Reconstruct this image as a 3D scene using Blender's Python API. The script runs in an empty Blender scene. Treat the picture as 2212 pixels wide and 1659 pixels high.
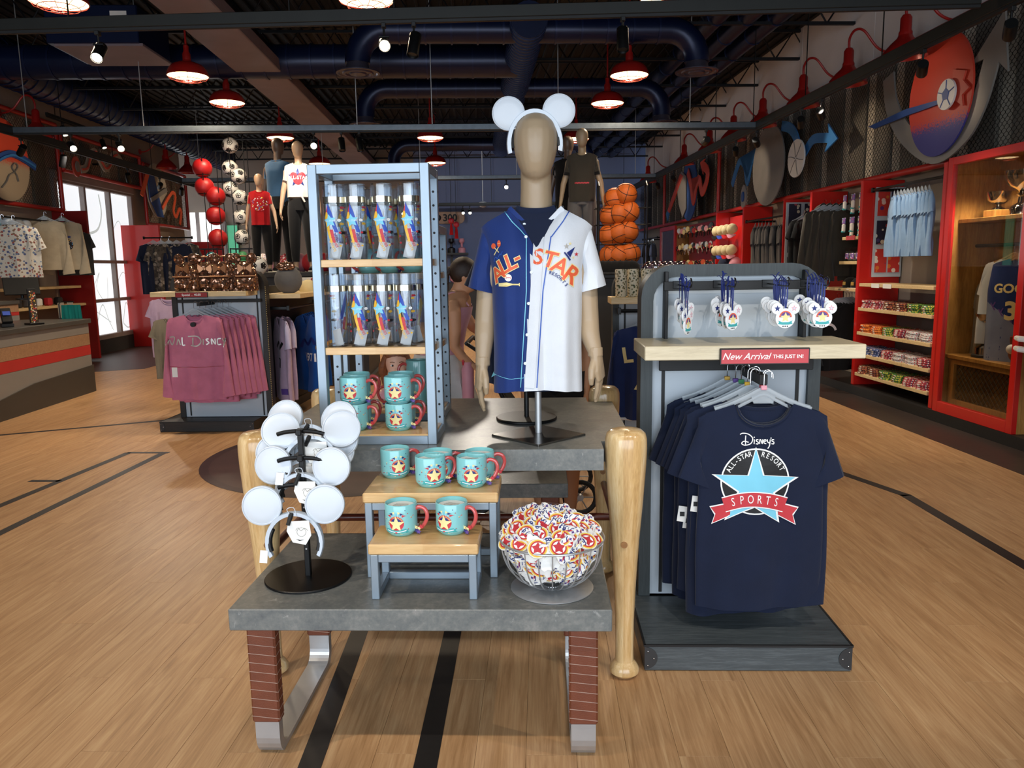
import bpy, bmesh, math, random
from math import sin, cos, pi, radians as rad, sqrt
from mathutils import Vector as V, Matrix
from mathutils.bvhtree import BVHTree
from mathutils.geometry import tessellate_polygon

random.seed(7)
SC = bpy.context.scene
COL = SC.collection

# ---------------------------------------------------------------- camera
FPX, CAMH, PIT, ROLL, YAW = 1661.0, 1.5, rad(8.7), rad(.87), rad(2.2)

def cam_axes(yaw):
    fw = V((-sin(yaw)*cos(PIT), cos(yaw)*cos(PIT), -sin(PIT)))
    r0 = V((cos(yaw), sin(yaw), 0)); u0 = r0.cross(fw)
    rt = r0*cos(ROLL)-u0*sin(ROLL)
    return rt, rt.cross(fw), fw
cd = bpy.data.cameras.new('camera'); cam = bpy.data.objects.new('camera', cd); COL.objects.link(cam)
_r, _u, _f = cam_axes(YAW)
cam.matrix_world = Matrix(((_r.x, _u.x, -_f.x, 0), (_r.y, _u.y, -_f.y, 0), (_r.z, _u.z, -_f.z, CAMH), (0, 0, 0, 1)))
cd.sensor_width = 36.0; cd.lens = 36.0*FPX/2212.0; cd.clip_start = .05; cd.clip_end = 200
SC.camera = cam

# ---------------------------------------------------------------- world, large lights, exposure
wd = bpy.data.worlds.new('world'); SC.world = wd; wd.use_nodes = True
bg = wd.node_tree.nodes['Background']; bg.inputs[0].default_value = (.62, .78, 1, 1); bg.inputs[1].default_value = .6

FR = 0.0                      # yaw (degrees) of the frame things are placed in: 0 = tables, 4.8 = room walls
def setframe(a):
    global FR
    FR = a
def fw_(p):
    a = rad(FR); p = V(p)
    return V((p.x*cos(a)-p.y*sin(a), p.x*sin(a)+p.y*cos(a), p.z))

def area_light(name, loc, target, sx, sy, power, col, spread=180):
    l = bpy.data.lights.new(name, 'AREA'); l.shape = 'RECTANGLE'; l.size = sx; l.size_y = sy
    l.energy = power; l.color = col; l.spread = rad(spread)
    o = bpy.data.objects.new(name, l); COL.objects.link(o); o.location = fw_(loc)
    o.rotation_euler = (fw_(target)-fw_(loc)).to_track_quat('-Z', 'Y').to_euler()
    return o
def spot_light(name, loc, target, power, col, ang=40, blend=.5, r=.04):
    l = bpy.data.lights.new(name, 'SPOT'); l.energy = power; l.color = col; l.spot_size = rad(ang); l.spot_blend = blend; l.shadow_soft_size = r
    o = bpy.data.objects.new(name, l); COL.objects.link(o); o.location = fw_(loc)
    o.rotation_euler = (fw_(target)-fw_(loc)).to_track_quat('-Z', 'Y').to_euler()
    return o
WARM = (1, .78, .55); NEUT = (1, .9, .78); DAY = (.80, .90, 1)
setframe(4.8)
area_light('storefront_daylight', (-1.2, -2.7, 1.75), (-1.2, 5, 1.3), 9.5, 3.2, 430, DAY)   # daylight through the open shop front behind the camera
area_light('far_hall_daylight', (-8.6, 20.9, 2.0), (-4.4, 12, 1.0), 2.2, 2.6, 160, DAY)
setframe(0)
SC.view_settings.view_transform = 'Standard'; SC.view_settings.look = 'None'
SC.view_settings.gamma = 1.0; SC.view_settings.use_curve_mapping = False
SC.view_settings.exposure = 0.0
try:
    SC.cycles.use_denoising = True; SC.cycles.max_bounces = 8; SC.cycles.transparent_max_bounces = 24
    SC.cycles.sample_clamp_indirect = 4
    SC.cycles.caustics_reflective = False; SC.cycles.caustics_refractive = False
except Exception: pass

# ---------------------------------------------------------------- placing helpers
def _ray(px, py):
    r, u, f = cam_axes(YAW-rad(FR))
    return f*FPX+r*(px-1106)-u*(py-829.5)
def PY(px, py, y):
    d = _ray(px, py); return V((0, 0, CAMH))+d*(y/d.y)
def PZ(px, py, z):
    d = _ray(px, py); return V((0, 0, CAMH))+d*((z-CAMH)/d.z)
def PX(px, py, x):
    d = _ray(px, py); return V((0, 0, CAMH))+d*(x/d.x)

# ---------------------------------------------------------------- materials
def lin(h):
    h = h.lstrip('#'); o = []
    for i in (0, 2, 4):
        c = int(h[i:i+2], 16)/255
        o.append(c/12.92 if c <= .04045 else ((c+.055)/1.055)**2.4)
    return (*o, 1)
MT = {}
class NT:
    def __init__(s, name):
        m = bpy.data.materials.new(name); m.use_nodes = True; MT[name] = m; s.m = m; s.t = m.node_tree
        s.n = s.t.nodes; s.p = s.n['Principled BSDF']; s.out = s.n['Material Output']
    def add(s, ty, **kw):
        n = s.n.new(ty)
        for k, v in kw.items():
            if isinstance(v, bpy.types.NodeSocket): s.t.links.new(v, n.inputs[k.replace('_', ' ')])
            elif k in n.inputs.keys(): n.inputs[k].default_value = v
            elif k.replace('_', ' ') in n.inputs.keys(): n.inputs[k.replace('_', ' ')].default_value = v
            else: setattr(n, k, v)
        return n
    def link(s, a, b): s.t.links.new(a, b)
    def set(s, k, v):
        if isinstance(v, bpy.types.NodeSocket): s.t.links.new(v, s.p.inputs[k])
        else: s.p.inputs[k].default_value = v
    def coord(s, kind='Object', scale=(1, 1, 1), rot=(0, 0, 0), loc=(0, 0, 0)):
        tc = s.add('ShaderNodeTexCoord'); mp = s.add('ShaderNodeMapping')
        mp.inputs['Scale'].default_value = scale; mp.inputs['Rotation'].default_value = rot; mp.inputs['Location'].default_value = loc
        s.link(tc.outputs[kind], mp.inputs['Vector']); return mp.outputs[0]
    def wpos(s, scale=(1, 1, 1), rot=(0, 0, 0)):
        g = s.add('ShaderNodeNewGeometry'); mp = s.add('ShaderNodeMapping')
        mp.inputs['Scale'].default_value = scale; mp.inputs['Rotation'].default_value = rot
        s.link(g.outputs['Position'], mp.inputs['Vector']); return mp.outputs[0]
    def noise(s, vec, scale=5, detail=4, rough=.55, dist=0):
        n = s.add('ShaderNodeTexNoise'); s.link(vec, n.inputs['Vector'])
        n.inputs['Scale'].default_value = scale; n.inputs['Detail'].default_value = detail; n.inputs['Roughness'].default_value = rough; n.inputs['Distortion'].default_value = dist
        return n.outputs['Fac']
    def ramp(s, fac, stops):
        r = s.add('ShaderNodeValToRGB'); s.link(fac, r.inputs[0]); e = r.color_ramp.elements
        while len(e) < len(stops): e.new(.5)
        for i, (p, c) in enumerate(stops): e[i].position = p; e[i].color = c if not isinstance(c, str) else lin(c)
        return r.outputs[0]
    def mix(s, fac, a, b, blend='MIX'):
        n = s.add('ShaderNodeMix'); n.data_type = 'RGBA'; n.blend_type = blend
        for i, v in ((0, fac), (6, a), (7, b)):
            if isinstance(v, bpy.types.NodeSocket): s.link(v, n.inputs[i])
            else: n.inputs[i].default_value = lin(v) if isinstance(v, str) else v
        return n.outputs[2]
    def math(s, op, a, b=0.0, c=0.0):
        n = s.add('ShaderNodeMath'); n.operation = op
        for i, v in enumerate((a, b, c)):
            if isinstance(v, bpy.types.NodeSocket): s.link(v, n.inputs[i])
            else: n.inputs[i].default_value = v
        return n.outputs[0]
    def bump(s, h, strength=.3, dist=.01):
        b = s.add('ShaderNodeBump'); s.link(h, b.inputs['Height']); b.inputs['Strength'].default_value = strength; b.inputs['Distance'].default_value = dist
        s.link(b.outputs[0], s.p.inputs['Normal'])

ORD = ['first', 'second', 'third', 'fourth', 'fifth', 'sixth', 'seventh', 'eighth', 'ninth', 'tenth', 'eleventh', 'twelfth', 'thirteenth']
def sc(c, k): return (min(1, c[0]*k), min(1, c[1]*k), min(1, c[2]*k), 1)
def mk(name, hx, rough=.5, metal=0, var=.08, scale=6, bump=0, coat=0, spec=.5, emit=0, emcol=None, sheen=0):
    t = NT(name); c = lin(hx); co = t.coord()
    f = t.noise(co, scale, 3)
    t.set('Base Color', t.ramp(f, [(.3, sc(c, 1-var)), (.7, sc(c, 1+var))]))
    t.set('Roughness', rough); t.set('Metallic', metal); t.set('Specular IOR Level', spec)
    if coat: t.set('Coat Weight', coat); t.set('Coat Roughness', .08)
    if sheen: t.set('Sheen Weight', sheen)
    if bump: t.bump(t.noise(co, scale*12, 2), bump, .004)
    if emit: t.set('Emission Color', lin(emcol or hx)); t.set('Emission Strength', emit)
    return t.m
def mk_fabric(name, hx, rough=.9, var=.10, weave=220, fold=7):
    t = NT(name); c = lin(hx); co = t.coord()
    n = t.noise(co, fold, 4)
    t.set('Base Color', t.ramp(n, [(.3, sc(c, 1-var)), (.7, sc(c, 1+var))]))
    t.set('Roughness', rough); t.set('Specular IOR Level', .25); t.set('Sheen Weight', .15)
    w = t.noise(co, weave, 1); h = t.math('ADD', t.math('MULTIPLY', w, .12), t.math('MULTIPLY', t.noise(co, 9, 2, .4, .6), 1.0))
    t.bump(h, .35, .012); return t.m
def mk_wood(name, stops, scale=(1, 14, 14), rough=.45, coat=0, bump=.15, nz=3.0, dist=1.2):
    t = NT(name); co = t.coord('Object', scale)
    a = t.noise(co, nz, 6, .6, dist); b = t.noise(co, nz*9, 2, .5)
    f = t.math('ADD', t.math('MULTIPLY', a, .75), t.math('MULTIPLY', b, .25))
    t.set('Base Color', t.ramp(f, stops)); t.set('Roughness', rough)
    if coat: t.set('Coat Weight', coat); t.set('Coat Roughness', .1)
    if bump: t.bump(f, bump, .003)
    return t.m
def mk_glass(name, tint='#ffffff', alpha=.9, rough=.03):
    t = NT(name); t.n.remove(t.p)
    tr = t.add('ShaderNodeBsdfTransparent'); tr.inputs[0].default_value = lin(tint)
    gl = t.add('ShaderNodeBsdfGlossy'); gl.inputs['Roughness'].default_value = rough
    lw = t.add('ShaderNodeLayerWeight'); lw.inputs[0].default_value = .5
    mx = t.add('ShaderNodeMixShader'); fa = t.math('ADD', t.math('MULTIPLY', t.math('POWER', lw.outputs['Facing'], 4.0), .85), 1-alpha)
    t.link(fa, mx.inputs[0]); t.link(tr.outputs[0], mx.inputs[1]); t.link(gl.outputs[0], mx.inputs[2])
    t.link(mx.outputs[0], t.out.inputs[0]); return t.m
def mk_spots(name, base, cols, scale=30, rough=.85, cover=.4):
    """fabric / printed surface carrying small scattered coloured motifs"""
    t = NT(name); co = t.coord()
    v = t.add('ShaderNodeTexVoronoi'); v.inputs['Scale'].default_value = scale; t.link(co, v.inputs['Vector'])
    pick = t.add('ShaderNodeSeparateColor'); t.link(v.outputs['Color'], pick.inputs[0])
    k = len(cols); r = t.add('ShaderNodeValToRGB'); r.color_ramp.interpolation = 'CONSTANT'; t.link(pick.outputs[0], r.inputs[0])
    e = r.color_ramp.elements
    while len(e) < k: e.new(.5)
    for i, c in enumerate(cols): e[i].position = i/k; e[i].color = lin(c)
    on = t.math('LESS_THAN', v.outputs['Distance'], cover)
    t.set('Base Color', t.mix(on, base, r.outputs[0])); t.set('Roughness', rough); return t.m
def M(n): return MT[n]

# ---------------------------------------------------------------- mesh builder
class MB:
    def __init__(s): s.v = []; s.f = []; s.mi = []; s.sm = []; s.mats = []; s.cur = 0; s.X = None
    def use(s, name):
        if name not in s.mats: s.mats.append(name)
        s.cur = s.mats.index(name); return s
    def at(s, X=None): s.X = X; return s
    def add(s, vs, fs, smooth=False):
        o = len(s.v)
        if s.X is not None: vs = [s.X @ V(p) for p in vs]
        s.v.extend([tuple(p) for p in vs])
        for f in fs: s.f.append([i+o for i in f]); s.mi.append(s.cur); s.sm.append(smooth)
        return s
    def box(s, c, d, ch=0.0, R=None):
        hx, hy, hz = d[0]/2, d[1]/2, d[2]/2; c = V(c)
        ch = min(ch, hx*.9, hy*.9, hz*.9)
        if ch <= 0:
            vs = [(x*hx, y*hy, z*hz) for x in (-1, 1) for y in (-1, 1) for z in (-1, 1)]
            fs = [(0, 1, 3, 2), (4, 6, 7, 5), (0, 4, 5, 1), (2, 3, 7, 6), (0, 2, 6, 4), (1, 5, 7, 3)]
        else:
            vs = []; idx = {}
            for x in (-1, 1):
                for y in (-1, 1):
                    for z in (-1, 1):
                        for a in range(3):
                            p = [x*(hx-ch), y*(hy-ch), z*(hz-ch)]; p[a] = (x*hx, y*hy, z*hz)[a]
                            idx[(x, y, z, a)] = len(vs); vs.append(p)
            g = lambda x, y, z, a: idx[(x, y, z, a)]
            fs = []
            for q in (-1, 1):
                fs += [[g(q, -1, -1, 0), g(q, 1, -1, 0), g(q, 1, 1, 0), g(q, -1, 1, 0)], [g(-1, q, -1, 1), g(1, q, -1, 1), g(1, q, 1, 1), g(-1, q, 1, 1)], [g(-1, -1, q, 2), g(1, -1, q, 2), g(1, 1, q, 2), g(-1, 1, q, 2)]]
                for w in (-1, 1):
                    fs += [[g(q, w, -1, 0), g(q, w, 1, 0), g(q, w, 1, 1), g(q, w, -1, 1)], [g(q, -1, w, 0), g(q, 1, w, 0), g(q, 1, w, 2), g(q, -1, w, 2)], [g(-1, q, w, 1), g(1, q, w, 1), g(1, q, w, 2), g(-1, q, w, 2)]]
            for x in (-1, 1):
                for y in (-1, 1):
                    for z in (-1, 1): fs.append([g(x, y, z, 0), g(x, y, z, 1), g(x, y, z, 2)])
            # orient outward
            ff = []
            for f in fs:
                p = [V(vs[i]) for i in f]; n = (p[1]-p[0]).cross(p[2]-p[0]); m = sum(p, V((0, 0, 0)))
                ff.append(f if n.dot(m) > 0 else f[::-1])
            fs = ff
        if R is not None: vs = [R @ V(p) for p in vs]
        return s.add([V(p)+c for p in vs], fs)
    def loft(s, rings, cap0=True, cap1=True, smooth=True, closed=True):
        n = len(rings[0]); vs = [p for r in rings for p in r]; fs = []
        for i in range(len(rings)-1):
            for j in range(n if closed else n-1):
                k = (j+1) % n; fs.append((i*n+j, i*n+k, (i+1)*n+k, (i+1)*n+j))
        s.add(vs, fs, smooth)
        if closed and cap0: s.add(rings[0][::-1], [tuple(range(n))])
        if closed and cap1: s.add(rings[-1], [tuple(range(n))])
        return s
    def tube(s, pts, r, n=8, caps=True, ry=None, ref=None):
        pts = [V(p) for p in pts]; k = len(pts); rs = r if isinstance(r, (list, tuple)) else [r]*k
        ys = ry if isinstance(ry, (list, tuple)) else [ry]*k
        rings = []; up = None
        for i in range(k):
            t = (pts[min(i+1, k-1)]-pts[max(i-1, 0)]).normalized()
            if up is None:
                up = V(ref) if ref else (V((0, 0, 1)) if abs(t.z) < .9 else V((0, 1, 0)))
            a = t.cross(up)
            if a.length < 1e-5: a = t.orthogonal()
            a.normalize(); b = a.cross(t).normalized(); up = b
            rr = ys[i] if ys[i] is not None else rs[i]
            rings.append([pts[i]+a*(rs[i]*cos(2*pi*j/n))+b*(rr*sin(2*pi*j/n)) for j in range(n)])
        # orientation: rings go counter-clockwise about -t, flip
        rings = [q[::-1] for q in rings]
        return s.loft(rings, caps, caps)
    def cyl(s, p0, p1, r0, r1=None, n=16, caps=True): return s.tube([p0, p1], [r0, r0 if r1 is None else r1], n, caps)
    def lathe(s, prof, n=24, c=(0, 0, 0), caps=True, ax='z'):
        c = V(c); rings = []
        for (r, z) in prof:
            rings.append([c+(V((r*cos(2*pi*j/n), r*sin(2*pi*j/n), z)) if ax == 'z' else V((r*cos(2*pi*j/n), z, -r*sin(2*pi*j/n))) if ax == 'y' else V((z, r*cos(2*pi*j/n), r*sin(2*pi*j/n)))) for j in range(n)])
        return s.loft(rings, caps, caps)
    def sphere(s, c, r, n=16, m=10, sq=(1, 1, 1)):
        prof = [(max(1e-4, sin(pi*i/m)), -cos(pi*i/m)) for i in range(m+1)]; c = V(c)
        rings = [[c+V((a*r*sq[0]*cos(2*pi*j/n), a*r*sq[1]*sin(2*pi*j/n), z*r*sq[2])) for j in range(n)] for a, z in prof]
        return s.loft(rings, False, False)
    def prism(s, poly, d0, d1, plane='xz'):
        """extrude a 2D outline between two depths along the third axis"""
        def P(a, b, d): return {'xz': (a, d, b), 'xy': (a, b, d), 'yz': (d, a, b)}[plane]
        n = len(poly); area = sum(poly[i][0]*poly[(i+1) % n][1]-poly[(i+1) % n][0]*poly[i][1] for i in range(n))
        if (area > 0) != (plane != 'xz'): poly = poly[::-1]
        if d0 > d1: d0, d1 = d1, d0
        A = [P(a, b, d0) for a, b in poly]; B = [P(a, b, d1) for a, b in poly]
        s.add(A+B, [tuple(range(n))[::-1], tuple(range(n, 2*n))]+[(i, (i+1) % n, n+(i+1) % n, n+i) for i in range(n)])
        return s
    def grid(s, nu, nv, fn, smooth=True, wrapu=False):
        vs = [fn(i/(nu if wrapu else nu-1), j/(nv-1)) for j in range(nv) for i in range(nu)]; fs = []
        for j in range(nv-1):
            for i in range(nu if wrapu else nu-1):
                k = (i+1) % nu; fs.append((j*nu+i, j*nu+k, (j+1)*nu+k, (j+1)*nu+i))
        return s.add(vs, fs, smooth)
    def mesh(s, name, sharp=35):
        me = bpy.data.meshes.new(name); me.from_pydata(s.v, [], s.f)
        for m in s.mats: me.materials.append(MT[m])
        me.polygons.foreach_set('material_index', s.mi); me.polygons.foreach_set('use_smooth', s.sm)
        me.update()
        if any(s.sm):
            try: me.set_sharp_from_angle(angle=rad(sharp))
            except Exception: pass
        return me
    def build(s, name, parent=None, loc=None, rz=0, kind=None, label=None, sharp=35):
        return link(name, s.mesh(name, sharp), parent, loc, rz, kind, label)
def link(name, me, parent=None, loc=None, rz=0, kind=None, label=None, rot=None):
    o = bpy.data.objects.new(name, me); COL.objects.link(o)
    if parent is not None:
        o.parent = parent
        if loc is not None: o.location = loc
        o.rotation_euler = rot or (0, 0, rad(rz))
    else:
        o.location = fw_(loc if loc is not None else (0, 0, 0)); r = rot or (0, 0, rad(rz))
        o.rotation_euler = (r[0], r[1], r[2]+rad(FR))
    if kind: o['kind'] = kind
    if label: o['label'] = label
    return o
def tag(o, label, cat, group=None):
    o['label'] = label; o['category'] = cat
    if group: o['group'] = group
    return o
def thing(name, label, cat, loc=(0, 0, 0), rz=0, group=None, rot=None):
    return tag(link(name, None, None, loc, rz, rot=rot), label, cat, group)
def one(b, name, label, cat, loc=(0, 0, 0), rz=0, group=None, rot=None, sharp=35):
    return tag(link(name, b.mesh(name, sharp), None, loc, rz, rot=rot), label, cat, group)
def struct(b, name, parent=None, loc=None, rz=0): 
    o = b.build(name, parent, loc, rz)
    if parent is None: o['kind'] = 'structure'
    return o
def dup(root, loc, rz=0, label=None, group=None, rot=None, scale=None):
    r = root.copy(); COL.objects.link(r); r.location = fw_(loc); q = rot or (0, 0, rad(rz))
    r.rotation_euler = (q[0], q[1], q[2]+rad(FR))
    if scale: r.scale = (scale,)*3 if not hasattr(scale, '__len__') else scale
    if label: r['label'] = label
    if group: r['group'] = group
    for ch in list(root.children):
        c = ch.copy(); COL.objects.link(c); c.parent = r; c.matrix_parent_inverse = ch.matrix_parent_inverse.copy()
        for g in ch.children:
            d = g.copy(); COL.objects.link(d); d.parent = c
    return r
def piece(name, me, parent, loc=(0, 0, 0), rz=0, rot=None):
    return link(name, me, parent, loc, rz, rot=rot)
def swap_materials(root, table):
    """give a copied thing its own colours: copies the mesh of each part that uses a listed material"""
    for ch in [root]+list(root.children):
        if ch.data and any(m and m.name in table for m in ch.data.materials):
            ch.data = ch.data.copy()
            for i, m in enumerate(ch.data.materials):
                if m and m.name in table: ch.data.materials[i] = MT[table[m.name]]

_txt = {}
def text_geo(body, size=1.0, bold=0.0, shear=0.0, space=1.0):
    key = (body, bold, shear, space)
    if key not in _txt:
        cu = bpy.data.curves.new('t', 'FONT'); cu.body = body; cu.size = 1; cu.offset = bold; cu.shear = shear; cu.space_character = space
        cu.align_x = 'CENTER'; cu.align_y = 'CENTER'; cu.resolution_u = 3
        o = bpy.data.objects.new('t', cu); COL.objects.link(o)
        dg = bpy.context.evaluated_depsgraph_get(); me = bpy.data.meshes.new_from_object(o.evaluated_get(dg))
        _txt[key] = ([tuple(v.co[:2]) for v in me.vertices], [tuple(p.vertices) for p in me.polygons])
        bpy.data.objects.remove(o); bpy.data.curves.remove(cu); bpy.data.meshes.remove(me)
    vs, fs = _txt[key]
    return [(x*size, y*size) for x, y in vs], fs
def text_on(b, body, X, size, bold=0.0, shear=0.0, space=1.0):
    """flat lettering in the local xy plane of matrix X"""
    vs, fs = text_geo(body, size, bold, shear, space)
    b.add([X @ V((x, y, 0)) for x, y in vs], fs); return b
def FRONT(x, y, z):      # matrix: text plane facing -y
    return Matrix(((1, 0, 0, x), (0, 0, -1, y), (0, 1, 0, z), (0, 0, 0, 1)))

# flat print that follows a curved cloth: shapes in (x, z), projected along y onto a mesh
class Print:
    def __init__(s, src, toward=-1, maxlen=.03):
        s.t = BVHTree.FromPolygons([V(p) for p in src.v], src.f); s.d = toward; s.ml = maxlen; s.b = MB()
    def tris(s, mat, vs, tr, off):
        vs = [tuple(p) for p in vs]; tr = [tuple(t) for t in tr]
        for _ in range(4):
            if not tr or max(max((V(vs[t[a]])-V(vs[t[(a+1) % 3]])).length for a in range(3)) for t in tr) < s.ml: break
            mid = {}; nt = []
            def m(i, j):
                k = (min(i, j), max(i, j))
                if k not in mid: mid[k] = len(vs); vs.append(((vs[i][0]+vs[j][0])/2, (vs[i][1]+vs[j][1])/2))
                return mid[k]
            for a, b_, c in tr:
                ab, bc, ca = m(a, b_), m(b_, c), m(c, a); nt += [(a, ab, ca), (ab, b_, bc), (ca, bc, c), (ab, bc, ca)]
            tr = nt
        out = []; y = 0
        for x, z in vs:
            h = s.t.ray_cast(V((x, 3*s.d, z)), V((0, -s.d, 0)))
            if h[0] is not None: y = h[0].y
            out.append((x, y+s.d*off, z))
        s.b.use(mat); s.b.add(out, [t if s.d < 0 else t[::-1] for t in tr], True)
    def poly(s, mat, pts, off=.002):
        tr = tessellate_polygon([[V((x, z, 0)) for x, z in pts]]); fix = []
        for t in tr:
            a, b_, c = (V(pts[i]) for i in t)
            fix.append(t if (b_-a).cross(c-a) > 0 else t[::-1])
        s.tris(mat, pts, fix, off)
    def text(s, mat, body, x, z, size, ang=0, bold=0, shear=0, space=1, off=.003, sx=1):
        vs, fs = text_geo(body, size, bold, shear, space); ca, sa = cos(ang), sin(ang)
        vs = [(x+px*sx*ca-py*sa, z+px*sx*sa+py*ca) for px, py in vs]; tr = []
        for f in fs:
            for i in range(1, len(f)-1): tr.append((f[0], f[i], f[i+1]))
        s.tris(mat, vs, tr, off)
    def stroke(s, mat, pts, w, off=.002):
        L = []; R = []
        for i, p in enumerate(pts):
            t = V(pts[min(i+1, len(pts)-1)])-V(pts[max(0, i-1)])
            if t.length == 0: t = V((1, 0))
            t.normalize(); n = V((-t.y, t.x))*(w/2); L.append((p[0]+n.x, p[1]+n.y)); R.append((p[0]-n.x, p[1]-n.y))
        vs = L+R; k = len(pts); tr = []
        for i in range(k-1): tr += [(i, k+i, i+1), (i+1, k+i, k+i+1)]
        s.tris(mat, vs, tr, off)
    def build(s, name, parent, label=None): return s.b.build(name, parent, label=label)

def circ(cx, cy, r, n=28, ry=None, a0=0, a1=2*pi):
    full = abs(a1-a0-2*pi) < 1e-6
    return [(cx+r*cos(a0+(a1-a0)*i/(n if full else n-1)), cy+(ry or r)*sin(a0+(a1-a0)*i/(n if full else n-1))) for i in range(n)]
def star(cx, cy, r, k=5, inner=.4, a=pi/2):
    return [(cx+(r if i % 2 == 0 else r*inner)*cos(a+pi*i/k), cy+(r if i % 2 == 0 else r*inner)*sin(a+pi*i/k)) for i in range(2*k)]
def rrect(x0, z0, x1, z1, r, n=6):
    out = []
    for cx, cz, a in ((x1-r, z1-r, 0), (x0+r, z1-r, pi/2), (x0+r, z0+r, pi), (x1-r, z0+r, 3*pi/2)):
        out += [(cx+r*cos(a+pi/2*i/n), cz+r*sin(a+pi/2*i/n)) for i in range(n+1)]
    return out
def smooth_path(pts, n=6):
    """Catmull-Rom through points (2D or 3D)"""
    P = [V(p) for p in pts]; out = []
    for i in range(len(P)-1):
        p0, p1, p2, p3 = P[max(i-1, 0)], P[i], P[i+1], P[min(i+2, len(P)-1)]
        for k in range(n):
            t = k/n; out.append(.5*((2*p1)+(p2-p0)*t+(2*p0-5*p1+4*p2-p3)*t*t+(3*p1-p0-3*p2+p3)*t**3))
    out.append(P[-1]); return out

def skin(b, name, voxel, smooth=4, mats=None, decimate=0):
    """one continuous surface over the overlapping lofts in b"""
    me = b.mesh('tmp'); o = bpy.data.objects.new('tmp', me); COL.objects.link(o)
    r = o.modifiers.new('r', 'REMESH'); r.mode = 'VOXEL'; r.voxel_size = voxel; r.use_smooth_shade = True
    if smooth: m = o.modifiers.new('s', 'SMOOTH'); m.factor = .5; m.iterations = smooth
    if decimate: m = o.modifiers.new('d', 'DECIMATE'); m.ratio = decimate
    dg = bpy.context.evaluated_depsgraph_get(); out = bpy.data.meshes.new_from_object(o.evaluated_get(dg))
    bpy.data.objects.remove(o); bpy.data.meshes.remove(me)
    out.materials.clear()
    for mname in (mats or b.mats): out.materials.append(MT[mname])
    out.polygons.foreach_set('use_smooth', [True]*len(out.polygons)); out.name = name
    return out
# ---------------------------------------------------------------- material library
def _floor():
    t = NT('floor_oak'); W, L = .157, 1.32
    g = t.add('ShaderNodeNewGeometry'); sp = t.add('ShaderNodeSeparateXYZ'); t.link(g.outputs['Position'], sp.inputs[0])
    xi = t.math('FLOOR', t.math('DIVIDE', t.math('ADD', sp.outputs[0], 30.045), W))
    st = t.math('MULTIPLY', t.math('MODULO', t.math('SUBTRACT', 3000.0, xi), 3.0), L/3)
    yi = t.math('FLOOR', t.math('DIVIDE', t.math('ADD', t.math('ADD', sp.outputs[1], 10.575), st), L))
    cmb = t.add('ShaderNodeCombineXYZ'); t.link(xi, cmb.inputs[0]); t.link(yi, cmb.inputs[1])
    wn = t.add('ShaderNodeTexWhiteNoise'); t.link(cmb.outputs[0], wn.inputs['Vector'])
    off = t.add('ShaderNodeVectorMath'); off.operation = 'MULTIPLY_ADD'; t.link(wn.outputs['Color'], off.inputs[0]); off.inputs[1].default_value = (9, 9, 9); t.link(g.outputs['Position'], off.inputs[2])
    mp = t.add('ShaderNodeMapping'); mp.inputs['Scale'].default_value = (9, .7, 1); t.link(off.outputs[0], mp.inputs[0])
    a = t.noise(mp.outputs[0], 2.2, 6, .62, 1.6)
    mp2 = t.add('ShaderNodeMapping'); mp2.inputs['Scale'].default_value = (110, 3.0, 1); t.link(off.outputs[0], mp2.inputs[0])
    b = t.noise(mp2.outputs[0], 1.6, 3, .6)
    f = t.math('ADD', t.math('MULTIPLY', a, .62), t.math('MULTIPLY', b, .38))
    col = t.ramp(f, [(.30, '#987049'), (.50, '#b98f64'), (.70, '#d0aa7d')])
    tone = t.math('MULTIPLY_ADD', wn.outputs['Value'], .10, .95)
    tc = t.add('ShaderNodeCombineXYZ')
    for i in range(3): t.link(tone, tc.inputs[i])
    t.set('Base Color', t.mix(1.0, col, tc.outputs[0], 'MULTIPLY'))
    t.set('Roughness', t.math('MULTIPLY_ADD', b, .15, .36)); t.set('Specular IOR Level', .4); t.bump(b, .12, .002)
_floor()
def _stone():
    t = NT('stone_top'); co = t.wpos((1, 1, 1))
    a = t.noise(co, 7, 7, .65, .8); b = t.noise(co, 60, 4, .7); v = t.noise(co, 13, 9, .75, 2.2)
    base = t.ramp(t.math('ADD', t.math('MULTIPLY', a, .6), t.math('MULTIPLY', b, .4)), [(.33, '#565a5c'), (.52, '#70726f'), (.70, '#8f8c87')])
    vein = t.ramp(v, [(.60, (0, 0, 0, 1)), (.70, (1, 1, 1, 1))])
    t.set('Base Color', t.mix(t.math('MULTIPLY', vein, .5), base, '#c4c2bc')); t.set('Roughness', .34); t.set('Specular IOR Level', .5)
_stone()
mk_wood('bat_oak', [(.32, '#b18a57'), (.5, '#cfa972'), (.7, '#e3c596')], (9, 9, 1.0), .28, .6, .06, 3.0, .8)
mk_wood('bat_oak2', [(.32, '#bd9a68'), (.5, '#d9b884'), (.7, '#ead2a6')], (9, 9, 1.0), .28, .6, .06, 3.6, 1.1)
mk_wood('bat_plug', [(.3, '#8d6138'), (.7, '#a87a4b')], (9, 9, 9), .4)
def _butcher():
    t = NT('butcher_block'); co = t.coord('Object', (1, 1, 1))
    br = t.add('ShaderNodeTexBrick'); t.link(co, br.inputs['Vector']); br.inputs['Scale'].default_value = 1.0
    br.inputs['Brick Width'].default_value = .21; br.inputs['Row Height'].default_value = .042; br.inputs['Mortar Size'].default_value = 0.0; br.offset = .37
    br.inputs['Color1'].default_value = (0, 0, 0, 1); br.inputs['Color2'].default_value = (1, 1, 1, 1)
    n = t.noise(t.coord('Object', (4, 40, 40)), 4, 4)
    c1 = t.ramp(br.outputs['Color'], [(0, '#c79a62'), (1, '#dcb67f')])
    t.set('Base Color', t.mix(.35, c1, t.ramp(n, [(.3, '#b98850'), (.7, '#e4c48f')]))); t.set('Roughness', .38); t.set('Coat Weight', .25)
_butcher()
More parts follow.
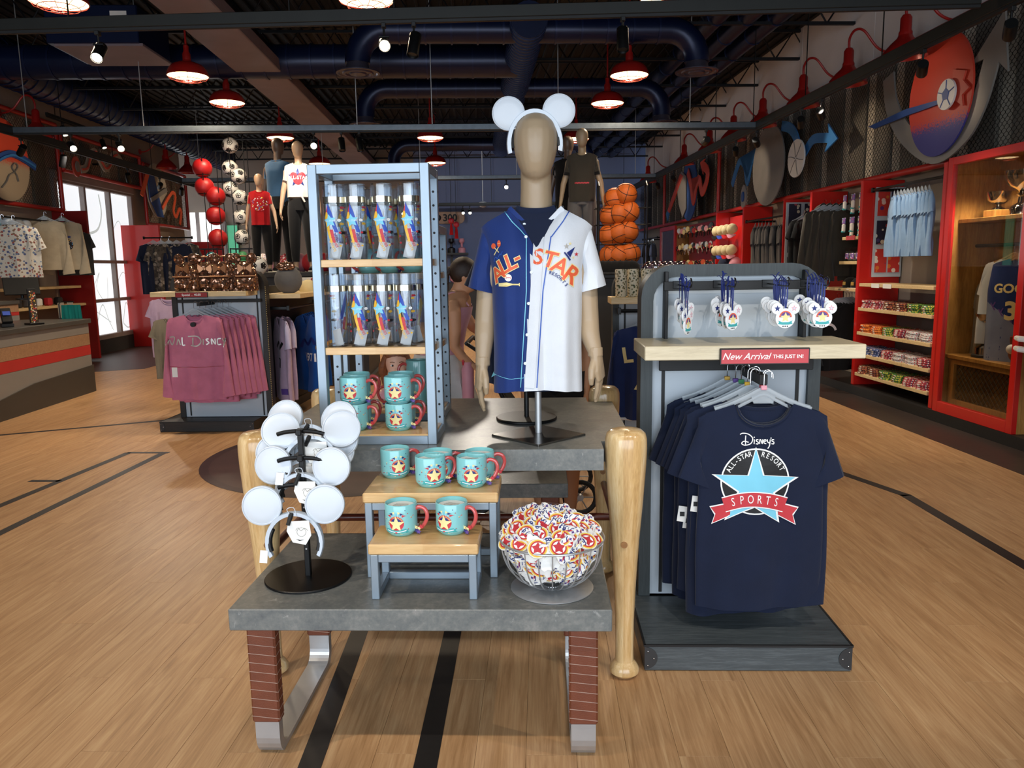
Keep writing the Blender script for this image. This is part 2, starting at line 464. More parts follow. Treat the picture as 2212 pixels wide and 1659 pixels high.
mk_wood('pale_shelf', [(.3, '#b9aa8c'), (.5, '#cdbf9f'), (.7, '#d9ccb0')], (2, 30, 30), .45, .1, .05, 2.5)
mk_wood('maple_shelf', [(.3, '#c8a873'), (.5, '#dabd8a'), (.7, '#e6cd9f')], (2, 30, 30), .45, .1, .05, 2.5)
mk_wood('grey_stain', [(.3, '#363c3f'), (.5, '#474e51'), (.72, '#5f6669')], (2.0, 34, 34), .42, .1, .1, 3)
mk_wood('grey_stain_v', [(.3, '#23292b'), (.5, '#2c3334'), (.72, '#383f40')], (34, 34, 2.0), .5, .0, .05, 3)
mk_wood('black_wood', [(.3, '#161514'), (.6, '#24211f'), (.8, '#332f2c')], (2, 30, 30), .5, 0, .08, 3)
mk_wood('cabinet_oak', [(.3, '#8a5f2c'), (.5, '#a9793c'), (.7, '#c0914f')], (12, 12, 1.5), .4, .2, .05, 2.5)
mk_wood('tan_wood', [(.3, '#8b694d'), (.5, '#a17c5d'), (.7, '#b58f6e')], (1.5, 20, 20), .45, .1, .05, 2.5)
mk_wood('dark_floor_wood', [(.3, '#241d1a'), (.5, '#362b26'), (.7, '#4a3b34')], (2, 24, 24), .42, 0, .05, 2.5)
mk('court_black', '#1e1c1b', .5, 0, .15, 30)
mk('court_brown', '#4a3a33', .45, 0, .2, 4)
mk('court_ring', '#3a2d28', .45, 0, .1, 8)
mk('steel_blue', '#8f9da9', .38, .55, .05, 9)
mk('steel_plain', '#bcbdbe', .38, .7, .05, 14)
mk('brushed_steel', '#7c7a77', .25, .95, .1, 20)
mk('chrome', '#c9c9cb', .08, 1, .02, 4)
mk('black_metal', '#0f0f10', .38, .3, .1, 9)
mk('black_matte', '#131314', .6, 0, .12, 9)
mk('charcoal', '#2b2b2c', .6, 0, .1, 9)
mk('leather_brown', '#6c3721', .55, 0, .12, 18, .2)
mk('leather_stitch', '#a98c7d', .7)
mk('rail_brown', '#5a2418', .35, 0, .1, 10, 0, .3)
mk('ornament_white', '#eceff2', .35, 0, .02, 4)
mk('panel_grey', '#b6bfc7', .42, 0, .03, 3)
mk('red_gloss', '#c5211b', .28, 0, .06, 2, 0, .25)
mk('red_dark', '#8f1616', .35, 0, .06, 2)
mk('red_rail', '#b32a22', .35, 0, .08, 6)
mk('red_lamp', '#a01d18', .32, .1, .08, 6)
mk('sign_red', '#c2434a', .5, 0, .03, 2)
mk('sign_frame', '#191413', .5)
mk('white_print', '#f4f4f2', .6, 0, .01)
mk('white_plastic', '#ccd3db', .35, 0, .02, 4)
mk('white_satin', '#c4ced9', .3, 0, .02, 4, 0, .3)
mk('paper_white', '#e9e7e2', .7, 0, .03)
mk('paper_grey', '#9a968c', .7, 0, .1, 60)
mk('mannequin_skin', '#a58f73', .42, 0, .04, 3)
mk('mannequin_light', '#c4a283', .42, 0, .04, 3)
mk('mannequin_dark', '#5b4a3f', .42, 0, .04, 3)
mk('person_skin', '#cb946f', .55, 0, .06, 6); mk('child_skin', '#e6b79e', .5, 0, .05, 6)
mk('lip', '#b0605c', .5); mk('eye_dark', '#2a211d', .3)
mk('hair_brown', '#2c1c14', .5, 0, .3, 60, .3); mk('hair_auburn', '#7c4a2c', .5, 0, .3, 60, .3)
mk_fabric('navy_tee', '#131c33'); mk_fabric('jacket_navy', '#1f3060'); mk_fabric('navy_jersey', '#16306e', .7); mk_fabric('white_jersey', '#d3d8df', .7, .04)
mk_fabric('pink_tee', '#c07089'); mk_fabric('lilac', '#b49ab0'); mk_fabric('lilac_pale', '#c7bcd4'); mk_fabric('blue_jersey', '#0a4fa0')
mk_fabric('oat', '#b3a58c'); mk_fabric('charcoal_tee', '#37393c'); mk_fabric('grey_tee', '#5d5b5b'); mk_fabric('dark_olive', '#3a362f')
mk_fabric('black_cloth', '#121213'); mk_fabric('sky_tee', '#7d9ab8'); mk_fabric('red_cloth', '#b5141c'); mk_fabric('white_cloth', '#ddd6cc', .9, .05)
mk_fabric('steel_tee', '#2d4e6e'); mk_fabric('pink_tank', '#d09cab'); mk_fabric('white_skirt', '#c9ccc9'); mk_fabric('teal_cloth', '#0f7f76')
mk_fabric('grey_blue_cloth', '#7b86a4'); mk_fabric('khaki', '#7d7360'); mk_fabric('cream_cap', '#d8c99c')
mk_fabric('blue_cap', '#2b46a4'); mk_fabric('pink_cap', '#d18f9c')
mk_spots('floral_shirt', '#d9d2c4', ['#55608a', '#8a6f5a', '#6d7f9a', '#a05a50'], 26)
mk_spots('camo_shirt', '#4a433c', ['#6a6158', '#2d2a27', '#8a8177', '#3a3530'], 18, .9, .6)
mk_spots('fold_a', '#a8323a', ['#e8d8d0', '#d9a23a', '#41304f', '#ffffff'], 70, .9, .45)
mk_spots('fold_b', '#c8581c', ['#e27a2a', '#7c2f16', '#f0a040', '#3f1d12'], 70, .9, .45)
mk_spots('fold_c', '#2d6e35', ['#8fb43c', '#1c3d24', '#d8c34a', '#c43a2f'], 70, .9, .45)
mk_spots('fold_d', '#c9c4c0', ['#b7343c', '#4b5a90', '#e8e4e0', '#6a3340'], 70, .9, .45)
mk_spots('fold_e', '#37406c', ['#c9c6d8', '#8a3a5c', '#5c79b0', '#e0d8c8'], 70, .9, .45)
mk_spots('fold_f', '#5a2a22', ['#c89a5a', '#2a1c18', '#a84a30', '#e0c8a0'], 70, .9, .45)
mk_spots('print_confetti', '#20242e', ['#c8a050', '#a84a40', '#5a86b0', '#d8d4cc'], 40, .9, .38)
mk_spots('print_candy', '#b5141c', ['#e8b8c8', '#e8d060', '#5a7ab8', '#f4f0ec'], 45, .9, .38)
mk_spots('print_gold', '#3a362f', ['#d8b040', '#c84a38', '#e0d8c8', '#6a4a30'], 55, .9, .5)
mk_spots('print_block', '#d0722a', ['#d9a032', '#a8401f', '#e0b050', '#7a3018'], 30, .9, .5)
mk_spots('poster_dark', '#1f1b33', ['#c8b8a0', '#4a3a6a', '#a8404a', '#d8d0c0'], 14, .6, .33)
mk_spots('poster_red', '#c8342a', ['#e8d8c8', '#d8742a', '#5a2a6a', '#f0c8b8'], 14, .6, .33)
mk_spots('pack_art', '#7a5aa0', ['#e8e0f0', '#3fae90', '#c84a5a', '#f0e8d0'], 40, .6, .4)
mk_spots('tumbler_floral', '#d8ccb0', ['#4c5230', '#6a6440', '#8a7a58', '#3f4630'], 55, .5, .4)
mk_spots('plush_mix', '#241c1c', ['#e8e0d8', '#b02028', '#d8b090', '#1c1818'], 24, .9, .5)
mk('ceramic_aqua', '#86c9cb', .16, 0, .03, 3, 0, .4); mk('coral', '#c9504e', .2, 0, .05, 4, 0, .4)
mk('p_navy', '#1f2f74', .5); mk('p_red', '#c4303a', .5); mk('p_cream', '#ecdc9c', .5); mk('p_aqua', '#6fc4d6', .5); mk('p_teal', '#3fa5a8', .5); mk('p_yellow', '#e8b63a', .5); mk('p_orange', '#e2603a', .55); mk('p_black', '#0c0c0f', .6); mk('p_sky', '#7bcbe4', .55); mk('p_white', '#f2f2f0', .55); mk('p_gold', '#c9a24a', .45, .3); mk('p_purple', '#5b3f8a', .5); mk('p_blue', '#2b5ab8', .5); mk('p_pale', '#dfe8ee', .5); mk('p_royal', '#2149b0', .5); mk('p_pink', '#e09aa8', .5); mk('p_silver', '#c8c4bc', .4, .4); mk('p_green', '#3c8a58', .5)
mk('orange_rubber', '#d2641c', .55, 0, .08, 40, .15); mk('ball_seam', '#2a1710', .6); mk('ball_red', '#a8181c', .45, 0, .08, 30, .1); mk('ball_white', '#d9d8d4', .4, 0, .03); mk('ball_black', '#141416', .4)
mk('navy_duct', '#131d3e', .33, .3, .1, 3); mk('duct_rib', '#1a2549', .33, .3); mk('deck_black', '#030408', .7, 0, .2, 4); mk('joist_black', '#05070f', .6, .2, .1)
mk('beam_tan', '#7c6e74', .6, 0, .12, 2); mk('diffuser_metal', '#565160', .3, .6)
mk('wall_grey', '#d6d2d0', .8, 0, .06, 1.2); mk('wall_taupe', '#94877c', .85, 0, .05, 1.2); mk('wall_blue', '#7280a4', .8, 0, .05, 1); mk('wall_dark', '#2c2a29', .85, 0, .08, 2); mk('wall_low', '#8d8479', .85, 0, .05, 2); mk('board_dark', '#6a655c', .8, 0, .12, 3); mk('board_lit', '#b0a99a', .8, 0, .12, 3)
mk('mesh_wire', '#17150f', .5, .4); mk('counter_top', '#4d4a46', .35, 0, .08, 8); mk('counter_grey', '#85807b', .5, 0, .04, 3); mk('counter_dark', '#403b36', .5, 0, .06, 3); mk('counter_red', '#b6322f', .45, 0, .05, 3)
mk('bar_silver', '#6f7880', .35, .8, .1, 20); mk('bar_black', '#1c1d1a', .5, .2, .1, 9)
mk('art_grey', '#8d8983', .4, .35, .06, 1.5); mk('art_blue', '#2f6fae', .45); mk('art_red', '#c24a38', .5, 0, .05, 2); mk('art_cream', '#d8c9a0', .5); mk('art_navy', '#24498c', .5); mk('art_stone', '#a89f90', .6, 0, .1, 6); mk('art_dgrey', '#6f6c68', .5, 0, .08, 6)
def _fade(name, top, bot, z0, z1):
    t = NT(name); co = t.coord('Object'); sp = t.add('ShaderNodeSeparateXYZ'); t.link(co, sp.inputs[0])
    n = t.noise(co, 60, 3, .8); f = t.math('ADD', t.math('DIVIDE', t.math('SUBTRACT', sp.outputs[2], z0), z1-z0), t.math('MULTIPLY_ADD', n, .9, -.45))
    t.set('Base Color', t.ramp(f, [(.42, bot), (.58, top)])); t.set('Roughness', .5)
_fade('disc_red_speckle', '#c23a26', '#3a3a86', -.52, -.05)
_fade('disc_orange_fade', '#c8442a', '#a89880', -.25, .2)
mk('lamp_glow', '#fff0c8', .4, 0, 0, 2, emit=5.0, emcol='#ffe3a8'); mk('spot_glow', '#fff6e0', .4, 0, 0, 2, emit=25.0, emcol='#fff2d8'); mk('spot_off', '#2a2a28', .3)
mk('pane_glow', '#f2f6fa', .5, 0, 0, 2, emit=.95, emcol='#f0f6fb'); mk('pane_glow_far', '#f2f6fa', .5, 0, 0, 2, emit=1.1, emcol='#f0efe8'); mk('pane_line', '#8d9294', .5, 0, 0, 2, emit=.68, emcol='#d8dcd8'); mk('window_frame', '#8d817c', .5); mk('green_glow', '#58b088', .5, emit=.5, emcol='#4fae84')
mk_glass('clear_plastic', '#f4f7fa', .93, .04); mk_glass('cabinet_glass', '#f2eee6', .95, .01); 
t_ = NT('hanger_plastic'); t_.set('Base Color', lin('#b9c2c9')); t_.set('Roughness', .3); a_ = t_.add('ShaderNodeBsdfTransparent'); x_ = t_.add('ShaderNodeMixShader'); x_.inputs[0].default_value = .42; t_.link(a_.outputs[0], x_.inputs[1]); t_.link(t_.p.outputs[0], x_.inputs[2]); t_.link(x_.outputs[0], t_.out.inputs[0])
mk_glass('ball_clear', '#e8e2ee', .7, .1)
mk('silver_band', '#c9c3b4', .16, 1, .04, 4); mk('trophy_silver', '#b9b4ac', .1, 1, .05, 5)
def _sequin():
    t = NT('sequin'); co = t.coord(); v = t.add('ShaderNodeTexVoronoi'); v.inputs['Scale'].default_value = 62; t.link(co, v.inputs['Vector'])
    nm = t.add('ShaderNodeNewGeometry'); mx = t.add('ShaderNodeVectorMath'); mx.operation = 'MULTIPLY_ADD'
    sb = t.add('ShaderNodeVectorMath'); sb.operation = 'SUBTRACT'; t.link(v.outputs['Color'], sb.inputs[0]); sb.inputs[1].default_value = (.5, .5, .5)
    t.link(sb.outputs[0], mx.inputs[0]); mx.inputs[1].default_value = (1.1, 1.1, 1.1); t.link(nm.outputs['Normal'], mx.inputs[2])
    nn = t.add('ShaderNodeVectorMath'); nn.operation = 'NORMALIZE'; t.link(mx.outputs[0], nn.inputs[0]); t.link(nn.outputs[0], t.p.inputs['Normal'])
    t.set('Base Color', lin('#9c7660')); t.set('Metallic', .85); t.set('Roughness', .16)
_sequin()
mk('bag_trim', '#a8754f', .35, .5, .08, 12)

# ---------------------------------------------------------------- the floor: planks laid along the tables' direction
fb = MB().use('court_black'); fb.box((-1, 13, -.05), (26, 40, .07))
floor = struct(fb, 'floor')
PW, PL = .157, 1.32
cells = []
for i in range(-64, 44):
    xi = i; x = i*PW; ii = int(math.floor((x+.5*PW+30.045)/PW)); x0 = ii*PW-30.045
    st = ((3000-ii) % 3)*PL/3
    for j in range(4, 27):
        y0 = j*PL-10.575-st
        cells.append((x0+PW/2, y0+PL/2))
def seen(x, y):
    d = V((x, y, -CAMH)); z = d.dot(_f)
    if z < .4: return None
    return 1106+FPX*d.dot(_r)/z, 829.5-FPX*d.dot(_u)/z, z
vis = []
for (x, y) in cells:
    ps = [seen(x+dx, y+dy) for dx in (-.07, 0, .07) for dy in (-.6, -.3, 0, .3, .6)]
    k = sum(1 for p in ps if p and 0 < p[0] < 2212 and 0 < p[1] < 1659)
    if k: vis.append((-k/(max(.5, math.hypot(x, y))**3), x, y))
vis.sort(); near = set((x, y) for _, x, y in vis[:300])
pb = MB().use('floor_oak'); pb.box((0, 0, -.006), (PW-.0008, PL-.0014, .012), .0004); pm = pb.mesh('plank')
for (x, y) in sorted(near): piece('plank', pm, floor, (x, y, 0))
rest = MB().use('floor_oak')
for (x, y) in cells:
    if (x, y) not in near: rest.box((x, y, -.006), (PW-.0008, PL-.0014, .012))
rest.build('plank_field', floor, kind='stuff')
# inlaid court markings
def mark(name, poly, mat, h=.0012): MB().use(mat).prism(poly, -.004, h, 'xy').build(name, floor)
def line(p, q, w, mat='court_black'):
    p, q = V(p[:2]), V(q[:2]); t = (q-p).normalized(); n = V((-t.y, t.x))*w/2
    mark('court_line', [tuple(p+n), tuple(q+n), tuple(q-n), tuple(p-n)], mat)
line(PZ(668, 1659, 0), PZ(800, 1300, 0), .072); line(PZ(918, 1659, 0), PZ(985, 1330, 0), .072)
line((PZ(668, 1659, 0)+(PZ(668, 1659, 0)-PZ(800, 1300, 0))), PZ(668, 1659, 0), .072); line((PZ(918, 1659, 0)+(PZ(918, 1659, 0)-PZ(985, 1330, 0))), PZ(918, 1659, 0), .072)
line(PZ(-200, 1250, 0), PZ(350, 980, 0), .062); line(PZ(-200, 1175, 0), PZ(278, 978, 0), .062); line(PZ(274, 978, 0), PZ(365, 978, 0), .05); line(PZ(64, 1039, 0), PZ(130, 1039, 0), .05)
line(PZ(-200, 958, 0), PZ(357, 908, 0), .06)
line(PZ(1800, 1016, 0), PZ(1960, 1071, 0), .07); line(PZ(1955, 1069, 0), PZ(2330, 1290, 0), .075)
cL, cB = PZ(318, 1020, 0), PZ(505, 1073, 0); cc = (cB.x+.55, cB.y+1.15); cr = 1.19
mark('court_circle', circ(cc[0], cc[1], cr-.03, 48), 'court_brown', .0010)
ring = MB().use('court_ring'); n = 64
ring.add([(cc[0]+r*cos(2*pi*i/n), cc[1]+r*sin(2*pi*i/n), .0016) for r in (cr-.07, cr) for i in range(n)], [(i, n+i, n+(i+1) % n, (i+1) % n) for i in range(n)])
ring.build('court_ring', floor)

# ---------------------------------------------------------------- the room shell (room frame)
setframe(4.8)
XR, XL, YB, YF, ZC = 4.78, -7.0, 21.5, -3.0, 4.75
b = MB().use('wall_low'); b.box((XR+.1, 9.25, 1.25), (.2, 24.5, 2.5)); b.use('wall_dark').box((XR+.1, 9.25, 3.1), (.2, 24.5, 1.3))
wall_right = struct(b, 'wall_right')
wp = MB().use('wall_grey'); wp.box((0, 0, 0), (.06, 1.992, 1.06), .004); wpm = wp.mesh('wall_panel')
for k in range(12): piece('wall_panel', wpm, wall_right, (XR-.12, -1.9+2.0*k, 4.24))
wb1 = MB().use('board_dark'); wb1.box((0, 0, 0), (.05, .39, 1.3), .006); m1 = wb1.mesh('wall_board')
wb2 = MB().use('board_lit'); wb2.box((0, 0, 0), (.03, .19, 1.3), .004); m2 = wb2.mesh('wall_board')  # paler strips: the light falling on the wall is put into their colour
for k in range(28): piece('wall_board', m1, wall_right, (XR-.025, 4.2+.6*k, 3.07)); piece('wall_board', m2, wall_right, (XR-.012, 4.5+.6*k, 3.07))
b = MB().use('wall_taupe')
for (y0, y1, z0, z1) in ((-3, 13.5, 0, ZC), (16.4, 19.3, 0, ZC), (13.5, 16.4, 3.08, ZC), (13.5, 16.4, 0, .28)): b.box((XL-.1, (y0+y1)/2, (z0+z1)/2), (.2, y1-y0, z1-z0))
wall_left = struct(b, 'wall_left')
for (y0, y1, z0, z1) in ((4.5, 13.4, 2.55, 3.9), (13.6, 16.5, 3.22, 3.8), (16.8, 19.2, 2.55, 3.75)):
    n = max(1, int((y1-y0)/.6))
    mm_ = (m1, m2)
    if z1-z0 < 1: mm_ = tuple(MB().use(q).box((0, 0, 0), (.04, .30, z1-z0), .005).mesh('wall_board') for q in ('board_dark', 'board_lit'))
    for k in range(n): piece('wall_board', mm_[0] if k % 2 else mm_[1], wall_left, (XL+.02, y0+(k+.5)*(y1-y0)/n, (z0+z1)/2), 0)
b = MB().use('wall_dark').box((XL+.03, 15, .13), (.06, 3.0, .26)); struct(b, 'baseboard_left')
b = MB().use('wall_blue').box(((-1.6+XR)/2, YB+.1, ZC/2), (XR+1.6, .2, ZC)); b.use('wall_taupe').box(((-11.5-1.6)/2, YB+.1, ZC/2), (-1.6+11.5, .2, ZC)); b.use('wall_grey').box((-11.4, 20.3, ZC/2), (.2, 2.6, ZC)); b.box((-9.3, 19.2, ZC/2), (4.4, .2, ZC)); wall_back = struct(b, 'wall_back')
b = MB().use('wall_taupe')
for (x0, x1, z0, z1) in ((XL, -6.2, 0, ZC), (3.9, XR, 0, ZC), (-6.2, 3.9, 3.4, ZC)): b.box(((x0+x1)/2, YF-.1, (z0+z1)/2), (x1-x0, .2, z1-z0))
wall_front = struct(b, 'wall_front')
b = MB().use('deck_black').box(((XL+XR)/2, (YF+YB)/2, ZC+.05), (XR-XL+.4, YB-YF+.4, .1)); b.box((-9.3, 20.4, ZC+.05), (4.6, 2.6, .1))
ceil = struct(b, 'ceiling')
rb = MB().use('deck_black').box((0, 0, 0), (.05, YB-YF, .035), .01); rm = rb.mesh('deck_rib')
for k in range(78): piece('deck_rib', rm, ceil, (XL+.15*k+.05, (YF+YB)/2, ZC-.015))
jb = MB().use('joist_black'); jl = XR-XL
for z in (.03, .40): jb.box((0, 0, z), (jl, .05, .035))
for k in range(24):
    x0 = -jl/2+k*jl/24; jb.tube([(x0, 0, .03), (x0+jl/48, 0, .40), (x0+jl/24, 0, .03)], .012, 5, False)
jm = jb.mesh('roof_joist')
for k in range(15):
    o = link('roof_joist', jm, None, ((XL+XR)/2, -1.6+1.6*k, 4.30)); o['kind'] = 'structure'
# long box beam and the wall duct on the left
b = MB().use('beam_tan').box((-2.75, 11, 4.12), (.58, 21, .16), .01); b.use('joist_black').box((-2.75, 11, 4.3), (.30, 21, .2)); o = struct(b, 'trim_1')
# dark floor border and plinth along the right wall
setframe(4.8)
MB().use('dark_floor_wood').prism([(3.72, -3), (4.3, -3), (4.3, 21.5), (3.98, 21.5)], -.004, .002, 'xy').build('border_band', floor, loc=None).rotation_euler = (0, 0, rad(4.8))
b = MB().use('black_wood').box((4.52, 9.25, .05), (.5, 24.5, .10)); struct(b, 'baseboard_right')
# dark floor zone by the windows on the left
MB().use('court_ring').prism([(-7, 11.5), (-5.2, 12.2), (-5.0, 17), (-7, 17)], -.004, .002, 'xy').build('border_band', floor).rotation_euler = (0, 0, rad(4.8))

# ---------------------------------------------------------------- window on the left
wz0, wz1, wy0, wy1 = .30, 3.06, 13.5, 16.4
w1 = thing('window_1', 'x', 'window'); del w1['label'], w1['category']; w1['kind'] = 'structure'
b = MB().use('window_frame')
cw = (wy1-wy0)/3; rh = [.30, 1.02, 1.78, 3.06]; rh = [.30, .98, 1.70, 3.06]
for k in range(4): b.box((XL+.0, wy0+cw*k, (wz0+wz1)/2), (.12, .10 if k in (0, 3) else .07, wz1-wz0), .008)
for z in rh: b.box((XL+.001, (wy0+wy1)/2, z), (.115, wy1-wy0, .09 if z in (.30, 3.06) else .06), .008)
b.box((XL+.02, (wy0+wy1)/2, 3.13), (.14, 3.0, .14), .01)
b.build('window_frame', w1)
for i in range(3):
    for j in range(3):
        y0, y1, z0, z1 = wy0+cw*i+.03, wy0+cw*(i+1)-.03, rh[j]+.03, rh[j+1]-.03
        MB().use('pane_glow').box((XL-.04, (y0+y1)/2, (z0+z1)/2), (.02, y1-y0, z1-z0)).build('pane', w1)
def pane_stroke(pts, w):
    b = MB().use('pane_line'); L = [];
    for i, p in enumerate(pts):
        t = (V(pts[min(i+1, len(pts)-1)])-V(pts[max(i-1, 0)])).normalized(); n = V((-t.y, t.x))*w/2
        L.append([(XL-.028, p[0]+n.x, p[1]+n.y), (XL-.028, p[0]-n.x, p[1]-n.y)])
    b.loft(L, closed=False, smooth=False); b.build('frosted_drawing', w1)
for pts, w in (([(13.75, 2.55), (14.3, 2.2)], .07), ([(13.7, 2.75), (13.85, 2.3), (14.0, 2.5), (13.7, 2.75)], .05), (smooth_path([(14.6, 2.2), (15.0, 2.3), (15.2, 2.6), (15.15, 2.95)]), .05), (smooth_path([(14.7, 1.3), (14.9, 1.5), (14.75, 1.2), (15.1, .95), (15.2, 1.4)]), .02), (smooth_path([(14.6, .5), (14.9, .9), (15.1, .6), (15.25, .4)]), .025), ([(14.5, .85), (15.2, .55)], .02), (smooth_path([(15.7, .5), (15.9, .9), (16.1, .5), (15.9, .4), (15.7, .5)]), .03), (smooth_path([(15.6, 1.3), (15.9, 1.5), (16.2, 1.2)]), .02), (smooth_path([(15.6, 2.3), (15.9, 2.5), (16.1, 2.1)]), .02)): pane_stroke(pts, w)
# tall red panel beside the window and further red dividers on the left
def board(name, label, c, d, mat='red_gloss', cat='panel', ch=.006, group=None):
    return one(MB().use(mat).box((0, 0, d[2]/2), d, ch), name, label, cat, (c[0], c[1], c[2]), group=group)
p = PZ(315, 750, 0)
board('red_partition', 'tall glossy red partition reflecting the window panes', (-6.64, 15.95, 0), (.74, .08, 2.42))
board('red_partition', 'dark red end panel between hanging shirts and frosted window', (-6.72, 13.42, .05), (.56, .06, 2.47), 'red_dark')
setframe(0)
# ---------------------------------------------------------------- nested tables (table frame = world)
setframe(0)
def leg_frame_path(y0, y1, h):
    """flat bar bent to a U: down the front, along the floor, up the back (in y,z)"""
    r = .06; pts = [(y0, h)]
    pts += [(y0+r-r*cos(a), r-r*sin(a)) for a in [pi/2*i/6 for i in range(7)]]
    pts += [(y1-r+r*sin(a), r-r*cos(a)) for a in [pi/2*i/6 for i in range(7)]]
    pts.append((y1, h)); return pts
def bench(label, x0, x1, y0, y1, zt, th, flip=False, inset=.035, legw=.075):
    cx, cy = (x0+x1)/2, (y0+y1)/2
    t = thing('display_bench', label, 'table', (cx, cy, 0))
    MB().use('stone_top').box((0, 0, zt-th/2), (x1-x0, y1-y0, th), .003).build('bench_top', t)
    for s in (-1, 1):
        lx = s*((x1-x0)/2-inset-legw/2-.01); path = leg_frame_path(-(y1-y0)/2+.05, (y1-y0)/2-.05, zt-th); tk = .012
        b = MB().use('brushed_steel' if False else 'steel_plain'); n = len(path); rings = []
        for i, p in enumerate(path):
            tv = (V(path[min(i+1, n-1)])-V(path[max(i-1, 0)])).normalized(); nv = V((-tv.y, tv.x))*.016
            a, c = V(p)+nv, V(p)-nv
            rings.append([(lx-legw/2, a.x, a.y), (lx+legw/2, a.x, a.y), (lx+legw/2, c.x, c.y), (lx-legw/2, c.x, c.y)])
        b.loft([r for r in rings], smooth=False)
        leg = b.build('leg', t)
        for yy in (path[0][0], path[-1][0]):
            w = MB().use('leather_brown'); zb = .115; w.box((lx, yy, (zt-th+zb)/2), (legw+.012, .046, zt-th-zb), .006)
            wr = w.build('leather_wrap', leg)
            s2 = MB().use('leather_stitch'); k = 0; z = zb+.02
            while z < zt-th-.012:
                sl = .008
                s2.box((lx, yy-.0235, z), (legw+.010, .0012, .0016), R=Matrix.Rotation(sl/legw, 3, 'Y'))
                s2.box((lx+(legw+.012)/2*(-s), yy, z-sl/2), (.0012, .042, .0016), R=Matrix.Rotation(.12, 3, 'X')); z += .0295
            s2.build('stitching', leg, kind='stuff')
    return t
bench('low grey stone bench on leather-wrapped U legs, holding mugs and wire bowl', -.942, .202, 2.135, 2.80, .50, .068)
bench('dark low bench tucked under the far side of the tall bat-leg table', -.80, .12, 3.46, 4.1, .50, .068)

# tall table standing on four baseball bats
tb = thing('bat_leg_table', 'tall grey stone table standing on four upside-down wooden baseball bats', 'table', (-.36, 3.15, 0))
def T_(x, y): return (x+.36, y-3.15)
zt = .868; X0, X1, Y0, Y1 = -1.06, .33, 2.615, 3.68; nx, ny = .115, .12
poly = [(X0+nx, Y0), (X1-nx, Y0), (X1-nx, Y0+ny), (X1, Y0+ny), (X1, Y1-ny), (X1-nx, Y1-ny), (X1-nx, Y1), (X0+nx, Y1), (X0+nx, Y1-ny), (X0, Y1-ny), (X0, Y0+ny), (X0+nx, Y0+ny)]
MB().use('stone_top').prism([T_(*p) for p in poly], zt-.076, zt, 'xy').build('table_top', tb)
bat_prof = [(.004, 0), (.040, .004), (.053, .016), (.054, .032), (.046, .046), (.034, .060), (.033, .10), (.034, .22), (.040, .36), (.050, .52), (.062, .66), (.072, .80), (.0745, .86), (.0735, .895), (.068, .914), (.054, .926), (.030, .930), (.002, .931)]
def bat_mesh():
    b = MB().use('bat_oak'); n = 28; rings = []
    for r, z in bat_prof: rings.append([(r*cos(2*pi*j/n), r*sin(2*pi*j/n), z) for j in range(n)])
    vs = [p for r in rings for p in r]
    for j in range(n):      # laminated staves of two tones
        b.use('bat_oak' if (j//4) % 2 else 'bat_oak2'); k = (j+1) % n
        b.add([rings[i][q] for i in range(len(rings)) for q in (j, k)], [(2*i, 2*i+1, 2*i+3, 2*i+2) for i in range(len(rings)-1)], True)
    bm = bmesh.new(); me = b.mesh('leg'); bm.from_mesh(me); bmesh.ops.remove_doubles(bm, verts=bm.verts, dist=1e-5); bm.to_mesh(me); bm.free(); return me
bmsh = bat_mesh(); plug = MB().use('bat_plug').cyl((0, -.054, .52), (0, -.0465, .52), .012, .012, 14).mesh('plug')
for (x, y) in ((-1.015, 2.665), (.297, 2.665), (-1.04, 3.64), (.300, 3.64)):
    g = piece('leg', bmsh, tb, (*T_(x, y), 0)); piece('plug', plug, g, (0, 0, 0), 25 if x < 0 else -10)
for x in (-1.02, .297):
    MB().use('rail_brown').cyl((*T_(x, 2.67), .46), (*T_(x, 3.64), .46), .016, None, 12).build('side_rail', tb)
MB().use('rail_brown').cyl((*T_(-1.02, 3.12), .455), (*T_(.297, 3.12), .455), .016, None, 12).build('cross_rail', tb)

# ---------------------------------------------------------------- risers with butcher-block tops
def riser(label, x0, x1, y0, y1, z0, zt, th=.033, bar=.024, feet='side'):
    t = thing('display_riser', label, 'riser', ((x0+x1)/2, (y0+y1)/2, z0), group=None); hx, hy, h = (x1-x0)/2, (y1-y0)/2, zt-z0
    MB().use('butcher_block').box((0, 0, h-th/2), (2*hx+.012, 2*hy, th), .004).build('riser_top', t)
    b = MB().use('steel_blue')
    for sx in (-1, 1):
        for sy in (-1, 1): b.box((sx*(hx-bar/2), sy*(hy-bar/2), (h-th)/2), (bar, bar, h-th), .002)
        b.box((sx*(hx-bar/2), 0, bar/2), (bar-.001, 2*hy-2*bar, bar), .002); b.box((sx*(hx-bar/2), 0, h-th-bar/2), (bar-.001, 2*hy-2*bar, bar), .002)
    for sy in (-1, 1): b.box((0, sy*(hy-bar/2), h-th-bar/2), (2*hx-2*bar, bar-.001, bar), .002)
    b.box((0, hy-bar/2, bar/2), (2*hx-2*bar, bar-.001, bar), .002)
    b.build('frame', t); return t
riser('small wooden riser on grey metal legs holding two mugs', -.523, -.200, 2.205, 2.385, .50, .675)
riser('taller wooden riser on grey metal legs holding five mugs', -.573, -.147, 2.372, 2.590, .50, .785)

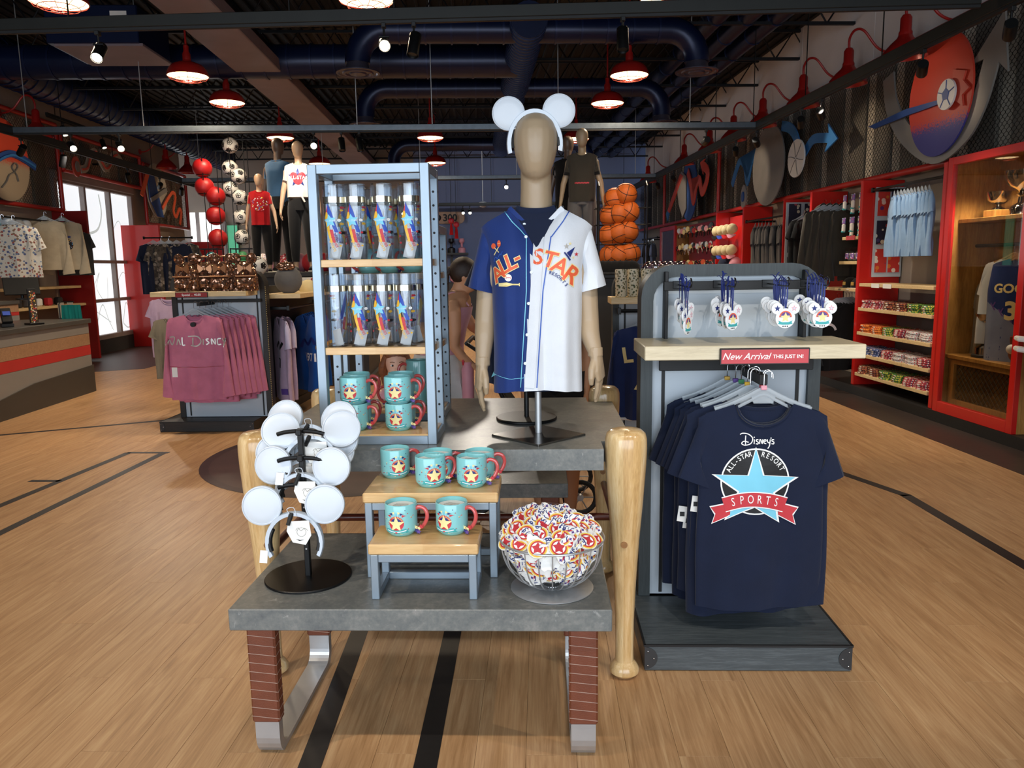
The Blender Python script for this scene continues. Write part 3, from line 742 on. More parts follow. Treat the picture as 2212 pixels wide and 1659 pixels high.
# ---------------------------------------------------------------- mugs
def mug_proto():
    t = thing('mug', 'x', 'mug'); r, h = .0505, .101
    prof = [(.002, 0), (.036, 0), (.041, .004), (.043, .008), (.046, .010), (r-.001, .016), (r, .024), (r, h-.004), (r-.0008, h-.0015), (r-.002, h), (r-.0036, h-.0012), (r-.004, h-.004), (r-.004, .012), (r-.010, .008), (.002, .007)]
    src = MB().use('ceramic_aqua').lathe(prof, 40, caps=False); src.build('cup', t)
    hb = MB().use('coral'); pts = smooth_path([(.046, 0, .080), (.060, 0, .087), (.078, 0, .080), (.085, 0, .060), (.079, 0, .038), (.066, 0, .022), (.046, 0, .014)], 5)
    hb.tube(pts, .0062, 10); hd = hb.build('handle', t)
    sb = MB()
    for i, (x, z, c) in enumerate([(.060, .020, 'p_cream'), (.053, .012, 'p_navy'), (.068, .026, 'p_red'), (.049, .024, 'p_cream'), (.060, .010, 'p_purple')]):
        sb.use(c); sb.prism(star(x, z, .0085, 5, .45, i), -.008-.001*i, -.0105-.001*i, 'xz')
    sb.build('handle_stars', hd)
    # printed emblem: star in an arch over a ribbon, pennants above
    P = Print(src, -1, .012)
    P.poly('p_navy', circ(0, .045, .0235, 30), .0006); P.poly('p_red', [(x, z) for x, z in circ(0, .045, .0235, 24, None, pi, 2*pi)], .0009)
    arc = [(.0205*cos(a), .045+.0205*sin(a)) for a in [pi*i/16 for i in range(17)]]
    P.stroke('p_red', arc, .0062, .0010)
    for i, chh in enumerate('ALL STAR RESORTS'):
        a = pi-pi*(i+.7)/16.4; P.text('p_cream', chh, .0205*cos(a), .045+.0205*sin(a), .0062, a-pi/2, .0, 0, 1, .0014) if chh != ' ' else None
    P.poly('p_cream', star(0, .043, .0265, 5, .42), .0018)
    rib = [(-.030+.06*i/12, .019-.0045*cos((i/12-.5)*pi)+.004) for i in range(13)]
    P.stroke('p_teal', rib, .011, .0022); P.stroke('p_pale', rib, .003, .0026)
    for s in (-1, 1): P.poly('p_teal', [(s*.026, .024), (s*.037, .026), (s*.033, .020), (s*.038, .013), (s*.027, .014)], .0016)
    P.poly('p_red', circ(0, .0165, .004, 12, .0025), .003)
    for s in (-1, 1):
        P.poly('p_cream', [(s*.010, .010), (s*.018, .008), (s*.012, .014)], .001)
        for k, (x, z, c) in enumerate([(.007, .083, 'p_cream'), (.015, .079, 'p_navy'), (.022, .073, 'p_red')]):
            P.stroke('p_pale', [(s*x*.8, .064), (s*x*.8, z)], .0008, .0007)
            P.poly(c, [(s*x*.8, z), (s*(x+.010), z-.0045), (s*(x+.006), z-.004), (s*x*.8, z-.009)], .0009)
    for s in (-1, 0, 1): P.poly('p_aqua', [(s*.007-.002, .060), (s*.007+.002, .060), (s*.006+.002, .078), (s*.006-.002, .078)], .0006)
    for k in range(14):
        x = random.choice((-1, 1))*random.uniform(.026, .047); P.poly(random.choice(['p_navy', 'p_red', 'p_cream', 'p_orange']), star(x, random.uniform(.02, .09), .0022), .0007)
    P.build('emblem', t)
    ins = MB().use('paper_white').lathe([(.001, .088), (.045, .0885)], 24, caps=False)
    for k in range(5): ins.use('paper_grey').box((0, -.018+.008*k, .0893), (.05-.004*abs(k-2), .0012, .0004))
    ins.build('paper_insert', t)
    return t
MUG = mug_proto()
mug_used = [False]
def mug(x, y, z, rz, label, group=None):
    if not mug_used[0]:
        mug_used[0] = True; MUG.location = fw_((x, y, z)); MUG.rotation_euler = (0, 0, rad(rz+FR)); MUG['label'] = label
        if group: MUG['group'] = group
        return MUG
    return dup(MUG, (x, y, z), rz, label, group)
def on(px, py, z): p = PZ(px, py, z); return p.x, p.y
# the two on the low riser, five on the tall riser
for (px, py, z, rz, lb) in ((868, 1152, .675, -8, 'aqua mug with red handle on the low riser, beside the headband stand'), (977, 1150, .675, -22, 'aqua mug with red handle on the low riser, beside the wire bowl'),
    (855, 1030, .785, 24, 'aqua mug on the tall riser, emblem turned aside, alone at its end'), (931, 1049, .785, 22, 'aqua mug on the tall riser front edge, beside another mug'), (1020, 1050, .785, 2, 'aqua mug with centred emblem on the tall riser edge above the wire bowl'),
    (946, 1012, .785, 20, 'aqua mug half hidden at the back middle of the tall riser'), (1036, 1010, .785, 8, 'aqua mug half hidden at the back of the tall riser above the wire bowl')):
    x, y = on(px, py-2, z)
    if py < 1020: y = 2.533; x = PY(px, 1000, y).x
    mug(x, y, z, rz, lb, 'aqua mugs')

# ---------------------------------------------------------------- tall metal rack with wooden shelves
def rack(label, x0, x1, y0, y1, z0, zt, shelves, bar=.032, holes=True):
    t = thing('display_rack', label, 'rack', ((x0+x1)/2, (y0+y1)/2, z0)); hx, hy, h = (x1-x0)/2, (y1-y0)/2, zt-z0
    for sx in (-1, 1):
        for sy in (-1, 1):
            b = MB().use('steel_blue'); b.box((sx*(hx-bar/2), sy*(hy-bar/2), h/2), (bar, bar, h), .002); po = b.build('post', t)
            if sy > 0 and holes:
                hb = MB().use('black_matte'); k = .06
                while k < h-.06: hb.cyl((sx*(hx-bar/2), hy-bar-.0006, k), (sx*(hx-bar/2), hy-bar+.001, k), .0048, None, 8); hb.cyl((hx*sx+.0006*sx, hy-bar/2, k), (hx*sx-.001*sx, hy-bar/2, k), .0048, None, 8); k += .05
                hb.build('slot_holes', po, kind='stuff')
    for z in (bar/2, h-bar/2):
        for sy in (-1, 1): MB().use('steel_blue').box((0, sy*(hy-bar/2), z), (2*hx-2*bar, bar-.001, bar), .002).build('rail', t)
        for sx in (-1, 1): MB().use('steel_blue').box((sx*(hx-bar/2), 0, z), (bar-.001, 2*hy-2*bar, bar), .002).build('rail', t)
    for z in shelves: MB().use('butcher_block').box((0, 0, z-z0-.013), (2*hx-.02, 2*hy-.012, .026), .002).build('shelf', t)
    return t
SZ = (.905, 1.222, 1.532)
rack('tall pale grey metal rack with three wooden shelves of bottles and mugs', -.800, -.378, 2.70, 2.945, .868, 1.856, SZ)
rack('shorter pale grey rack standing behind the tall bottle rack', -.830, -.408, 3.13, 3.42, .868, 1.67, (.905, 1.19, 1.48))

# clear bottles
def bottle_proto():
    t = thing('water_bottle', 'x', 'bottle'); r, h = .0385, .262
    b = MB().use('clear_plastic').lathe([(.002, .004), (r-.004, .004), (r-.003, .008), (r-.0028, h-.06), (r, h-.06), (r, .006), (r-.003, .0), (.002, .0)], 30, caps=False); b.build('tube_body', t)
    MB().use('silver_band').lathe([(r-.001, h-.064), (r+.0012, h-.064), (r+.0012, h-.044), (r-.001, h-.044)], 30, caps=False).build('neck_band', t)
    MB().use('clear_plastic').lathe([(.002, h), (r-.003, h), (r, h-.003), (r, h-.044), (r-.003, h-.044), (r-.003, h-.006), (.002, h-.006)], 30, caps=False).build('lid', t)
    src = MB().use('p_red').lathe([(r, 0), (r, h)], 40, caps=False)
    P = Print(src, -1, .012)
    def band(mat, o, w): P.poly(mat, [(-.020+o, .185), (-.020+o+w, .185+.0*w), (.016+o+w, .045), (.016+o, .045)], .0005)
    P.poly('p_royal', [(-.010, .196), (.004, .165), (.024, .095), (.012, .095), (-.012, .165)], .0006)
    P.poly('p_red', [(-.012, .165), (-.018, .165), (-.010, .190)], .0008); P.poly('p_yellow', [(-.018, .165), (-.024, .145), (-.014, .10), (-.004, .10), (-.012, .165)], .0006)
    P.poly('p_yellow', [(-.016, .105), (-.006, .105), (.004, .060), (-.004, .060)], .0006); P.poly('p_red', [(-.006, .105), (.006, .105), (.014, .060), (.004, .060)], .0006)
    P.poly('p_sky', star(-.004, .135, .024, 5, .5, pi/2+.15), .0012); P.text('p_pale', 'ALL-STAR', -.004, .135, .0085, 0, .004, 0, 1, .0018)
    for i, (w, c) in enumerate((('MUSIC', 'p_purple'), ('MOVIES', 'p_red'), ('SPORTS', 'p_yellow'))): P.text(c, w, .018-.011*i+.003*i, .064-.014*i+.012, .0125, -pi/2+.42, .012, .1, .95, .0014)
    for k in range(9):
        s = random.choice((-1, 1)); P.poly(random.choice(['p_red', 'p_black', 'p_yellow', 'p_white']), circ(s*random.uniform(.026, .036), random.uniform(.03, .19), random.uniform(.003, .006), 8), .0006)
    P.build('printed_design', t)
    lb = MB().use('paper_white').box((0, 0, .032), (.040, .0015, .060), R=Matrix.Rotation(.25, 3, 'Y')); lb.build('paper_tag', t)
    return t
BOT = bottle_proto(); bu = [False]
def bottle(x, y, z, rz, label, group):
    if not bu[0]:
        bu[0] = True; BOT.location = (x, y, z); BOT.rotation_euler = (0, 0, rad(rz)); BOT['label'] = label; BOT['group'] = group; return
    dup(BOT, (x, y, z), rz, label, group)
z = SZ[2]
for px, lb in ((728, 'front row of the top shelf against the left frame post'), (0, 0),):
    pass
for i, px in enumerate((727, 772, 829, 887)):
    p = PY(px, 560, 2.765); bottle(p.x, p.y, z, -6+4*i, 'clear striped bottle, %s from the torso mannequin, front row of the top rack shelf' % ORD[3-i], 'front bottles on top shelf')
for i, px in enumerate((742, 786, 843, 896)):
    p = PY(px, 560, 2.875); bottle(p.x, p.y, z, 30+25*i, 'clear bottle, %s from the torso mannequin, back row of the top rack shelf' % ORD[3-i], 'rear bottles on top shelf')
z = SZ[1]
for i, px in enumerate((732, 781, 830, 880)):
    p = PY(px, 750, 2.765); bottle(p.x, p.y, z, (150, 4, -4, -10)[i], 'clear striped bottle, %s from the torso mannequin, front row of the middle rack shelf' % ORD[3-i] if i else 'clear water bottle on the middle rack shelf, its plain back turned outward', 'front bottles on middle shelf')
for i, px in enumerate((752, 803, 855, 900)):
    p = PY(px, 750, 2.875); bottle(p.x, p.y, z, 60+40*i, 'clear bottle, %s from the torso mannequin, back row of the middle rack shelf' % ORD[3-i], 'rear bottles on middle shelf')
z = SZ[0]
for px, q in ((768, 0), (863, 1)):
    p = PZ(px, 930, z)
    for y_, w in ((2.80, 'front'), (2.90, 'rear')):
        for k in (0, 1):
            xx = PY(px+(8 if w == 'rear' else 0), 930, y_).x
            mug(xx, y_, z+.0995*k, -3+8*(w == 'rear'), '%s aqua mug of the %s %s pair on the bottom rack shelf' % ('upper' if k else 'lower', w, 'wire-bowl side' if False else ('middle' if q else 'post-side')), 'mugs on the rack bottom shelf')
for i, px in enumerate((800, 845, 890)):
    p = PY(px, 585, 3.28); mug(p.x, p.y, 1.48, 190+20*i, 'aqua mug, %s from the torso mannequin, upper shelf of the shorter rear rack' % ORD[2-i], 'mugs on the rear rack')
for i, px in enumerate((905, 860)):
    p = PY(px, 880, 3.30); mug(p.x, p.y, .905, 200, 'aqua mug on the bottom shelf of the shorter rear rack, %s' % ('carrying another mug' if i == 0 else 'with nothing on it'), 'mugs low on the rear rack')
    if i == 0: mug(p.x, p.y, .905+.0995, 205, 'aqua mug stacked on another, bottom shelf of the shorter rear rack', 'mugs stacked low on the rear rack')

# ---------------------------------------------------------------- round-ear headbands
def headband_mesh(parent, tagged=True, worn=False):
    b = MB().use('white_satin'); pts = []
    for i in range(25):
        a = (-.52 if not worn else -.25)+(pi+(1.04 if not worn else .5))*i/24; q = 1.07 if worn else 1; pts.append((.082*q*cos(a), 0, .0+(.088 if not worn else .107)*sin(a)))
    rings = []
    for i, p in enumerate(pts):
        r = V((p[0], 0, p[2])).normalized(); w = .016*(.55+.45*sin(pi*i/24)); th = .008 if not worn else .0095
        rings.append([V(p)+r*th+V((0, -w, 0)), V(p)+r*(th+.003), V(p)+r*th+V((0, w, 0)), V(p)-r*th*.4+V((0, w*.9, 0)), V(p)-r*th*.4+V((0, -w*.9, 0))])
    b.loft(rings); bd = b.build('band', parent)
    for seg in (pts[1:7], pts[18:24]): MB().use('black_matte').tube([(p[0]*.945, 0, p[2]*.945) for p in seg], .0075, 6, True, .012).build('inner_grip', bd)
    for s in (-1, 1):
        e = MB().use('white_plastic'); cx, cz = s*(.098 if not worn else .088), (.118 if not worn else .106); R_ = .063 if not worn else .058
        prof = [(.001, -.010), (R_*.55, -.0095), (R_*.86, -.0075), (R_*.90, -.0062), (R_*.93, -.0085), (R_*.985, -.007), (R_, -.003), (R_, .003), (R_*.985, .007), (R_*.93, .0085), (R_*.86, .0075), (.001, .010)]
        e.lathe(prof, 36, (cx, .004*s*0, cz), True, 'y'); e.build('ear', parent)
    if tagged:
        tg = MB().use('paper_white'); tg.prism([(-.030, .0), (-.036, -.030), (-.018, -.066), (.022, -.075), (.040, -.045), (.034, .002)], -.024, -.0225, 'xz')
        tg.at(Matrix.Translation((.012, 0, .072)))
        t2 = MB(); t2.use('paper_white'); t2.at(Matrix.Translation((.018, 0, .070))); t2.prism([(-.030, .0), (-.036, -.030), (-.018, -.066), (.022, -.075), (.040, -.045), (.034, .002)], -.024, -.0225, 'xz')
        t2.use('paper_grey'); t2.tube([(.010+.014*cos(a), -.0245, -.034+.014*sin(a)) for a in [2*pi*i/16 for i in range(17)]], .0006, 4)
        t2.tube(smooth_path([(-.008, -.0245, -.028), (.0, -.0245, -.02), (.008, -.0245, -.03), (.02, -.0245, -.022), (.03, -.0245, -.03)], 4), .0007, 4)
        t2.use('p_black').prism([(-.008, -.056), (.004, -.062), (.018, -.058), (.006, -.059)], -.0246, -.024, 'xz')
        t2.build('hang_tag', parent)
        sl = MB().use('black_matte'); sl.cyl((-.004, -.012, .093), (-.012, -.030, .060), .008, .006, 10); sl.use('white_plastic').tube(smooth_path([(-.004, -.016, .085), (-.016, -.022, .108), (.004, -.018, .112), (.012, -.018, .086)], 4), .0012, 5); sl.build('security_clip', parent)
        pt = MB().use('paper_white').box((-.095, -.012, -.042), (.024, .001, .040), R=Matrix.Rotation(.1, 3, 'Y')); pt.build('price_tag', parent)
hb0 = thing('ear_headband', 'white round-ear headband at the bottom of the stand, facing out with hang tag', 'headband', group='white headbands on the black stand')
headband_mesh(hb0)
# the stand
sx, sy = -.77, 2.379
st = thing('headband_stand', 'black metal headband stand with round base on the low bench', 'stand', (sx, sy, .50))
MB().use('black_metal').lathe([(.001, 0), (.138, 0), (.140, .002), (.140, .006), (.138, .008), (.001, .008)], 48).build('base', st)
po = MB().use('black_metal').box((0, 0, .25), (.018, .018, .49), .002).build('pole', st)
hb_ = MB().use('steel_plain')
for k in range(8): hb_.cyl((0, -.0098, .10+.035*k), (0, -.0088, .10+.035*k), .003, None, 8)
hb_.build('peg_holes', po, kind='stuff')
for k in range(3):
    ar = MB().use('black_metal'); zz = .30+.085*k; ar.tube([(.085*cos(a), -.02+.01*k, zz+.02*sin(a)) for a in [pi*.15+pi*.7*i/10 for i in range(11)]], .007, 8); ar.box((0, -.01, zz+.02), (.02, .03, .02), .003); ar.build('display_arm', st)
hb0.location = fw_(V((-.783, 2.30, .50+.150))); hb0.rotation_euler = (rad(-6), rad(0), rad(4))
places = [((650, 1030), 2.36, -6, -8, 'second from the bottom'), ((657, 1000), 2.42, 6, -14, 'third from the bottom'), ((664, 972), 2.44, -3, -20, 'fourth from the bottom'), ((668, 950), 2.40, 8, -25, 'fifth from the bottom'), ((660, 925), 2.46, -10, -25, 'top of the stack')]
for (pp, y, rz, tilt, w) in places:
    p = PY(*pp, y)
    o = dup(hb0, (p.x, p.y, p.z-.085), 0, 'white round-ear headband on the black stand, %s' % w, rot=(rad(tilt), 0, rad(rz)))
# ---------------------------------------------------------------- cloth and figures
def garment(b, mat, w=.24, L=.72, dep=.05, sw=None, slope=.22, nw=.085, nf=.075, nb=.02, vneck=False, d0=.012, fold=.012, k=3, seed=0, sleeve='short', sl=.21, sa=24, sr=(.095, .082), sdep=.03, hem=0.0, flare=0.0, chest=None, n=44, m=26, sleeve_mat=None, cuff=None, sag=0.0, collar=None):
    """hanging or worn top: closed cloth tube with shoulders, neck opening and sleeves; front faces -y; top of collar at z=0"""
    rnd = random.Random(seed); ph = [rnd.uniform(0, 6.3) for _ in range(6)]
    S = sw or w; ch = chest or w
    def W(v): return S+(ch-S)*min(1, v/.25)+flare*max(0, v-.3)
    def pt(u, v):
        t = 2*pi*u; c, s_ = cos(t), sin(t); cx = math.copysign(abs(c)**.75, c)
        x0 = S*cx; ax = abs(x0)
        if ax < nw:
            q = (1-ax/nw) if vneck and s_ > 0 else sqrt(max(0, 1-(ax/nw)**2)); zt = -(nf if s_ > 0 else nb)*q
        else: zt = -slope*(ax-nw)-(.25*max(0, ax-S*.86))
        zh = -L-hem*(cx*cx)*(-1)+sag*sin(2.3*cx+ph[0])
        z = zt+(zh-zt)*v
        D = d0+(dep-d0)*min(1, (v*1.0/.22))**.7
        ysh = -s_*(abs(s_)**-.25 if abs(s_) > 1e-3 else 0)*D
        f = fold*min(1, v*1.3)*(sin(k*pi*cx+ph[1]+1.5*v)+.55*sin(2.1*k*pi*cx+ph[2])+.5*sin(6*v+ph[3]+2*cx))
        x = W(v)*cx*(1+.01*sin(9*v+ph[4]))
        return (x, ysh+(f if s_ > 0 else f*.5), z)
    b.use(mat); b.grid(n, m, pt, True, True)
    # collar follows the neck edge
    fr_, bk_ = [], []
    for i in range(240):
        u = i/240; c, s_ = cos(2*pi*u), sin(2*pi*u); x0 = S*math.copysign(abs(c)**.75, c)
        if abs(x0) <= nw: (fr_ if s_ > 0 else bk_).append(V(pt(u, 0)))
    fr_.sort(key=lambda p: -p.x); bk_.sort(key=lambda p: p.x)
    ring = (fr_+bk_)[::2]
    b.use(collar or mat); b.tube([p+V((0, (-.003 if q < len(fr_)//2 else .003), .002)) for q, p in enumerate(ring)]+[ring[0]], .0055, 6, False, .011)
    b.use(sleeve_mat or mat)
    for s in (-1, 1) if sleeve else ():
        zs = -slope*(S-nw)-.25*S*.14; a = rad(sa); dv = V((sin(a), 0, -cos(a))); nv = V((-cos(a), 0, -sin(a))); r0, r1 = sr
        arm = V((ch-.004, 0, zs-2.05*r0)); tops = [V((S-.07, 0, zs+.07*slope+.004)), V((S-.025, 0, zs+.018)), V((S-.004, 0, zs-.012))]; bots = [arm+V((-.05, 0, .02)), arm+V((-.018, 0, .008)), arm+V((0, 0, 0))]
        kk = 3 if sleeve == 'short' else 7
        endT = tops[-1]+dv*sl; endB = endT+nv*(2*r1)
        for q in range(1, kk+1):
            f = q/kk; bend = V((-.030*sl*f*f*(1 if sleeve != 'short' else 0), 0, 0)); tops.append(tops[2].lerp(endT, f)+bend); bots.append(bots[2].lerp(endB, f)+bend+V((.012*sin(pi*f), 0, 0)))
        rings = []
        for i, (tp, bt) in enumerate(zip(tops, bots)):
            c0 = (tp+bt)/2; hx = (tp-bt)/2; dd = sdep*(.55, .8, 1, 1, 1, 1, 1, 1, 1, 1)[i]; rg = []
            for j in range(16):
                q = 2*pi*j/16; wob = 1+.10*sin(3*q+ph[5]+i)
                v = c0+hx*cos(q)+V((0, dd*wob*sin(q)+(-.004*i if sleeve != 'short' else 0), 0)); rg.append((s*v.x, v.y, v.z))
            rings.append(rg if s < 0 else rg[::-1])
        b.loft(rings, False, False)
        if cuff:
            b.use(cuff); b.loft([rings[-1], [V(p)+V((s*dv.x*.035, 0, dv.z*.035)) for p in rings[-1]]], False, False); b.use(sleeve_mat or mat)
    return b

def hanger_mesh(mat='hanger_plastic', w=.2, clip=None):
    b = MB().use('chrome'); b.tube([(0, 0, .01), (0, 0, .045)]+[(.016-.016*cos(a)*1.0, 0, .062+.018*sin(a)) for a in [pi*i/8 for i in range(9)]]+[(.032, 0, .052)], .0019, 6)
    b.use(mat)
    top = smooth_path([(-w, 0, -.062), (-w*.7, 0, -.045), (-w*.3, 0, -.012), (0, 0, .012), (w*.3, 0, -.012), (w*.7, 0, -.045), (w, 0, -.062)], 4)
    b.tube(top, .004, 6, True, .009); b.tube([(p[0]*.96, p[1], p[2]-.020) for p in top], .003, 6, True, .006)
    b.prism([(-.045, -.012), (0, .012), (.045, -.012), (.035, -.04), (-.035, -.04)], -.0015, .0015)
    if clip: b.use(clip).box((0, 0, .018), (.022, .012, .016), .002)
    return b

def limb(b, pts, r, n=14): b.tube(pts, r, n, True); return b
def hand_parts(b, s, M4, k=1.0, curl=.35, spread=.10):
    """one hand hanging along -z: back of hand outward (+x for s=1), thumb toward -y"""
    b.at(M4 @ Matrix.Scale(k, 4))
    b.tube([(0, 0, .01), (0, 0, -.02), (.002*s, -.004, -.055), (.002*s, -.004, -.088)], [.019, .020, .016, .013], 12, True, [.024, .030, .041, .038])
    for i, (y, ln, z0) in enumerate(((-.030, .070, -.086), (-.010, .080, -.092), (.010, .075, -.090), (.029, .058, -.082))):
        a = curl*(.7+.2*i); p = [V((.001*s, y, z0+.02))]; ang = .10; dirs = []
        for q, f in enumerate((.25, .42, .33)):
            p.append(p[-1]+V((-s*sin(ang), (y*spread*3), -cos(ang)))*ln*f*1.25); ang += a*.75
        b.tube(p, [.0098, .0092, .0085, .0062], 9)
    b.tube([(-.004*s, -.018, -.022), (-.010*s, -.040, -.045), (-.014*s, -.050, -.072), (-.018*s, -.050, -.094)], [.013, .0125, .0105, .007], 9)
    b.at(None)

def head_rings(w=.080, d=.098, h=.235, n=20, chin=.62):
    """egg-shaped faceless head standing on z=0 (chin)"""
    prof = [(0, .18, .30, .02), (.03, .42, .46, .035), (.10, .62, .66, .03), (.22, .78, .82, .018), (.38, .92, .94, .006), (.55, 1.0, 1.0, 0), (.70, .985, 1.0, -.004), (.83, .86, .90, -.006), (.93, .60, .64, -.006), (.985, .28, .30, -.004), (1.0, .03, .03, 0)]
    return [[(w*a*cos(2*pi*j/n), -dy*1.0*0-(.02*(1-z))+d*c*sin(2*pi*j/n), h*z) for j in range(n)] for z, a, c, dy in prof]
# ---------------------------------------------------------------- torso mannequin with split jersey
mx, my, mz = -.012, 2.83, .868
man = thing('torso_mannequin', 'faceless beige torso mannequin on a square steel stand atop the stone table', 'mannequin', (mx, my, mz))
Zs = lambda z: z-mz
b = MB().use('mannequin_skin')
b.loft([[V(p)+V((0, .005, Zs(1.802))) for p in r] for r in head_rings(.080, .100, .236)])
b.tube([(0, .045, Zs(1.63)), (0, .038, Zs(1.70)), (0, .025, Zs(1.77)), (0, .018, Zs(1.86))], [.085, .060, .056, .055], 18, True)
tor = [(1.05, .135, .085), (1.15, .128, .082), (1.25, .128, .085), (1.38, .145, .098), (1.50, .165, .100), (1.57, .170, .085), (1.61, .140, .070), (1.65, .085, .060), (1.68, .062, .055)]
b.loft([[(a*cos(2*pi*j/22), .03+c*sin(2*pi*j/22), Zs(z)) for j in range(22)] for z, a, c in tor])
for s, ex, wx, wz in ((-1, -.192, -.203, 1.150), (1, .188, .212, 1.180)):
    b.tube([(s*.135, .03, Zs(1.57)), (s*.165, .03, Zs(1.53)), (s*.175, .03, Zs(1.45)), (ex, .025, Zs(1.30)), (ex*1.02, .010, Zs(1.25)), (wx, -.015, Zs(wz))], [.050, .050, .046, .040, .038, .026], 14)
link('body', skin(b, 'body', .006, 5), man)
for s, wx, wz in ((-1, -.203, 1.152), (1, .212, 1.182)):
    hb2 = MB().use('mannequin_skin')
    hand_parts(hb2, s, Matrix.Translation((wx, -.015, Zs(wz))) @ Matrix.Rotation(rad(-8*s), 4, 'Y') @ Matrix.Rotation(rad(14 if s < 0 else -20), 4, 'Z') @ Matrix.Rotation(rad(8), 4, 'X'), 1.12, .28)
    hb2.tube([(wx*.995, -.013, Zs(wz)+.02), (wx, -.016, Zs(wz)-.012)], [.0275, .0275], 14)
    link('hand', skin(hb2, 'hand', .0028, 4), man)
MB().use('steel_plain').cyl((0, .03, .004), (0, .03, Zs(1.10)), .0125, None, 18).build('pole', man)
b = MB().use('brushed_steel'); b.box((0, 0, .004), (.250, .250, .008), .001, R=Matrix.Rotation(rad(45), 3, 'Z')); b.build('square_base', man)
# undershirt and jersey
us = garment(MB(), 'navy_tee', .155, .655, .112, .165, .74, .070, .014, .0, d0=.050, fold=.004, sleeve=None, chest=.150, seed=3)
us.use('navy_tee'); one(us, 'undershirt', 'dark navy undershirt showing at the neck of the split jersey', 'shirt', (mx, my+.025, 1.706))
src = garment(MB(), 'white_jersey', .172, .640, .150, .205, .50, .095, .095, .005, True, .070, .0075, 3, 5, 'short', .205, 15, (.070, .058), .068, -.020, .0, .164, 96, 40)
vs, keep = src.v, []
src.mats.append('navy_jersey'); ni = src.mats.index('navy_jersey')
def seam_x(z): return .004-.045*(-z/.62)
for i, f in enumerate(src.f):
    cx = sum(vs[q][0] for q in f)/len(f); cy = sum(vs[q][1] for q in f)/len(f); cz = sum(vs[q][2] for q in f)/len(f)
    if cx < (seam_x(cz)-.004 if cy < .02 else 0): src.mi[i] = ni
jer = thing('split_jersey', 'button-front jersey, one half navy and one half white, worn by the torso mannequin', 'jersey', (mx, my+.03, 1.700))
src.build('jersey_body', jer)
P = Print(src, -1, .02); JO = V((mx, my+.03, 1.700))
def jp(px, py):
    q = PY(px, py, my-.10)-JO; return q.x, q.z
# placket, piping, hem stitch
for k in range(1):
    pl = [(seam_x(z)+.004+.0, z) for z in [-.098-.53*i/14 for i in range(15)]]
    P.stroke('white_jersey', [(x+.008, z) for x, z in pl], .036, .0035)
    P.stroke('p_blue', [(x+.034+.016*max(0, 1-i/5), z) for i, (x, z) in enumerate(pl)], .0035, .003)
    P.stroke('p_sky', [(x-.024-.012*max(0, 1-i/5), z) for i, (x, z) in enumerate(pl)], .003, .003)
    P.stroke('p_blue', [(.052, -.100), (.072, -.075), (.095, -.045), (.118, -.008)], .0035, .003)
    P.stroke('p_sky', [(-.034, -.100), (-.055, -.075), (-.085, -.045), (-.112, -.008)], .003, .003)
    P.stroke('p_sky', [(-.165+.012*i, -.600+.012*abs(i-6)/6) for i in range(11)], .0016, .002)
P.build('piping_and_placket', jer)
P = Print(src, -1, .02)
def word(items, mat, edge):
    for chh, px, py, size, ang in items:
        x, z = jp(px, py)
        P.text(edge, chh, x, z, size, rad(ang), .055, .12, 1, .0028); P.text(mat, chh, x, z, size, rad(ang), .018, .12, 1, .0042)
word([('A', 1074, 594, .068, 36), ('L', 1086, 578, .074, 32), ('L', 1102, 568, .078, 26), ('-', 1115, 556, .070, 24)], 'p_orange', 'p_cream')
P.build('lettering', jer); P = Print(src, -1, .02)
word([('S', 1161, 556, .076, 0), ('T', 1186, 562, .078, -14), ('A', 1208, 575, .080, -26), ('R', 1232, 594, .086, -32)], 'p_orange', 'p_cream')
P.build('lettering', jer); P = Print(src, -1, .02)
for i, chh in enumerate('RESORTS'):
    x, z = jp(1189+5.7*i, 589+1.5*i+.48*i*i); P.text('p_navy', chh, x, z, .0165, rad(-14-7*i), .02, 0, 1, .003)
P.build('lettering', jer); P = Print(src, -1, .02)
# crossed racket and club, baseball, bat, cone hat and stars
def pp(pts): return [jp(*p) for p in pts]
P.stroke('p_cream', pp([(1066, 551), (1077, 532)]), .003, .003); P.stroke('p_cream', pp([(1077, 545), (1066, 534)]), .003, .0034)
x, z = jp(1064.5, 531); P.poly('p_orange', circ(x, z, .0085, 16, .010), .0036); x, z = jp(1077, 526); P.poly('p_orange', circ(x, z, .0065, 16, .012), .0038); P.stroke('p_cream', [(x-.006, z), (x+.006, z+.002)], .0015, .0046)
P.build('racket_emblem', jer); P = Print(src, -1, .02)
x, z = jp(1098, 600); P.poly('p_white', circ(x, z, .0125, 20), .003); P.stroke('p_red', [(x+.011*cos(a)-.0*1, z+.016+.011*sin(a)-.006) for a in [pi*1.2+pi*.6*i/8 for i in range(9)]], .0014, .004); P.stroke('p_red', [(x+.011*cos(a), z-.016+.011*sin(a)+.006) for a in [pi*.2+pi*.6*i/8 for i in range(9)]], .0014, .004)
P.build('ball_emblem', jer); P = Print(src, -1, .02)
P.poly('p_cream', pp([(1076, 612), (1095, 610), (1107, 613), (1121, 613), (1121.5, 611), (1123, 611), (1123, 618), (1121.5, 618), (1121, 616), (1107, 616), (1095, 619), (1077, 619)]), .003)
P.build('bat_emblem', jer); P = Print(src, -1, .02)
P.poly('p_navy', pp([(1243, 533), (1224, 546), (1232, 556)]), .003); P.stroke('p_navy', pp([(1219, 545), (1225, 552), (1232, 562)]), .0055, .0036)
for px, py, c, r in ((1224, 532, 'p_silver', .011), (1232, 526, 'p_cream', .007), (1246, 549, 'p_red', .009), (1239, 556, 'p_cream', .006)):
    x, z = jp(px, py); P.poly(c, star(x, z, r, 5, .35), .003)
P.build('hat_and_stars', jer); P = Print(src, -1, .02)
sp = smooth_path([(1066, 566), (1068, 557), (1072, 556), (1073, 560), (1077, 553), (1080, 548), (1082, 551), (1085, 543)], 4)
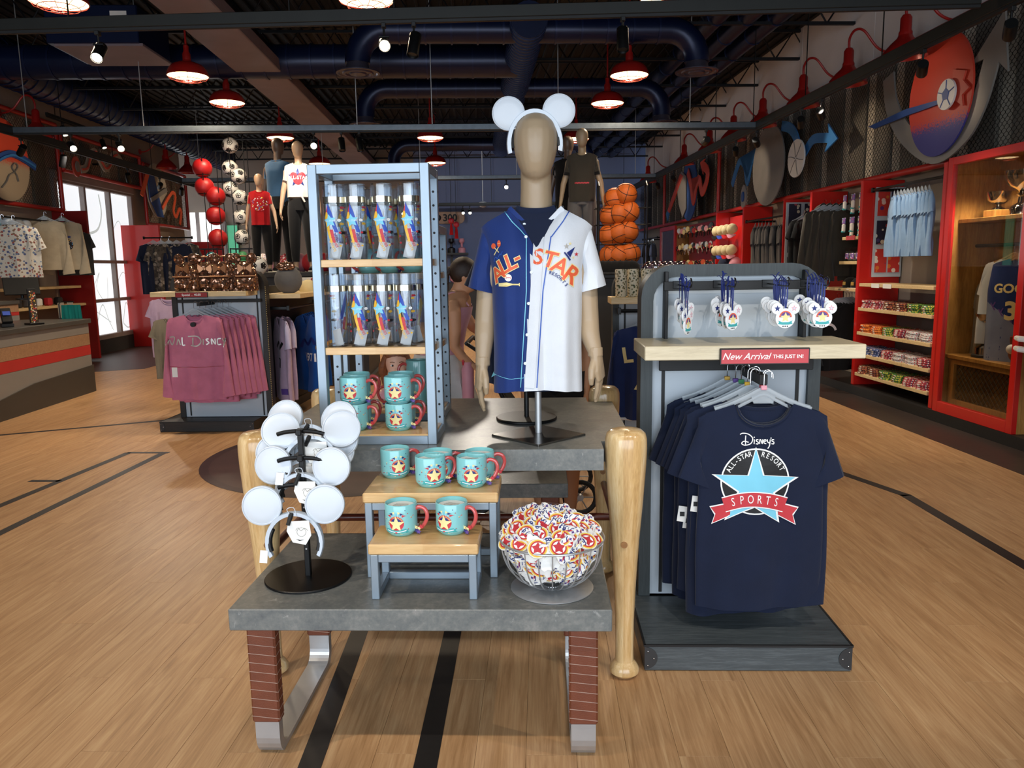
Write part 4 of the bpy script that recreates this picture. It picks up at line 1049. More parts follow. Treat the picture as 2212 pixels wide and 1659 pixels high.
P.stroke('p_blue', [jp(q[0], q[1]) for q in sp], .0022, .003)
P.build('script_word', jer)
for i, (px, py) in enumerate(((1132, 483), (1136, 511), (1148, 588), (1142, 655), (1139, 722), (1135, 783))):
    x, z = jp(px, py); h = P.t.ray_cast(V((x, -3, z)), V((0, 1, 0)))
    if h[0]:
        bb = MB().use('p_pale').lathe([(.0005, -.0065), (.005, -.0062), (.0058, -.005), (.0058, -.003)], 14, h[0], False, 'y'); bb.build('button', jer)
for px, py in ((1168, 489), (1163, 512)):
    x, z = jp(px, py); P2 = Print(src, -1, .02); P2.poly('p_pale', circ(x, z, .006, 12, .0025), .003); P2.build('buttonhole', jer)
hbm = thing('ear_headband', 'white round-ear headband worn on the beige torso mannequin', 'headband', (mx-.002, my-.022, 1.925), rot=(rad(4), rad(-2), rad(2)))
headband_mesh(hbm, False, True)
# second mannequin stand behind: round black base, navy tee
st2 = thing('torso_stand', 'black pole stand with round base behind the torso mannequin', 'stand', (-.062, 3.157, .868))
MB().use('black_metal').lathe([(.001, 0), (.124, 0), (.127, .003), (.127, .009), (.124, .012), (.001, .012)], 44).build('base', st2)
MB().use('black_metal').cyl((0, 0, .01), (0, 0, .55), .010, None, 14).build('pole', st2)
t2 = garment(MB(), 'navy_tee', .19, .60, .10, .20, .3, .08, .06, .02, d0=.05, fold=.01, seed=9, sleeve='short', sl=.16, sdep=.06)
one(t2, 'navy_shirt', 'dark navy shirt on the black pole stand behind the split jersey', 'shirt', (-.05, 3.16, 1.63))

# ---------------------------------------------------------------- wire bowl of medallions
bx, by, bz = .028, 2.300, .50
bw = thing('wire_bowl', 'grey wire bowl on a round plate heaped with medallions', 'bowl', (bx, by, bz))
MB().use('steel_plain').lathe([(.001, 0), (.127, 0), (.130, .0015), (.130, .003), (.127, .0045), (.001, .0045)], 48).build('base_plate', bw)
bp = [(.024, .009), (.06, .016), (.100, .036), (.132, .068), (.153, .112), (.1625, .166)]
bpath = smooth_path([(r, z) for r, z in bp], 4)
for k in range(24):
    a = 2*pi*k/24; MB().use('steel_plain').tube([(p[0]*cos(a), p[0]*sin(a), p[1]) for p in bpath], .0022, 6).build('wire', bw)
for r, z, w in ((.1625, .166, .0036), (.026, .009, .003)):
    MB().use('steel_plain').tube([(r*cos(a), r*sin(a), z) for a in [2*pi*i/40 for i in range(41)]], w, 8, False).build('rim', bw)
def medallion_proto(back=False):
    t = thing('medallion', 'x', 'medallion'); R_ = .031
    out = circ(0, 0, R_, 22, None, -pi*1.18, pi*.18)
    out = [(R_*cos(a), R_*sin(a)) for a in [pi*.22-(pi*1.44)*i/20 for i in range(21)]]
    out += [(-.027, .028), (-.030, .040), (-.022, .048), (-.012, .044), (-.002, .050), (.010, .047), (.020, .050), (.028, .042), (.027, .030)]
    MB().use('paper_white').prism(out, -.0025, .0025).build('backing', t)
    if not back:
        def disc(b, mat, r, d): b.use(mat); b.prism(circ(0, 0, r, 20), -.0025-d, -.0025)
        b = MB(); disc(b, 'p_cream', .0295, .0003); disc(b, 'p_yellow', .0275, .0005); disc(b, 'p_red', .0235, .0008); disc(b, 'p_white', .0190, .0012); b.use('p_red').prism(star(0, 0, .0200, 5, .55), -.0042, -.0025); b.build('red_star_face', t)
        b = MB().use('p_navy')
        for pts in ([(-.022, .026), (-.024, .034), (-.019, .040), (-.016, .034), (-.021, .030), (-.022, .044), (-.016, .048)], [(-.006, .028), (-.008, .038), (-.002, .046)], [(.006, .030), (.012, .044), (.018, .046)]):
            b.tube([(q[0], -.0027, q[1]) for q in smooth_path(pts, 3)], .0014, 5)
        b.use('p_red').prism([(-.004, .026), (.010, .030), (.018, .040), (.006, .036)], -.0029, -.0025); b.use('p_yellow').prism([(-.012, .024), (-.004, .028), (-.010, .036)], -.0028, -.0025)
        b.use('p_purple').prism(star(.020, .034, .006, 4, .5), -.0030, -.0025); b.build('music_flourish', t)
    return t
MD, MDB = medallion_proto(), medallion_proto(True)
MD['label'] = 'red-star medallion with blue music flourish heaped in the wire bowl'; MDB['label'] = 'medallion lying plain white side out in the wire bowl'
rnd = random.Random(4); first = {id(MD): True, id(MDB): True}
def put_med(proto, loc, nrm, spin):
    z = -V(nrm).normalized(); q = z.to_track_quat('Y', 'Z').to_matrix().to_4x4() @ Matrix.Rotation(spin, 4, 'Y')
    e = q.to_euler()
    if first[id(proto)]: first[id(proto)] = False; o = proto; o.location = fw_(loc); o.rotation_euler = e
    else: o = dup(proto, loc, 0, rot=tuple(e))
    o['group'] = 'medallions in the wire bowl'
def top_z(r): return .172+.060*(1-(r/.15)**2)
for ringr, cnt, lay in ((.0, 1, 0), (.035, 5, 0), (.07, 9, 0), (.105, 13, 0), (.135, 16, 0), (.04, 5, 1), (.085, 10, 1), (.125, 13, 1)):
    for k in range(cnt):
        a = 2*pi*(k+rnd.uniform(-.3, .3))/max(1, cnt)+ringr*9; r = ringr+rnd.uniform(-.012, .012)
        z = top_z(r)-.016*lay+rnd.uniform(-.006, .010)
        n = V((cos(a)*r*4+rnd.uniform(-.2, .2), sin(a)*r*4-.45+rnd.uniform(-.2, .2), 1)); put_med(MD, (bx+r*cos(a), by+r*sin(a), bz+z), n, rnd.choice((0, 0, pi*.1, -.5, .6, 1.2, -1.0, 2.6))+rnd.uniform(-.3, .3))
for zz, cnt in ((.035, 10), (.062, 16), (.090, 20), (.118, 22), (.145, 22)):
    rr = next((bp[i][0]+(bp[i+1][0]-bp[i][0])*(zz-bp[i][1])/(bp[i+1][1]-bp[i][1]) for i in range(5) if bp[i][1] <= zz <= bp[i+1][1]))-.020
    for k in range(cnt):
        a = 2*pi*(k+rnd.uniform(-.3, .3))/cnt; i_ = [i for i in range(5) if bp[i][1] <= zz <= bp[i+1][1]][0]; sl_ = (bp[i_+1][0]-bp[i_][0])/(bp[i_+1][1]-bp[i_][1]); n = V((cos(a), sin(a), -sl_+rnd.uniform(-.1, .7)))+V((rnd.uniform(-.2, .2), rnd.uniform(-.2, .2), 0))
        put_med(MD if rnd.random() < .72 else MDB, (bx+(rr-.004)*cos(a), by+(rr-.004)*sin(a), bz+zz+.018), n, rnd.uniform(-3, 3))
for zz, r, cnt in ((.05, .05, 6), (.08, .07, 9), (.11, .09, 12), (.14, .06, 8), (.14, .11, 12)):
    for k in range(cnt):
        a = 2*pi*(k+rnd.random())/cnt; put_med(MDB if k % 3 == 0 else MD, (bx+r*cos(a), by+r*sin(a), bz+zz), (rnd.uniform(-.4, .4), rnd.uniform(-.4, .4), 1), rnd.uniform(-3, 3))

# ---------------------------------------------------------------- freestanding gondola
def gondola(label, x0, x1, yp, ztop, yb0, yb1, zb=.105, stitch=False, wood='grey_stain_v', base='grey_stain', rad_=.13, bx0=None, bx1=None, dep=.12):
    bx0 = x0-.03 if bx0 is None else bx0; bx1 = x1 if bx1 is None else bx1
    cx = (x0+x1)/2; t = thing('gondola', label, 'display stand', (cx, yp, 0)); hw = (x1-x0)/2
    o_ = rrect(-hw, zb-.2, hw, ztop, rad_); o_ = [(x, max(z, zb)) for x, z in o_]
    fr = .048; i_ = rrect(-hw+fr, zb-.3, hw-fr, ztop-fr, rad_-.035); i_ = [(x, max(z, zb)) for x, z in i_]
    b = MB().use(wood); n = len(o_)
    for y in (0, dep):
        A = [(x, y, z) for x, z in o_]; B = [(x, y, z) for x, z in i_]
        b.add(A+B, [(j, (j+1) % n, n+(j+1) % n, n+j) if y == 0 else (j, n+j, n+(j+1) % n, (j+1) % n) for j in range(n)])
    b.add([(x, y, z) for y in (0, dep) for x, z in o_], [((j+1) % n, j, n+j, n+(j+1) % n) for j in range(n)], True)
    b.add([(x, y, z) for y in (0, dep) for x, z in i_], [(j, (j+1) % n, n+(j+1) % n, n+j) for j in range(n)], True)
    b.build('frame', t)
    MB().use('panel_grey').prism(i_, .022, dep-.022).build('back_panel', t)
    if stitch:
        s = MB().use('p_cream')
        for j in range(70): s.box((hw+.001, .016, zb+.02+(ztop-rad_-zb-.02)*j/70), (.004, .008, .007))
        s.build('edge_stitching', t, kind='stuff')
    for px in (-hw+.095, hw-.085):
        MB().use('black_matte').box((px, .0195, (ztop-.07+zb)/2), (.013, .006, ztop-.09-zb)).build('slotted_standard', t)
    bb = MB().use(base).box(((bx0+bx1)/2-cx, (yb0+yb1)/2-yp, zb/2), (bx1-bx0, yb1-yb0, zb-.004), .003); bs = bb.build('base', t)
    eb = MB().use('black_matte'); ex, ey, wx, wy = (bx0+bx1)/2-cx, (yb0+yb1)/2-yp, bx1-bx0, yb1-yb0
    for q in (-1, 1): eb.box((ex, ey+q*wy/2, zb-.004), (wx+.004, .008, .008)); eb.box((ex+q*wx/2, ey, zb-.004), (.008, wy+.004, .008))
    eb.build('base_edging', bs)
    for s in (-1, 1):
        c = MB().use('charcoal'); px = (bx0 if s < 0 else bx1)-cx; arc = [(px-s*(.048*cos(a)), zb/2+.044*sin(a)) for a in [-pi/2+pi*i/12 for i in range(13)]]
        c.prism([(px, zb-.006)]+arc[::-1]+[(px, .006)], yb0-yp-.003, yb0-yp+.001); cp = c.build('corner_plate', bs)
        r = MB().use('chrome')
        for dx, dz in ((-.012*s, .028), (-.034*s, 0), (-.012*s, -.028)): r.sphere((px+dx, yb0-yp-.004, zb/2+dz), .0035, 8, 6)
        r.build('rivets', cp, kind='stuff')
    return t, cx, yp
def shelf_board(label, x0, x1, y0, y1, zt, th, mat='pale_shelf', name='shelf'):
    return one(MB().use(mat).box((0, 0, 0), (x1-x0, y1-y0, th), .003), name, label, 'shelf', ((x0+x1)/2, (y0+y1)/2, zt-th/2))
def sign(label, x0, x1, z0, z1, y, parts, mat='sign_red'):
    t = thing('shelf_sign', label, 'sign', ((x0+x1)/2, y, (z0+z1)/2)); hw, hz = (x1-x0)/2, (z1-z0)/2
    MB().use('sign_frame').box((0, .004, 0), (2*hw, .010, 2*hz), .0015).build('sign_frame', t)
    MB().use(mat).box((0, -.0015, 0), (2*hw-.010, .002, 2*hz-.010)).build('sign_card', t)
    b = MB().use('white_print')
    for body, x, z, size, bold, shear in parts: text_on(b, body, FRONT(x, -.0028, z), size, bold, shear)
    b.build('lettering', t); return t
gondola('freestanding grey-stained gondola with rounded top, ornaments above and navy shirts below', .405, 1.128, 3.12, 1.497, 2.69, 3.75, bx0=.375, bx1=1.134)
gt = [o for o in bpy.data.objects if o.name == 'gondola'][0]
def gpart(b, name): 
    return b.build(name, gt, (-(.405+1.128)/2, -3.12, 0))
gpart(MB().use('black_matte').box((.806, 3.085, 1.413), (.636, .014, .036), .002), 'ornament_bar')
gpart(MB().use('black_matte').box((.78, 3.09, 1.096), (.61, .016, .042), .002), 'hang_bar')
for x in (.500, 1.045): gpart(MB().use('black_matte').box((x, 3.11, 1.30), (.014, .05, .34), .002), 'bracket')
shelf_board('pale wooden shelf board across the gondola, bearing ornament shadows', .378, 1.172, 2.80, 3.135, 1.204, .052)
sign('red card sign reading New Arrival THIS JUST IN on the shelf edge', .647, .968, 1.135, 1.195, 2.790, [('New Arrival', -.068, 0, .034, .004, .35), ('•', .012, 0, .018, 0, 0), ('THIS JUST IN!', .083, -.001, .0185, .018, 0)])
# hooks and ornaments
def ornament_proto():
    t = thing('ornament', 'x', 'ornament'); b = MB().use('ornament_white')
    for x, z, r in ((0, 0, .0365), (-.031, .036, .0215), (.031, .036, .0215)): b.lathe([(.0005, -.003), (r-.001, -.003), (r, -.002), (r, .002), (r-.001, .003), (.0005, .003)], 28, (x, 0, z), True, 'y')
    b.build('disc_body', t)
    f = MB(); y = -.0031
    f.use('p_purple').prism(circ(0, .004, .0235, 20, None, 0, pi), y-.0003, y); f.use('p_orange').prism([(.0235*cos(a), .004+.0235*sin(a)) for a in [pi*i/14 for i in range(15)]]+[(.019*cos(a), .004+.019*sin(a)) for a in [pi-pi*i/14 for i in range(15)]], y-.0006, y)
    f.use('p_cream').prism(star(0, .003, .020, 5, .45), y-.0009, y); f.use('p_teal').prism([(-.027, -.008), (-.012, -.014), (.012, -.014), (.027, -.008), (.023, -.014), (.027, -.020), (.012, -.023), (-.012, -.023), (-.027, -.020), (-.023, -.014)], y-.0012, y)
    for x in (-.008, 0, .008): f.use('p_black').prism(star(x, -.029, .0035, 6, .5), y-.0005, y)
    f.use('p_navy').prism(star(-.031, .036, .012, 5, .45), y-.0006, y); f.use('p_pink').prism(star(.031, .036, .012, 5, .45), y-.0006, y); f.use('white_plastic').prism(star(.031, .036, .007, 5, .45), y-.0008, y)
    f.build('printed_face', t)
    r = MB().use('p_navy')
    for s in (-1, 1): r.tube([(0, 0, .032), (s*.006, s*.002, .085), (s*.004, 0, .126)], .0028, 6, True, .0007)
    r.tube([(-.004, 0, .124), (.0, 0, .130), (.004, 0, .124)], .0028, 6, True, .001); r.tube([(0, -.002, .128), (.012, -.006, .142), (.020, -.008, .138)], .003, 6, True, .001); r.tube([(0, -.002, .128), (-.010, -.008, .145), (-.016, -.008, .150)], .003, 6, True, .001)
    r.build('ribbon', t); return t
OR = ornament_proto(); used = [False]
clus = [((1487, 696), 2.86, 58, 7, 'first'), ((1580, 691), 2.86, 38, 7, 'second'), ((1693, 698), 2.86, 4, 6, 'third'), ((1778, 686), 2.88, 2, 7, 'fourth')]
for ci, (pp_, yf, rz, cnt, w) in enumerate(clus):
    p = PY(*pp_, yf); hk = MB().use('black_metal')
    hk.tube([(p.x, 3.08, 1.418), (p.x, yf-.03, 1.414)]+[(p.x, yf-.03-.016*sin(a), 1.430-.016*cos(a)) for a in [pi*i/6 for i in range(1, 7)]], .003, 7); hk.box((p.x, 3.082, 1.418), (.045, .012, .03), .002)
    gpart(hk, 'hook')
    for k in range(cnt):
        y = yf+.028*k; dz = rnd.uniform(-.012, .012)+(0 if k == 0 else .004*k)
        lb = ('white disc ornament printed with a star, foremost on the %s hook from the bat-leg table' % w) if k == 0 else 'white disc ornament, %s in line on the %s hook from the bat-leg table' % (ORD[k], w)
        args = ((p.x+rnd.uniform(-.006, .006), y, 1.414-.130+dz+.003), rz+rnd.uniform(-14, 14)*(k > 0)+(180 if (k in (3, 5) and ci < 3) else 0))
        if not used[0]: used[0] = True; o = OR; o.location = fw_(args[0]); o.rotation_euler = (0, 0, rad(args[1])); o['label'] = lb
        else: o = dup(OR, args[0], args[1], lb)
        o['group'] = 'disc ornaments on gondola hooks'
# navy shirts on a faceout
gpart(MB().use('black_matte').box((.815, 2.955, 1.075), (.030, .27, .038), .002), 'faceout_arm')
def emblem(P):
    cx, cz = -.028, -.290
    P.poly('p_white', circ(cx, cz, .1255, 44), .0015); P.poly('p_black', circ(cx, cz, .120, 44), .0022)
    st_ = [(0, .124), (.026, .025), (.146, .016), (.066, -.040), (.085, -.148), (0, -.092), (-.098, -.14), (-.056, -.037), (-.145, .026), (-.024, .024)]; P.poly('p_white', [(cx+x*1.06+(.004 if x > 0 else -.004)*(abs(x) > .01), cz+z*1.06) for x, z in st_], .0026)
    P.poly('p_sky', [(cx+x, cz+z) for x, z in st_], .0032)
    for i, c in enumerate('ALL-STAR'):
        a = rad(155-7.6*i); P.text('p_white', c, cx+.106*cos(a), cz+.106*sin(a), .027, a-pi/2, .01, 0, 1, .0042, .8)
    for i, c in enumerate('RESORT'):
        a = rad(76-9.6*i); P.text('p_white', c, cx+.106*cos(a), cz+.106*sin(a), .027, a-pi/2, .01, 0, 1, .0042, .8)
    rib = [(cx+.112*(i/10-1), cz-.088+.022*cos((i/10-1)*pi/2)) for i in range(21)]
    for s in (-1, 1):
        q = [(s*.085, cz-.080), (s*.158, cz-.100), (s*.140, cz-.124), (s*.150, cz-.160), (s*.088, cz-.126)]; P.poly('p_white', [(cx+x*1.04-(s*.002), z+(.004 if i < 2 else -.005)) for i, (x, z) in enumerate(q)], .0042); P.poly('p_red', [(cx+x, z) for x, z in q], .0048)
    P.stroke('p_white', rib, .060, .0054); P.stroke('p_red', rib, .052, .0060)
    for i, c in enumerate('SPORTS'):
        x = -.078+.0312*i; P.text('p_white', c, cx+x, cz-.088+.022*cos(x/.112*pi/2), .046, -x*2.4, .0, 0, 1, .0070, .62)
    # script word above
    S = lambda pts: P.stroke('p_white', [(q[0]*.00105-.034, -.140+q[1]*.00105) for q in smooth_path(pts, 5)], .0036, .003)
    S([(-50, 26), (-40, 30), (-20, 26), (-6, 12), (-12, -6), (-32, -12), (-44, -6), (-36, 2), (-20, -2)]); S([(-30, 22), (-31, 2), (-30, -14)])
    S([(0, 8), (-1, -8)]); P.poly('p_white', circ(-.0345, -.124, .0024, 10), .003)
    S([(14, 6), (8, 7), (7, 2), (13, -2), (12, -8), (5, -7)]); S([(18, -8), (19, 6), (22, 6), (27, -7), (29, 8)]); S([(34, 1), (40, 2), (38, 7), (33, 4), (34, -5), (41, -7)])
    S([(44, 8), (47, -3), (53, -3), (55, 8), (52, -14), (46, -24)]); S([(58, 14), (57, 10)]); S([(68, 6), (62, 7), (61, 2), (67, -2), (66, -8), (59, -7)])
for k in range(9):
    y = 2.805+.031*k; x = .812+(0 if k == 0 else rnd.uniform(-.03, .018)-.006*k); L = .785+rnd.uniform(-.02, .05)*(k > 0); dx = rnd.uniform(-.01, .02)*(k > 0)
    src = garment(MB(), 'navy_tee', .236+dx, L, .030, .232, .34, .098, .085, .03, d0=.010, fold=.008 if k == 0 else .012, k=1.6, seed=20+k, sleeve='short', sl=.225, sa=20, sr=(.085, .080), sdep=.020, chest=.232+dx, n=52, m=30, sag=.006)
    lb = 'front navy T-shirt printed with a sky-blue star, round black emblem and red SPORTS ribbon' if k == 0 else 'navy T-shirt hanging %s in line behind the SPORTS shirt on the gondola' % ORD[k-1]
    t = thing('tee_shirt', lb, 'shirt', (x, y, .992), rz=(0 if k == 0 else rnd.uniform(-7, 4)), group='navy shirts on the gondola')
    src.build('shirt_body', t)
    if k == 0: P = Print(src, -1, .02); emblem(P); P.build('printed_emblem', t)
    if k in (1, 3, 4):
        tg = MB().use('paper_white').box((-.235-.0*k, -.03, -.36-.03*k), (.034, .001, .062), R=Matrix.Rotation(.12, 3, 'Y')); tg.use('p_black').box((-.235, -.031, -.36-.03*k), (.018, .001, .018)); tg.build('price_tag', t)
    h = hanger_mesh('hanger_plastic', .175, ['p_pink', 'p_red', None, 'p_yellow', None, 'p_green', 'p_purple', None, 'p_gold'][k])
    one(h, 'clothes_hanger', 'clear plastic hanger holding the front SPORTS shirt' if k == 0 else 'clear hanger of the navy shirt %s in line behind the SPORTS shirt' % ORD[k-1], 'hanger', (x, y, 1.030), group='clear hangers on the gondola')
# ---------------------------------------------------------------- ceiling: ducts, lamps, tracks (room frame)
setframe(4.8)
def duct_mesh(b, path, r, rib=.30, n=20):
    b.use('navy_duct'); b.tube(path, r, n)
    b.use('duct_rib'); P = [V(p) for p in path]; acc = 0
    for i in range(len(P)-1):
        d = P[i+1]-P[i]; L = d.length
        if L < .02: continue
        u = d/L; s = rib-acc if acc else rib*.5
        while s < L:
            c = P[i]+u*s; b.tube([c-u*.012, c+u*.012], r+.012, n, True); s += rib
        acc = 0
    return b
def diffuser(b, c, r=.23):
    b.use('diffuser_metal'); b.lathe([(r*.5, .10), (r*.55, .03), (r, .0), (r, -.012), (r*.9, -.014), (r*.85, -.002), (r*.72, -.004), (r*.68, -.02), (r*.58, -.022), (r*.54, -.006), (r*.40, -.008), (r*.36, -.026), (r*.2, -.030), (.002, -.03)], 32, c)
def elbow(x, y, z, s, r, drop):
    R_ = .34; pts = [(x-s*R_*0, y, z)]
    pts = [(x+s*R_*sin(a), y, z-R_+R_*cos(a)) for a in [pi/2*i/6 for i in range(7)]]; pts.append((x+s*R_, y, z-drop)); return pts
for (y, xa, xb, zc, r, zd, lb) in ((9.4, -1.30, 2.66, 4.2, .145, 3.74, 'first'), (12.33, -1.62, 2.95, 4.2, .14, 3.68, 'second'), (17.8, -1.75, 2.6, 4.2, .14, 3.70, 'third')):
    t = thing('branch_duct', 'navy branch duct with elbows down to round diffusers, %s row from the shop front' % lb, 'duct', ((xa+xb)/2, y, zc)); mxx = (xa+xb)/2
    path = [(p[0]-mxx, 0, p[2]-zc) for p in elbow(xa+.34, y, zc, -1, r, zc-zd-.1)][::-1]+[(p[0]-mxx, 0, p[2]-zc) for p in elbow(xb-.34, y, zc, 1, r, zc-zd-.1)]
    duct_mesh(MB(), path, r).build('duct_run', t)
    for x in (xa, xb): d = MB(); diffuser(d, (x-mxx, 0, zd-zc), .25); d.build('diffuser', t)
one(duct_mesh(MB(), [(-6.12, 0, 0), (.62, 0, 0)], .21, .30), 'main_duct', 'thick navy round duct running crosswise under the joists', 'duct', (0, 10.75, 4.2))
one(duct_mesh(MB(), [(0, 9.0, 0), (0, 18.4, 0)], .20, .12), 'main_duct', 'navy spiral trunk duct running lengthwise down the ceiling middle', 'duct', (.66, 0, 4.2))
for k, x in enumerate((2.95, 3.32, 3.68)): one(duct_mesh(MB(), [(0, -2, 0), (0, 21, 0)], .115, .8, 12), 'ceiling_conduit', 'long navy pipe under the ceiling along the grey wall panels, %s' % ('nearest the trunk duct', 'between two pipes', 'nearest the wall')[k], 'pipe', (x, 0, 4.42))
one(duct_mesh(MB(), [(0, -1, 0), (0, 21, 0)], .30, .22), 'wall_duct', 'large navy duct running along the top of the taupe wall', 'duct', (-6.45, 0, 4.38))
ah = thing('air_unit', 'navy box-shaped air unit hung below the joists', 'air unit', (-4.15, 9.6, 4.0))
MB().use('navy_duct').box((0, 0, .2), (1.0, .9, .40), .01).build('casing', ah); MB().use('beam_tan').box((.05, 0, -.01), (.96, .86, .03), .004).build('bottom_tray', ah); MB().use('paper_white').box((.30, -.4512, .30), (.18, .003, .07)).build('label_plate', ah)

def pendant():
    t = thing('pendant_lamp', 'x', 'lamp')
    MB().use('red_lamp').lathe([(.030, .19), (.048, .17), (.052, .155), (.10, .145), (.17, .115), (.205, .075), (.225, .03), (.232, .0), (.226, .0), (.218, .03), (.19, .08), (.10, .135), (.03, .14)], 32, caps=False).build('shade', t)
    MB().use('red_lamp').lathe([(.030, .16), (.045, .17), (.045, .24), (.030, .27), (.030, .33), (.012, .35), (.010, 1.02), (.05, 1.02), (.05, 1.04), (.004, 1.04)], 16).build('stem', t)
    MB().use('lamp_glow').lathe([(.224, .002), (.16, -.004), (.001, -.006)], 28, caps=False).build('diffuser', t)
    b = MB().use('red_lamp')
    for r, z in ((.226, -.002), (.16, -.045), (.07, -.060)): b.tube([(r*cos(a), r*sin(a), z) for a in [2*pi*i/28 for i in range(29)]], .0032, 5, False)
    for k in range(10):
        a = 2*pi*k/10; b.tube([(r*cos(a), r*sin(a), z) for r, z in ((.226, -.002), (.205, -.028), (.16, -.045), (.07, -.060), (.01, -.062))], .0026, 4)
    b.build('wire_cage', t); return t
PD = pendant(); pu = [False]
for (x, y, lb) in ((-3.4, 6.95, 'above the cash desk aisle, near the dark track bar'), (-3.25, 9.45, 'beside the navy air unit'), (-3.26, 10.9, 'just past the crosswise duct beside the long beam'), (-3.26, 13.75, 'above the soccer ball tower'), (-.86, 6.9, 'over the middle aisle, near the dark track bar'), (1.88, 9.5, 'beside the branch duct elbow near the wall pipes'), (1.89, 11.08, 'between two branch ducts near the wall pipes'), (-.72, 13.85, 'over the middle aisle past the silver track bar'), (-.8, 17.1, 'deepest over the middle aisle'), (1.85, 14.1, 'behind the dark T-shirt mannequin'), (1.68, 6.9, 'over the navy shirt gondola, near the dark track bar'), (-3.26, 17.1, 'deepest on the window side')):
    lbl = 'red caged pendant lamp '+lb
    if not pu[0]: pu[0] = True; PD.location = fw_((x, y, 3.72)); PD['label'] = lbl; PD['group'] = 'red pendant lamps'
    else: dup(PD, (x, y, 3.72), 0, lbl, 'red pendant lamps')
    spot_light('pendant_light', (x, y, 3.70), (x, y, 0), 235, (1, .80, .57), 150, .6, .12)

def track(name, label, p, q, z, mat, rods, h=.08, w=.045, rod_mat='black_metal'):
    p, q = V(p), V(q); t = thing(name, label, 'track', ((p.x+q.x)/2, (p.y+q.y)/2, z)); d = q-p; L = d.length; a = math.atan2(d.y, d.x); R3 = Matrix.Rotation(a, 3, 'Z')
    MB().use(mat).box((0, 0, 0), (L, w, h), .004, R3).build('bar', t); MB().use('black_matte').box((0, 0, -h/2-.010), (L, w*.7, .022), .002, R3).build('power_rail', t)
    for f in rods: MB().use(rod_mat).cyl(R3 @ V(((f-.5)*L, 0, h/2)), R3 @ V(((f-.5)*L, 0, ZC-z-.05)), .006, None, 6).build('drop_rod', t)
track('track_bar', 'dark track bar crossing the ceiling nearest the shop front', (-7, 6.23), (3.45, 5.37), 3.24, 'bar_black', (.08, .24, .40, .55, .62, .82, .93))
track('track_bar', 'silver track bar crossing behind the mannequin ears', (-5.5, 9.83), (3.62, 9.83), 3.20, 'bar_silver', (.02, .17, .45, .55, .72, .9), .07, .045, 'steel_plain')
track('track_bar', 'grey track bar crossing above the basketball rack', (-5.6, 15.2), (3.6, 15.2), 3.20, 'bar_silver', (.05, .3, .5, .7, .95), .07, .045, 'steel_plain')
track('track_bar', 'black track bar running along the chain-link wall art', (3.56, 1.0), (3.56, 20.5), 3.20, 'bar_black', (.3, .38, .46, .54, .64, .74, .9), .09, .05)
track('track_bar', 'black track bar running along the taupe wall', (-5.5, 2.0), (-5.5, 20.0), 3.20, 'bar_black', (.3, .42, .5, .58, .66, .8), .09, .05)
track('track_bar', 'thin black track bar before the blue wall', (-2.5, 19.6), (3.4, 19.6), 3.05, 'bar_black', (.2, .5, .8), .06, .04)

def head(on_):
    t = thing('track_spotlight', 'x', 'spotlight')
    MB().use('black_matte').box((0, 0, .115), (.03, .05, .03), .003).build('clip', t)
    b = MB().use('black_metal'); b.cyl((0, 0, .10), (0, 0, .045), .008, None, 8); b.box((0, 0, .04), (.075, .02, .012), .002); b.build('yoke', t)
    b = MB().use('black_metal'); b.lathe([(.002, .075), (.036, .075), (.041, .068), (.042, -.085), (.039, -.088), (.036, -.07), (.002, -.07)], 20); bd = b.build('can', t)
    MB().use('spot_glow' if on_ else 'spot_off').lathe([(.034, -.0765), (.001, -.0765)], 18, caps=False).build('lens', bd); return t
HON, HOFF = head(True), head(False); hfirst = {1: True, 0: True}
def spot_head(x, y, z, tgt, on_, label, power=0, ang=34, col=NEUT):
    """a can lamp hung from the track, its can turned to the target"""
    pr = HON if on_ else HOFF; k = 1 if on_ else 0
    if hfirst[k]: hfirst[k] = False; o = pr; o.location = fw_((x, y, z)); o.rotation_euler = (0, 0, rad(FR)); o['label'] = label
    else: o = dup(pr, (x, y, z), 0, label)
    o['group'] = 'track spotlights'
    d = (V(tgt)-V((x, y, z))).normalized(); can = [c for c in o.children if c.name.startswith('can')][0]
    can.rotation_euler = d.to_track_quat('-Z', 'Y').to_euler(); can.location = (0, 0, -.01)
    if power: spot_light('track_and_added_light', V((x, y, z))+d*.09, tgt, power, col, ang, .45, .03)
def hp(px, py, z=3.05): p = PZ(px, py, z); return p
